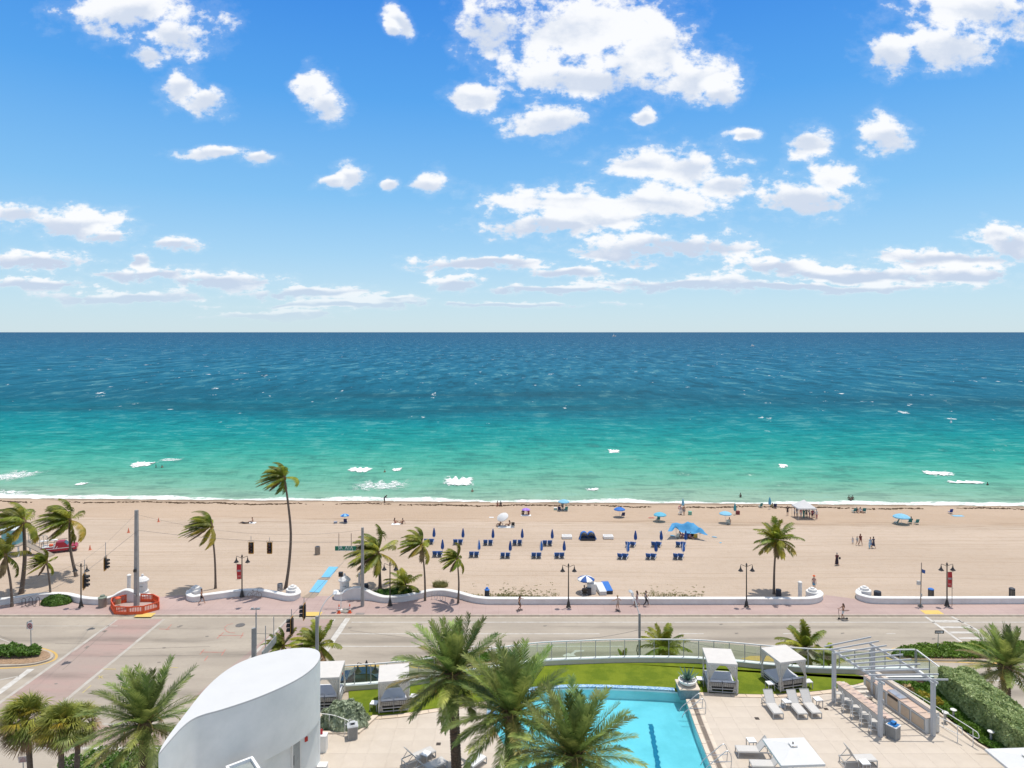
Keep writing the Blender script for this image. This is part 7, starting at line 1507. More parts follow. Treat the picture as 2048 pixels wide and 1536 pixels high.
def open_umb(p, label, m1, m2=None, r_=1.05, h=2.05, tilt=(0, 0), n=16, group=None, name='beach_umbrella', letter=None):
    t = thing(name, label, 'umbrella', p, 0, group or 'open sun umbrellas on the sand'); m_ = MB(); R_ = Euler((tilt[0], tilt[1], 0)).to_matrix(); top = Vector((0, 0, 0)); T_ = Vector((tilt[1]*h*.4, -tilt[0]*h*.4, h))
    m_.tube([(0, 0, -.2), tuple(T_), tuple(T_+R_ @ Vector((0, 0, .12)))], .022, 6); m_.build('pole', WHITE, t); m_ = MB(); pr = [(.02, .0), (.35, -.05), (.7, -.17), (1.0, -.36)]; vs = [] 
    for a_, z_ in pr: vs += [T_ + R_ @ Vector((a_*r_*math.cos(2*PI*j/n)*(1-.02*(j % 2)), a_*r_*math.sin(2*PI*j/n)*(1-.02*(j % 2)), z_*r_)) for j in range(n)]
    vs += [T_ + R_ @ Vector((r_*math.cos(2*PI*j/n), r_*math.sin(2*PI*j/n), (-.46-.03*(j % 2))*r_)) for j in range(n)]
    m_.add(vs, [(i*n+j, (i+1)*n+j, (i+1)*n+(j+1) % n, i*n+(j+1) % n) for i in range(len(pr)) for j in range(n)])
    if m2:
        for i in range(len(m_.m)): m_.m[i] = 1 if ((i % n)//2) % 2 else 0
    m_.build('canopy', [m1, m2] if m2 else m1, t, not m2)
    if letter: o = text('B', .34, tuple(T_ + Vector((.28, -.80*r_, -.26))), (PI/2-1.0, 0, .3), SW, 'logo_letter', t)
    return t
open_umb(B(689.5, 1045), 'small blue and white umbrella open on the sand at left, left of the seated pair', PALEB, ROYAL, .75, 1.5)
open_umb(B(1007, 1052), 'tilted white umbrella open over two sitters', CANVAS2, None, 1.0, 1.9, (.45, -.35)); open_umb(B(1052, 1030), 'small purple umbrella over two seated people', mat('umb_purple', (.34, .16, .62), .7), mat('umb_lilac', (.42, .26, .68), .7), .75, 1.25)
open_umb(B(1127.5, 1020), 'pale blue umbrella right at the waterline', PALEB, None, 1.05, 1.95); open_umb(B(1239, 1034), 'royal blue umbrella open near the water', ROYAL, None, 1.0, 1.75); open_umb(B(1320, 1043), 'bright cyan umbrella left of the stretched blue shade', CYAN, None, 1.1, 1.6)
open_umb(B(1451, 1046), 'pale cyan umbrella right of the stretched blue shade', PALEB, None, 1.05, 2.0); open_umb(B(1803, 1048), 'large pale blue umbrella with chairs at the right of the beach', PALEB, None, 1.35, 1.75)
open_umb(B(1172, 1185), 'blue and white paneled umbrella over the seated attendant', SW, NAVY, 1.05, 2.05, n=16, letter=True)
beach_umb_closed(B(1539.5, 1018), 'closed cyan umbrella beside chairs at the waterline, left of the white tent', CYAN, 2.2, 'closed cyan umbrellas near the water'); beach_umb_closed(B(1470, 1030), 'slim closed teal umbrella beside a red bag', mat('teal', (.06, .32, .36), .7), 2.1, 'closed cyan umbrellas near the water'); beach_umb_closed(B(1366, 1019), 'closed pale umbrella behind the couple with a ring', PALEB, 2.0, 'closed cyan umbrellas near the water')
CHW = mat('chair_stripe', (.20, .30, .30), .8, c2=(.55, .62, .60), scale=9, detail=0)
def beach_chair(px, py, rz, label, m=None, s_=1.0):
    t = thing('beach_chair', label, 'beach chair', B(px, py), rz, 'folding beach chairs'); t.scale = (s_, s_, s_); m = m or CHW; m_ = MB(); m_.box((0, .12, .25), (.56, .5, .03)); m_.build('seat', m, t); m_ = MB(); m_.box((0, -.28, .58), (.56, .03, .72), rx=.38); m_.build('backrest', m, t)
    m_ = MB()
    for x_ in (-.3, .3): m_.bar((x_, .38, 0), (x_, -.2, .45), .03); m_.bar((x_, -.35, 0), (x_, .2, .45), .03); m_.bar((x_, -.25, .45), (x_, .3, .45), .04)
    m_.build('frame', WHITE, t)
TEAL = mat('chair_teal', (.05, .24, .24), .8); DNAVY = mat('chair_navy', (.02, .03, .12), .8)
for a in ((1132, 1022, .2, 'teal chair right of the person under the pale blue waterline umbrella', TEAL), (1119, 1022, -.2, 'chair left of the person under the pale blue waterline umbrella', DNAVY), (1246, 1034, .1, 'navy chair behind the royal blue umbrella', DNAVY), (1316, 1042, .2, 'teal chair under the bright cyan umbrella', TEAL),
          (1456.5, 1049, -.4, 'striped chair with a sitter at the pale cyan umbrella', None), (1793, 1048, .6, 'teal chair left under the large pale blue umbrella', TEAL), (1820, 1047, -.3, 'teal chair with the sitter right of the large umbrella', TEAL), (1833, 1048, 0, 'striped teal chair at the right end by the large umbrella', TEAL),
          (1521, 1015, .3, 'teal chair left of the closed cyan umbrella', TEAL), (1550, 1016, -.2, 'dark chair right of the closed cyan umbrella', DNAVY), (1708, 1025, .2, 'green teal chair at left of the seated row by the water', TEAL), (1728, 1025, -.2, 'teal chair at right of the seated row by the water', TEAL), (1901, 1027, 0, 'dark blue chair beside a towel at the far right waterline', mat('chair_royal', (.02, .05, .3), .8)),
          (1361, 1029, .1, 'white chair by the couple with the ring', WHITE), (1354, 1077, .3, 'tall striped chair at left under the stretched blue shade', None), (1376, 1074, 0, 'dark chair at the back under the stretched blue shade', DNAVY), (1391, 1078, -.2, 'yellow patterned chair at right under the stretched blue shade', mat('chair_yellow', (.42, .32, .06), .8)), (1385, 1076, -.1, 'black chair at right under the stretched blue shade', BLACK),
          (691, 1047, .1, 'dark blue chair under the small left umbrella', DNAVY), (1026, 1054, 0, 'dark chair right of the tilted white umbrella', BLACK)):
    beach_chair(a[0], a[1], a[2], a[3], a[4] if len(a) > 4 else None)
def boxy(name, px, py, d, m, label, cat, lid=None, rz=0.0):
    t = thing(name, label, cat, B(px, py), rz); m_ = MB(); m_.box((0, 0, d[2]/2), d); m_.build('body', m, t); m_ = MB(); m_.box((0, 0, d[2]+.03), (d[0]+.03, d[1]+.03, .06)); m_.build('lid', lid or m, t); return t
boxy('cooler', 1111, 1020, (.6, .4, .38), mat('cooler_mint', (.35, .55, .48), .6), 'pale green cooler left of the waterline umbrella group', 'cooler', SW); boxy('cooler', 1380, 1029.5, (.55, .5, .55), mat('cooler_green', (.20, .48, .36), .6), 'green cooler box right of the couple with the ring', 'cooler'); boxy('bag', 1475.5, 1029, (.6, .5, .6), mat('bag_red', (.22, .05, .05), .8), 'red brown bag on the sand beside the slim closed umbrella', 'bag')
boxy('bag', 671, 1047, (.55, .4, .3), mat('bag_grey', (.35, .38, .45), .8), 'small grey bag left of the blue and white umbrella', 'bag', rz=.4); boxy('wheeled_cart', 1183, 1186, (1.05, .8, 1.15), WHITE, 'white box cart of the beach attendant', 'cart'); boxy('dark_box', 1177, 1189, (.62, .5, .75), DKG, 'small dark box in front of the white attendant cart', 'box')
for px, py, m, lb, nm in ((1206, 1190, CANVAS2, 'long white covered bin leaning beside the attendant', 'covered_bin'), (1218.5, 1188, ROYAL, 'long blue topped bin right of the white covered bin', 'covered_bin')):
    t = thing(nm, lb, 'bin', B(px, py), .06); m_ = MB(); m_.prism([(-.42, -.1), (.42, -.1), (.30, 2.2), (-.54, 2.2)], 0, .45); m_.build('body', m if m is CANVAS2 else DKG, t); m_ = MB(); m_.add([(-.44, -.12, .46), (.44, -.12, .46), (.32, 2.22, .75), (-.56, 2.22, .75), (-.44, -.12, .40), (.44, -.12, .40), (.32, 2.22, .45), (-.56, 2.22, .45)], [(0, 1, 2, 3), (0, 4, 5, 1), (1, 5, 6, 2), (2, 6, 7, 3), (3, 7, 4, 0)]); m_.build('lid', m, t)
for px, lb in ((1134.5, 'white slatted platform left of the blue cabana bed'), (1217.5, 'white slatted platform right of the blue cabana bed')):
    t = thing('platform', lb, 'platform', B(px, 1079), 0); m_ = MB()
    for y_ in (0, 1.35): m_.box((0, y_, .25), (1.5, .06, .34))
    for x_ in (-.74, .74): m_.box((x_, .68, .25), (.06, 1.3, .34))
    m_.build('frame', WHITE, t)
    for i in range(9): mm = MB(); mm.box((-.64+i*.16, .68, .40), (.11, 1.27, .03)); mm.build('slat', WHITE, t)
p = B(1175.5, 1080); t = thing('beach_cabana', 'rounded blue and black double cabana bed between the white platforms', 'cabana', p); 
for s_ in (-1, 1):
    m_ = MB(); nu, nv_ = 10, 8; vs = []
    for i in range(nu+1):
        for j in range(nv_+1): a_ = PI*j/nv_; b_ = (PI*.62)*i/nu; rr_ = 1.0; vs.append((s_*.55 - .62*math.cos(a_), -.1+1.0*math.cos(b_)*-1+.6, .35+.95*math.sin(a_)*math.sin(b_*.8+.5)))
    m_.add(vs, [(i*(nv_+1)+j, i*(nv_+1)+j+1, (i+1)*(nv_+1)+j+1, (i+1)*(nv_+1)+j) for i in range(nu) for j in range(nv_)]); 
    for i in range(len(m_.m)): m_.m[i] = 1 if (i//nv_) < 5 and 1 <= (i % nv_) <= nv_-2 else 0
    m_.build('hood', [ROYAL, BLACK], t)
m_ = MB(); m_.box((0, .3, .22), (2.3, 1.6, .3)); m_.build('bed_base', DKG, t); m_ = MB(); m_.box((0, .9, .42), (2.2, 1.2, .1)); m_.build('mattress', NAVY, t)
for s_ in (-1, 1): m_ = MB(); m_.add([(s_*1.15, -.2, .05), (s_*1.15, .9, .05), (s_*1.0, .7, 1.1), (s_*1.05, -.3, .9), (s_*1.45, .2, .05)], [(0, 1, 2, 3), (0, 4, 3), (4, 1, 2)]); m_.build('side_flap', ROYAL, t)
# white canopy tent
p = B(1608, 1036); t = thing('canopy_tent', 'white pop up canopy tent at the waterline with a crowd beneath', 'tent', p); a_ = 1.6; h = 2.05; m_ = MB(); c4 = [(-a_, -a_*.9, h), (a_, -a_*.9, h), (a_, a_*.9, h), (-a_, a_*.9, h)]; m_.add(c4+[(0, 0, h+1.2)], [(0, 1, 4), (1, 2, 4), (2, 3, 4), (3, 0, 4)])
for i in range(4): q0, q1 = Vector(c4[i]), Vector(c4[(i+1) % 4]); m_.poly([q0, q1, q1-Vector((0, 0, .22)), q0-Vector((0, 0, .22))])
m_.build('canopy', CANVAS2, t)
for x, y, z in c4: mm = MB(); mm.bar((x*.98, y*.98, 0), (x*.98, y*.98, h), .04); mm.build('leg', STEEL, t)
# stretched blue shade
c = B(1374, 1078); t = thing('stretch_shade', 'large stretched blue fabric shade over a seated group', 'shade sail', c); nx_, ny_ = 22, 12; vs = []; peaks = [(-1.9, .2, 2.25), (2.1, -.1, 1.9), (.6, 1.7, 2.1), (-1.0, -1.0, 1.95)]; corners = [(-3.6, -.6, .35), (4.0, -1.6, .30), (2.6, 2.2, 1.2), (-1.6, 2.4, 1.2)]
cn = [Vector((-3.3, .2, .45)), Vector((3.6, -1.0, .30)), Vector((1.6, 2.6, 1.2)), Vector((-2.2, 2.3, 1.3))]
cA, cB, cC, cD = Vector((-3.1, -.3, 1.3)), Vector((3.0, -1.2, .95)), Vector((1.5, 1.9, 2.0)), Vector((-1.9, 2.0, 1.9))
for j in range(ny_+1):
    for i in range(nx_+1):
        u_, v_ = i/nx_, j/ny_; q = (cA*(1-u_)*(1-v_) + cB*u_*(1-v_) + cC*u_*v_ + cD*(1-u_)*v_); e = 1 - .32*math.sin(PI*u_)*(1-2*v_ if v_ < .5 else 0); q.y += .75*math.sin(PI*u_)*(1-v_)*1.0 - .45*math.sin(PI*u_)*v_
        z_ = q.z - .45*math.sin(PI*u_)*math.sin(PI*min(1, v_+.15)); 
        for (ax, ay, az) in ((-1.7, .2, 2.2), (2.0, -.1, 1.85), (.5, 1.6, 2.3), (-1.2, 1.7, 2.1)): z_ += max(0, (az-z_))*math.exp(-((q.x-ax)**2+(q.y-ay)**2)/.22)
        vs.append((q.x, q.y, z_))
m_ = MB(); m_.add(vs, [(j*(nx_+1)+i, j*(nx_+1)+i+1, (j+1)*(nx_+1)+i+1, (j+1)*(nx_+1)+i) for j in range(ny_) for i in range(nx_)]); m_.build('fabric', mat('shade_blue', (.05, .27, .56), .7, c2=(.08, .36, .62), scale=1.5, trans=.2), t, True)
for (ax, ay, az) in ((-1.7, .2, 2.2), (2.0, -.1, 1.85), (.5, 1.6, 2.3), (-1.2, 1.7, 2.1)): mm = MB(); mm.tube([(ax, ay, 0), (ax, ay, az-.02)], .02, 6); mm.build('pole', STEEL, t)
for a_, b_ in (((-3.1, -.3, 1.3), (-4.2, -.7, .1)), ((3.0, -1.2, .95), (4.6, -2.2, .08)), ((-1.9, 2.0, 1.9), (-3.4, 3.4, .1)), ((1.5, 1.9, 2.0), (3.0, 3.2, .1))): mm = MB(); mm.tube([a_, b_], .012, 4); mm.build('rope', WHITE, t); mm = MB(); mm.sph(b_, (.2, .16, .1), 8, 5); mm.build('sand_bag', PALEB, t, True)
for px, py, lb, mm_ in ((1345, 1072, 'pale blue sand bag anchor in front of the stretched shade', PALEB), (1429, 1075, 'long pale sand bag anchor right of the stretched shade', PALEB)):
    m_ = MB(); m_.sph((0, 0, .08), (.42, .14, .09), 10, 6); o = m_.build('sand_bag', mm_, None, True); o.location = B(px, py); o.rotation_euler = (0, 0, -.5); tag(o, lb, 'sand bag')
def towel(px, py, w, d, m, label, rz=0.0, nm='towel'):
    m_ = MB(); n_ = 8; vs = [((i/n_-.5)*w, (j/n_-.5)*d, .03+.012*math.sin(i*2.1+j)) for j in range(n_+1) for i in range(n_+1)]; m_.add(vs, [(j*(n_+1)+i, j*(n_+1)+i+1, (j+1)*(n_+1)+i+1, (j+1)*(n_+1)+i) for j in range(n_) for i in range(n_)]); o = m_.build(nm, m, None, True); p = B(px, py); p.z += .01; o.location = p; o.rotation_euler = (0, 0, rz); tag(o, label, 'towel')
for a in ((504, 1046, 1.3, 1.0, SW, 'white towel under the seated man at far left'), (792, 1048.5, 1.5, 1.0, SW, 'white towel under the left person of the seated pair'), (1012, 1054, 2.6, 1.5, CANVAS2, 'white blanket in front of the tilted white umbrella'), (1052, 1031, 1.8, 1.1, SW, 'white blanket under the purple umbrella pair'), (1916, 1032, 1.9, .9, PALEB, 'pale blue and white towel beside the dark blue chair'), (983, 1035, .8, .5, SW, 'lone small white towel on the sand'), (1303, 1036, 1.0, .5, mat('towel_red', (.45, .1, .07), .8), 'red towel left of the bright cyan umbrella')): towel(*a)
# ---- far boats and buoy
for px, py, s_, lb in ((1505, 693, 3.4, 'small white motor boat far out on the right'), (1228, 673.2, 10.0, 'tiny white boat almost on the horizon')):
    p = P(px, py, SEA); t = thing('motor_boat', lb, 'boat', (p.x, p.y, SEA), .5); t.scale = (s_/3.4*1.0,)*3; m_ = MB(); vs = []; 
    hull = [(-5, 1.6, 1.6), (0, 1.9, 1.7), (4, 1.4, 2.0), (6.5, .05, 2.4)]
    for x_, y_, z_ in hull: vs += [(x_, -y_, z_), (x_*.95, -y_*.5, -.3), (x_*.95, y_*.5, -.3), (x_, y_, z_)]
    m_.add(vs, [(i*4+j, (i+1)*4+j, (i+1)*4+j+1, i*4+j+1) for i in range(3) for j in range(3)]+[(0, 1, 2, 3)]+[(i*4, i*4+3, (i+1)*4+3, (i+1)*4) for i in range(3)]); m_.build('hull', WHITE, t); m_ = MB(); m_.box((-.5, 0, 2.8), (4.0, 2.4, 2.0)); m_.box((-.8, 0, 4.6), (2.6, 2.0, .8)); m_.build('cabin', WHITE, t); m_ = MB(); m_.tube([(-.8, 0, 4.8), (-.8, 0, 7.5)], .08, 5); m_.build('mast', WHITE, t)
    m_ = MB(); m_.box((0, -1.25, 3.1), (3.2, .1, .7)); m_.build('window_band', DKG, t)
p = P(1902, 846, SEA); m_ = MB(); m_.lathe([(.35, -.2), (.35, .4), (.15, .7), (.12, 1.9), (.05, 2.0)], n=10); o = m_.build('buoy', SW); o.location = (p.x, p.y, SEA); tag(o, 'thin white marker buoy in the water on the right', 'buoy')
p = P(1225, 665.6, SEA); 
# ================================================================ PEOPLE
SKINS = [mat('skin_light', (.50, .30, .21), .6, var=.05), mat('skin_tan', (.36, .19, .12), .6, var=.05), mat('skin_dark', (.12, .065, .045), .6, var=.05)]
HAIRS = {'brown': mat('hair_brown', (.05, .028, .018), .7), 'blond': mat('hair_blond', (.42, .28, .13), .7), 'black': mat('hair_black', (.012, .011, .01), .7), 'grey': mat('hair_grey', (.35, .34, .33), .7)}
def J(**k):
    d = dict(pel=(0, 0, .93), wai=(0, .0, 1.10), che=(0, 0, 1.30), nck=(0, 0, 1.48), shL=(-.19, 0, 1.41), elL=(-.24, -.01, 1.13), wrL=(-.25, .05, .88), haL=(-.25, .08, .80), shR=(.19, 0, 1.41), elR=(.24, -.01, 1.13), wrR=(.25, .05, .88), haR=(.25, .08, .80),
             hiL=(-.09, 0, .90), knL=(-.10, .02, .49), anL=(-.10, 0, .08), toL=(-.11, .16, .035), hiR=(.09, 0, .90), knR=(.10, .02, .49), anR=(.10, 0, .08), toR=(.11, .16, .035), hed=(0, .01, 1.63)); d.update(k); return {a: Vector(b) for a, b in d.items()}
POSES = {'stand': J(), 'relax': J(elR=(.33, -.05, 1.2), wrR=(.22, .12, 1.05), haR=(.18, .16, 1.04)),
 'walk': J(knL=(-.10, .22, .54), anL=(-.10, .30, .12), toL=(-.10, .45, .12), knR=(.10, -.02, .49), anR=(.10, -.32, .16), toR=(.10, -.24, .05), elL=(-.25, -.16, 1.16), wrL=(-.25, -.12, .9), haL=(-.25, -.08, .83), elR=(.25, .10, 1.16), wrR=(.24, .27, .96), haR=(.24, .32, .9)),
 'skate': J(pel=(0, -.05, .86), wai=(0, -.02, 1.03), che=(0, .02, 1.23), nck=(0, .06, 1.41), hed=(0, .1, 1.56), shL=(-.19, .03, 1.34), elL=(-.40, .10, 1.20), wrL=(-.58, .22, 1.12), haL=(-.65, .26, 1.1), shR=(.19, .03, 1.34), elR=(.36, .02, 1.12), wrR=(.48, .16, .98), haR=(.52, .22, .94), hiL=(-.09, -.05, .83), hiR=(.09, -.05, .83), knL=(-.12, .14, .50), anL=(-.10, .02, .14), toL=(-.11, .19, .10), knR=(.12, .16, .49), anR=(.10, -.14, .14), toR=(.11, .03, .10)),
 'scoot': J(elL=(-.27, .14, 1.22), wrL=(-.22, .42, 1.12), haL=(-.21, .49, 1.12), elR=(.27, .14, 1.22), wrR=(.22, .42, 1.12), haR=(.21, .49, 1.12), anL=(-.06, .18, .2), toL=(-.06, .34, .16), knL=(-.07, .16, .58), anR=(.05, -.14, .2), toR=(.06, .03, .16), knR=(.08, .05, .56)),
 'sit': J(pel=(0, 0, .12), wai=(0, -.06, .29), che=(0, -.1, .50), nck=(0, -.08, .68), hed=(0, -.04, .83), shL=(-.19, -.1, .60), shR=(.19, -.1, .60), elL=(-.28, .08, .40), wrL=(-.2, .28, .42), haL=(-.18, .35, .42), elR=(.28, -.28, .36), wrR=(.27, -.36, .10), haR=(.27, -.34, .04), hiL=(-.09, .04, .12), hiR=(.09, .04, .12), knL=(-.14, .40, .42), anL=(-.12, .62, .08), toL=(-.12, .78, .06), knR=(.14, .42, .36), anR=(.14, .72, .08), toR=(.14, .88, .06)),
 'lie': J(pel=(0, 0, .12), wai=(0, -.17, .13), che=(0, -.38, .14), nck=(0, -.56, .15), hed=(0, -.72, .15), shL=(-.19, -.48, .12), shR=(.19, -.48, .12), elL=(-.3, -.26, .07), wrL=(-.28, -.02, .06), haL=(-.27, .06, .05), elR=(.32, -.6, .08), wrR=(.16, -.78, .06), haR=(.1, -.84, .06), hiL=(-.09, .03, .12), hiR=(.09, .03, .12), knL=(-.11, .44, .13), anL=(-.12, .86, .07), toL=(-.13, .94, .15), knR=(.11, .42, .26), anR=(.12, .72, .07), toR=(.13, .86, .06)),
 'chair': J(pel=(0, 0, .40), wai=(0, -.07, .56), che=(0, -.14, .76), nck=(0, -.16, .94), hed=(0, -.13, 1.09), shL=(-.19, -.15, .87), shR=(.19, -.15, .87), elL=(-.27, .0, .62), wrL=(-.2, .22, .56), haL=(-.18, .29, .54), elR=(.27, .0, .62), wrR=(.2, .22, .56), haR=(.18, .29, .54), hiL=(-.09, .03, .38), hiR=(.09, .03, .38), knL=(-.12, .44, .44), anL=(-.12, .56, .08), toL=(-.12, .72, .04), knR=(.12, .44, .44), anR=(.12, .60, .08), toR=(.12, .76, .04)),
 'bend': J(pel=(0, -.1, .9), wai=(0, .02, 1.05), che=(0, .18, 1.2), nck=(0, .32, 1.30), hed=(0, .45, 1.38), shL=(-.19, .25, 1.27), shR=(.19, .25, 1.27), elL=(-.22, .34, 1.0), wrL=(-.15, .46, .78), haL=(-.13, .5, .7), elR=(.22, .34, 1.02), wrR=(.15, .55, .86), haR=(.13, .62, .82), hiL=(-.09, -.08, .87), hiR=(.09, -.08, .87))}
BONES = [('pel', 'wai'), ('wai', 'che'), ('che', 'nck'), ('nck', 'hed'), ('che', 'shL'), ('shL', 'elL'), ('elL', 'wrL'), ('wrL', 'haL'), ('che', 'shR'), ('shR', 'elR'), ('elR', 'wrR'), ('wrR', 'haR'), ('pel', 'hiL'), ('hiL', 'knL'), ('knL', 'anL'), ('anL', 'toL'), ('pel', 'hiR'), ('hiR', 'knR'), ('knR', 'anR'), ('anR', 'toR')]
RAD = dict(pel=.135, wai=.118, che=.142, nck=.058, hed=.09, shL=.066, elL=.043, wrL=.030, haL=.034, hiL=.095, knL=.062, anL=.040, toL=.036); RAD.update({k[:-1]+'R': v for k, v in RAD.items() if k.endswith('L')})
BODY = {}
def body_mesh(pose):
    if pose in BODY: return BODY[pose]
    j = POSES[pose]; names = list(j); me = bpy.data.meshes.new('skel'); me.from_pydata([j[n] for n in names], [(names.index(a), names.index(b)) for a, b in BONES], []); o = bpy.data.objects.new('tmp_skel', me); COL.objects.link(o)
    sk = o.modifiers.new('s', 'SKIN'); sb = o.modifiers.new('u', 'SUBSURF'); sb.levels = 1; sb.render_levels = 1
    for i, n in enumerate(names): d = me.skin_vertices[0].data[i]; r_ = RAD[n]; d.radius = (r_, r_*(.78 if n in ('che', 'wai', 'pel') else 1)); d.use_root = (n == 'pel')
    dg = bpy.context.evaluated_depsgraph_get(); ev = bpy.data.meshes.new_from_object(o.evaluated_get(dg)); V = [tuple(v.co) for v in ev.vertices]; F_ = [tuple(p.vertices) for p in ev.polygons]; bpy.data.objects.remove(o)
    m_ = MB(); m_.add(V, F_); nb = len(F_)
    hd = j['hed']; hv = (j['hed']-j['nck']).normalized(); R_ = hv.to_track_quat('Z', 'Y').to_matrix()
    fw = Vector((0, 1, 0)); m_.sph(hd+hv*.03, (.082, .10, .125), 14, 10); m_.sph(hd+hv*.0+fw*.10, (.014, .022, .024), 6, 4)
    for s_ in (-1, 1): m_.sph(hd+Vector((s_*.083, -.005, .02)), (.012, .022, .034), 6, 4)
    for sd in 'LR':                                            # palm, four fingers and a thumb
        w_, h_ = j['wr'+sd], j['ha'+sd]; d = (h_-w_).normalized(); s_ = d.cross(Vector((0, 0, 1))); s_ = s_.normalized() if s_.length > .1 else Vector((1, 0, 0)); 
        for k_ in range(4): b_ = h_+d*.02+s_*(k_-1.5)*.018; L_ = (.062, .074, .07, .055)[k_]; q = b_+d*L_*.5; e = q+(d*.7+Vector((0, .5, -.2))).normalized()*L_*.5; m_.tube([b_, q, e], [.010, .009, .006], 5)
        b_ = h_-d*.01+s_*.03; m_.tube([b_, b_+(s_+d).normalized()*.04, b_+(s_*.5+d).normalized()*.065], [.012, .010, .007], 5)
    # nearest bone of each face of the body
    lab = []
    for f in F_:
        c = sum((Vector(V[i]) for i in f), Vector())/len(f); best = None
        for bi, (a, b) in enumerate(BONES):
            A, B_ = j[a], j[b]; ab = B_-A; t_ = max(0, min(1, (c-A).dot(ab)/ab.length_squared)); dd = (c-A-ab*t_).length - (RAD[a]*(1-t_)+RAD[b]*t_)
            if best is None or dd < best[0]: best = (dd, bi, t_)
        lab.append((best[1], best[2]))
    BODY[pose] = (m_, V, F_, lab); return BODY[pose]
def rng(bone, lo=0, hi=1): return (BONES.index(bone), lo, hi)
TORSO = [rng(('pel', 'wai')), rng(('wai', 'che')), rng(('che', 'nck'), 0, .55), rng(('che', 'shL')), rng(('che', 'shR'))]; SLEEVE = [rng(('shL', 'elL'), 0, .55), rng(('shR', 'elR'), 0, .55)]
HIPS = [rng(('pel', 'wai'), 0, .55), rng(('pel', 'hiL')), rng(('pel', 'hiR')), rng(('hiL', 'knL'), 0, .12), rng(('hiR', 'knR'), 0, .12)]; SHORT = HIPS + [rng(('hiL', 'knL'), 0, .72), rng(('hiR', 'knR'), 0, .72)]; TROUS = HIPS + [rng(('hiL', 'knL')), rng(('hiR', 'knR')), rng(('knL', 'anL'), 0, .9), rng(('knR', 'anR'), 0, .9)]
BRA = [rng(('wai', 'che'), .62, 1), rng(('che', 'nck'), 0, .12)]; PIECES = dict(shirt=TORSO+SLEEVE, vest=TORSO, shorts=SHORT, trousers=TROUS, bottoms=HIPS, top=BRA)
PM = {}
def cl(c): 
    k = 'cloth_%02d_%02d_%02d' % tuple(int(x*99) for x in c); return mat(k, c, .85, var=.08, scale=4)
def person(loc, rz, pose, label, skin=1, wear=(), hair='brown', long_=False, h=1.0, dress=None, sink=0.0, group=None, hat=None, tilt=0):
    m_, V, F_, lab = body_mesh(pose); t = thing('person', label, 'person', loc, rz, group); t.scale = (h, h, h); key = ('b', pose, skin)
    if sink: t.location.z -= sink
    if key not in PM: PM[key] = m_.mesh('body', SKINS[skin], True)
    link('body', PM[key], t)
    for nm, c in wear:
        key = (nm, pose, c)
        if key not in PM:
            rg = PIECES[nm]; fs = [f for f, (b, q) in zip(F_, lab) if any(b == r_[0] and r_[1] <= q <= r_[2] for r_ in rg)]; acc = {}
            VN = {}
            for f in fs:
                a, b, c_ = Vector(V[f[0]]), Vector(V[f[1]]), Vector(V[f[2]]); n_ = (b-a).cross(c_-a); n_ = n_.normalized() if n_.length > 1e-12 else n_
                for i in f: VN[i] = VN.get(i, Vector()) + n_
            ids = {v: i for i, v in enumerate(VN)}; mm = MB(); off = .014 if nm in ('shirt', 'trousers', 'shorts') else .008
            mm.add([Vector(V[v]) + VN[v].normalized()*off for v in VN], [tuple(ids[i] for i in f) for f in fs]); PM[key] = mm.mesh(nm, cl(c), True)
        link(nm, PM[key], t)
    j = POSES[pose]; hv = (j['hed']-j['nck']).normalized(); hc = j['hed']+hv*.045
    key = ('h', pose, hair, long_)
    if key not in PM:
        mm = MB(); mm.sph(hc+Vector((0, -.018, .012)), (.092, .108, .122), 12, 8)
        if long_: mm.tube([hc+Vector((0, -.06, 0)), hc+Vector((0, -.10, -.14)), j['che']+Vector((0, -.15, .0))], [.075, .085, .05], 8)
        fa = []; vv = mm.v; c_ = hc
        keep = [f for f in mm.f if not (sum(vv[i][1] for i in f)/len(f) > c_[1]+.035 and sum(vv[i][2] for i in f)/len(f) < c_[2]+.055)]; mm.f = keep; mm.m = [0]*len(keep); PM[key] = mm.mesh('hair', HAIRS[hair], True)
    link('hair', PM[key], t)
    if hat: mm = MB(); mm.lathe([(.19, .07), (.19, .085), (.10, .09), (.095, .17), (.03, .19)], tuple(hc), 14); mm.build('hat', cl(hat), t, True)
    if dress:
        c_, ln = dress; w_ = j['wai']; p_ = j['pel']; lo = p_ + Vector((0, 0, -ln)); mm = MB(); n_ = 16; vs = []
        for q, (cc, r_) in enumerate(((w_+Vector((0, 0, .04)), .135), (p_, .17), (p_.lerp(lo, .5), .20), (lo, .25))): vs += [cc + Vector((r_*math.cos(2*PI*i/n_)*(1+.06*math.sin(i*4)), r_*.85*math.sin(2*PI*i/n_)*(1+.06*math.cos(i*4)), 0)) for i in range(n_)]
        mm.add(vs, [(a*n_+i, a*n_+(i+1) % n_, (a+1)*n_+(i+1) % n_, (a+1)*n_+i) for a in range(3) for i in range(n_)]); mm.build('skirt', cl(c_), t, True)
    return t
R90 = PI/2
BLK, WHT, RD, BL_, PK, GY, GRN, TN = (.02, .02, .025), (.7, .7, .7), (.4, .04, .05), (.05, .12, .35), (.5, .2, .25), (.2, .2, .22), (.03, .2, .18), (.4, .3, .2)
PV = lambda px, py: P(px, py, .13)
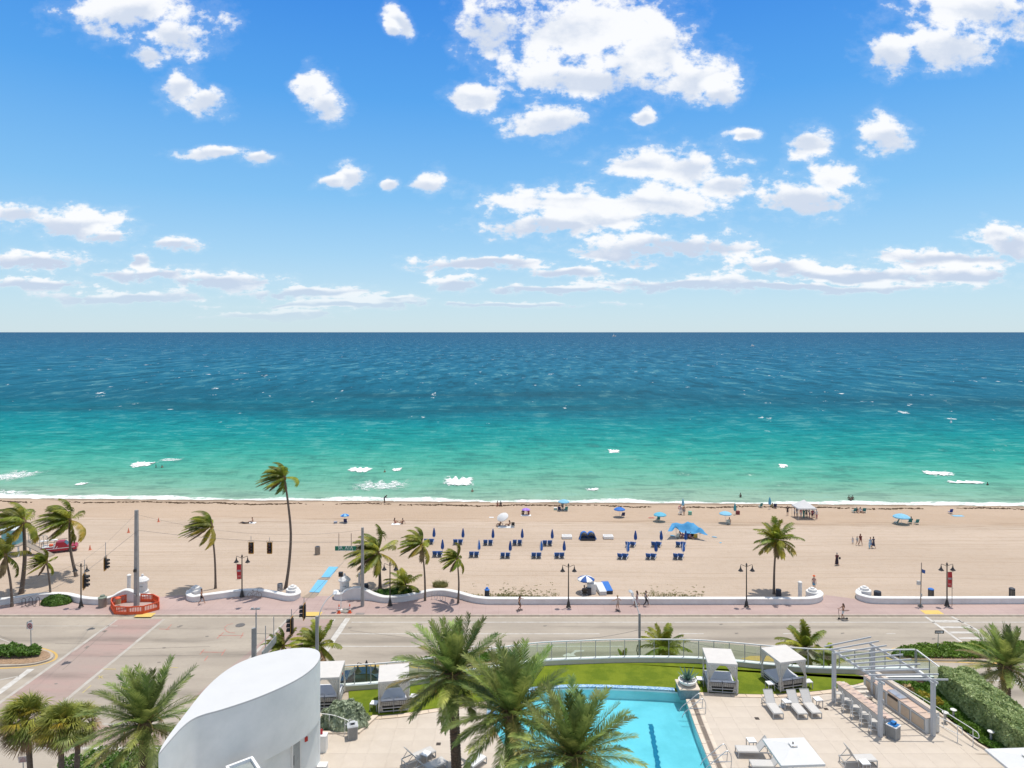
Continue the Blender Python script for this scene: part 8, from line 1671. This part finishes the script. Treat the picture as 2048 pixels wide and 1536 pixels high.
# promenade
person(PV(403, 1208), -R90, 'walk', 'person in black shorts walking right past the short wall', 1, (('shorts', BLK),), 'brown')
def skateboard(p, rz, label):
    t = thing('skateboard', label, 'skateboard', p, rz, 'longboards ridden on the pavement'); m_ = MB(); m_.sph((0, 0, .11), (.12, .46, .018), 14, 6); m_.build('deck', BLACK, t, True)
    for y_ in (-.3, .3):
        m_ = MB(); m_.box((0, y_, .075), (.16, .05, .03)); tr_ = m_.build('truck', STEEL, t); 
        for x_ in (-.1, .1): m_ = MB(); m_.tube([(x_-.02, y_, .04), (x_+.02, y_, .04)], .04, 10); m_.build('wheel', BLACK, tr_)
p = PV(1039, 1221); skateboard(p, -1.2, 'skateboard under the dark haired rider'); person((p.x, p.y, .19), -1.9, 'skate', 'long haired person in black riding a skateboard on the pavement', 1, (('top', BLK), ('shorts', BLK)), 'brown', True)
p = PV(1236, 1222); skateboard(p, .5, 'skateboard under the fair haired rider'); person((p.x, p.y, .19), .4, 'skate', 'fair haired person in a pale outfit riding a skateboard', 0, (('vest', (.42, .34, .30)), ('bottoms', (.42, .34, .30))), 'blond', False)
person(PV(1274, 1212), .9, 'walk', 'long haired person in a light dress carrying a white towel', 1, (('vest', (.5, .42, .42)),), 'brown', True, dress=((.5, .42, .42), .5)); person(PV(1292, 1212), -R90, 'walk', 'person in a grey top and black trousers walking right', 1, (('vest', GY), ('trousers', BLK)), 'brown')
p = PV(1267, 1211); t = thing('towel_bundle', 'white patterned inflatable held beside the person in the dress', 'inflatable', (p.x, p.y, .2), .2); m_ = MB(); m_.sph((-.12, 0, 1.25), (.16, .10, .32), 10, 8); m_.sph((.06, .02, .45), (.2, .12, .36), 10, 8); m_.build('body', SW, t, True)
p = P(1686, 1239, 0); t = thing('kick_scooter', 'black kick scooter on the road by the kerb', 'scooter', (p.x, p.y, 0), R90); m_ = MB(); m_.box((0, 0, .13), (.16, .72, .05)); m_.build('deck', BLACK, t); m_ = MB(); m_.tube([(0, .40, .13), (0, .50, .9), (0, .47, 1.12)], .025, 8); m_.tube([(-.24, .46, 1.12), (.24, .46, 1.12)], .018, 6); m_.build('stem', BLACK, t)
for y_ in (-.44, .46): m_ = MB(); m_.tube([(-.03, y_, .11), (.03, y_, .11)], .11, 14); m_.build('wheel', BLACK, t)
person((p.x+.02, p.y, .0), R90, 'scoot', 'long haired shirtless person in white shorts riding the scooter with a board under the arm', 1, (('shorts', WHT),), 'brown', True)
t = thing('short_board', 'brown board tucked under the arm of the scooter rider', 'board', (p.x+.28, p.y-.2, 1.08), .25); m_ = MB(); m_.sph((0, 0, 0), (.42, .16, .04), 14, 6); m_.build('board', mat('board_brown', (.18, .10, .07), .5), t, True)
# open sand
person(B(1674, 1131), 0, 'walk', 'person in a dark wine top and long dark skirt walking with a bag', 1, (('shirt', (.09, .015, .03)),), 'grey', dress=((.03, .02, .035), .75)); p = B(1678, 1130); m_ = MB(); m_.sph((0, 0, .95), (.16, .1, .18), 8, 6); o = m_.build('shoulder_bag', BLACK, None, True); o.location = (p.x+.1, p.y, p.z); tag(o, 'black bag on the arm of the person in the dark skirt', 'bag')
person(B(1705.5, 1088), PI, 'stand', 'small child in white standing apart on the sand', 0, (('shirt', WHT),), 'brown', h=.62, dress=(WHT, .5)); person(B(1714.5, 1091), PI, 'walk', 'child in pale grey beside the adult in red', 0, (('shirt', (.45, .5, .5)),), 'brown', True, h=.78); person(B(1721, 1091), PI, 'walk', 'adult in a dark red top walking with two children', 1, (('shirt', (.16, .03, .03)), ('bottoms', RD)), 'brown', True)
person(B(1741, 1097), PI, 'walk', 'person with a blue and white striped board on the sand', 1, (('shorts', BL_), ('shirt', (.35, .45, .55))), 'brown', h=.95); person(B(1747, 1097), .3, 'walk', 'person in a dark navy dress beside the striped board', 1, (('shirt', (.03, .04, .08)),), 'black', dress=((.03, .04, .08), .5))
p = B(1738, 1097); t = thing('boogie_board', 'light blue patterned board carried across the sand', 'board', (p.x, p.y-.2, p.z+.65), .5); m_ = MB(); m_.sph((0, 0, 0), (.3, .05, .55), 14, 8); m_.build('board', mat('board_blue', (.14, .38, .55), .5, c2=(.6, .68, .7), scale=5, detail=0), t, True)
person(B(1628, 1180), PI, 'stand', 'person with an orange cap behind the stepped pillar', 0, (('shirt', (.5, .3, .25)), ('shorts', (.05, .3, .5))), 'brown', hat=(.75, .15, .04))
person(B(1168, 1190)-Vector((0, 0, 0)), .2, 'chair', 'attendant in navy seated under the blue and white umbrella', 2, (('shirt', (.02, .04, .12)), ('shorts', BLK)), 'black'); beach_chair(1168, 1190, .2, 'low chair of the attendant under the umbrella', BLACK)
person(B(769, 1006), -.9, 'bend', 'person in black bending over at the waterline with a rod', 2, (('shirt', BLK), ('shorts', BLK)), 'black'); p = B(769, 1006); m_ = MB(); m_.tube([(.3, .4, .95), (1.9, 1.2, -.1)], .02, 5); o = m_.build('fishing_rod', WHITE); o.location = p; tag(o, 'pale rod held by the person at the waterline', 'rod')
person(B(504, 1046), 2.2, 'sit', 'shirtless person sitting on the white towel at far left', 1, (('shorts', (.3, .3, .32)),), 'brown'); person(B(488, 1047), 1.4, 'lie', 'person lying on the sand left of the seated one', 2, (('shorts', BLK), ('vest', BLK)), 'black')
person(B(790, 1047), -.8, 'sit', 'seated person on the left of the pair with a red garment', 1, (('top', RD), ('bottoms', RD)), 'brown', True); person(B(805, 1048), .9, 'sit', 'seated person on the right of the pair with legs bent', 1, (('bottoms', BLK), ('top', BLK)), 'black')
person(B(995, 1012), PI, 'sit', 'seated person by the waterline, the left of two', 1, (('shorts', RD),), 'brown'); person(B(1001.5, 1012), PI, 'sit', 'seated person in dark by the waterline, the right of two', 2, (('vest', BLK), ('shorts', BLK)), 'black')
person(B(1000, 1052), 1.0, 'sit', 'person sitting in the shade of the tilted white umbrella', 1, (('bottoms', BLK),), 'brown'); person(B(1018, 1052), 1.7, 'sit', 'person sitting in front of the tilted white umbrella', 1, (('top', BLK), ('bottoms', BLK)), 'black', True)
person(B(1046, 1029), PI, 'sit', 'person in dark on the left under the purple umbrella', 2, (('vest', BLK),), 'black'); person(B(1057, 1029), PI, 'sit', 'person on the right under the purple umbrella', 1, (('vest', (.3, .05, .05)),), 'black', True)
person(B(1125, 1021), PI, 'stand', 'person in dark standing under the waterline umbrella', 2, (('shirt', GY), ('shorts', BLK)), 'black', h=.95); person(B(1459, 1049), -.4, 'chair', 'person reclining in the striped chair by the pale cyan umbrella', 1, (('vest', BLK),), 'black'); person(B(1822, 1047), -.3, 'chair', 'person in the chair right of the large pale blue umbrella', 1, (('shirt', (.2, .08, .06)),), 'black')
person(B(1362, 1029), .2, 'stand', 'person holding a red ring near the pale closed umbrella', 1, (('vest', (.45, .5, .55)), ('shorts', (.5, .55, .6))), 'brown'); person(B(1368, 1030), PI, 'stand', 'tanned person in dark shorts beside the one with a ring', 1, (('shorts', GY),), 'brown')
p = B(1361, 1029); m_ = MB(); m_.tube([(.3*math.cos(k_*PI/8), 0, 1.25+.3*math.sin(k_*PI/8)) for k_ in range(17)], .09, 8); o = m_.build('swim_ring', mat('ring_red', (.5, .05, .05), .4, c2=(.7, .7, .7), scale=3, detail=0), None, True); o.location = (p.x-.1, p.y-.1, p.z); tag(o, 'red swim ring held beside the closed pale umbrella', 'swim ring')
crowd = [(1575, 1031, 'person in black standing left of the white tent', BLK, BLK, .05), (1589, 1035, 'person in a white shirt at the left leg of the tent', WHT, GY, 1.0), (1594, 1033, 'person in grey half under the tent at left', GY, WHT, 2.0), (1602, 1036, 'person in pale pink under the tent', PK, WHT, 3.0), (1607.5, 1037, 'person in a green shirt in the middle under the tent', GRN, GRN, 0.4), (1613, 1036, 'person in dark grey under the tent right of the green shirt', GY, BLK, 2.5),
         (1619, 1037, 'person in white with a floral top under the tent', WHT, PK, .8), (1624.5, 1038, 'person in wine red at the right front of the tent', (.25, .03, .06), BLK, 3.3), (1628, 1035, 'person in pale blue at the right rear of the tent', (.4, .45, .55), BL_, 1.2), (1633, 1038, 'person in a white top and red trousers at the right leg of the tent', WHT, RD, .2)]
for i, (px, py, lb, a_, b_, rz) in enumerate(crowd): person(B(px, py), rz+PI, ('relax', 'stand', 'relax')[i % 3], lb, (i*7) % 3, (('shirt', a_), ('trousers' if i in (4, 9) else 'shorts', b_)), ('brown', 'black', 'grey')[i % 3], i % 2 == 0, h=.98, group='people gathered at the white tent')
for i, (px, py, lb, c_) in enumerate(((1359, 1074, 'person in red seated at left under the stretched shade', (.4, .05, .08)), (1365, 1076, 'person in pink seated under the stretched shade', PK), (1374, 1076, 'person in navy seated in the middle under the stretched shade', BL_), (1381.5, 1077, 'person in patterned pink seated at right under the stretched shade', (.5, .25, .3)), (1387, 1077, 'person in dark seated at the right end under the stretched shade', BLK))):
    person(B(px, py), i*.5-1+PI, 'sit', lb, i % 3, (('shirt', c_), ('bottoms', BLK)), 'black', i % 2 == 0, group='people seated under the blue shade')
for i, (px, py, lb) in enumerate(((1714, 1025, 'person seated in the middle of the row of chairs by the water'), (1721, 1025, 'person in white seated in the row of chairs by the water'), (1545, 1016, 'person lying back beside the closed cyan umbrella'))): person(B(px, py), PI+.3*i, 'sit', lb, i % 3, (('vest', (BLK, WHT, (.3, .3, .1))[i]), ('bottoms', BLK)), 'black')
def swimmer(px, py, label, sk=1, h=1.0, sink=1.1): p = P(px, py, SEA); person((p.x, p.y, SEA+.15), random.uniform(0, 6), 'relax', label, sk, (('shorts', BLK),), 'black', sink=sink, group='people bathing in the sea')
for i, (px, py, lb, sk) in enumerate(((312, 936, 'left of the two bathers right of the leftmost wave crest', 2), (324, 936.5, 'right of the two bathers right of the leftmost wave crest', 1), (769.5, 946, 'lone bather between the two central wave crests', 1), (944.5, 985, 'bather below the largest breaking wave', 1), (1481, 994, 'bather alone in front of the pale cyan umbrella', 2),
                                (1698, 999, 'left bather of the three near the shore at right', 2), (1702, 1001, 'middle bather of the three near the shore at right', 2), (1705.5, 999, 'right bather of the three near the shore at right', 2), (1975, 972, 'dark bather at the far right below the long wave crest', 2))): swimmer(px, py, lb, sk)
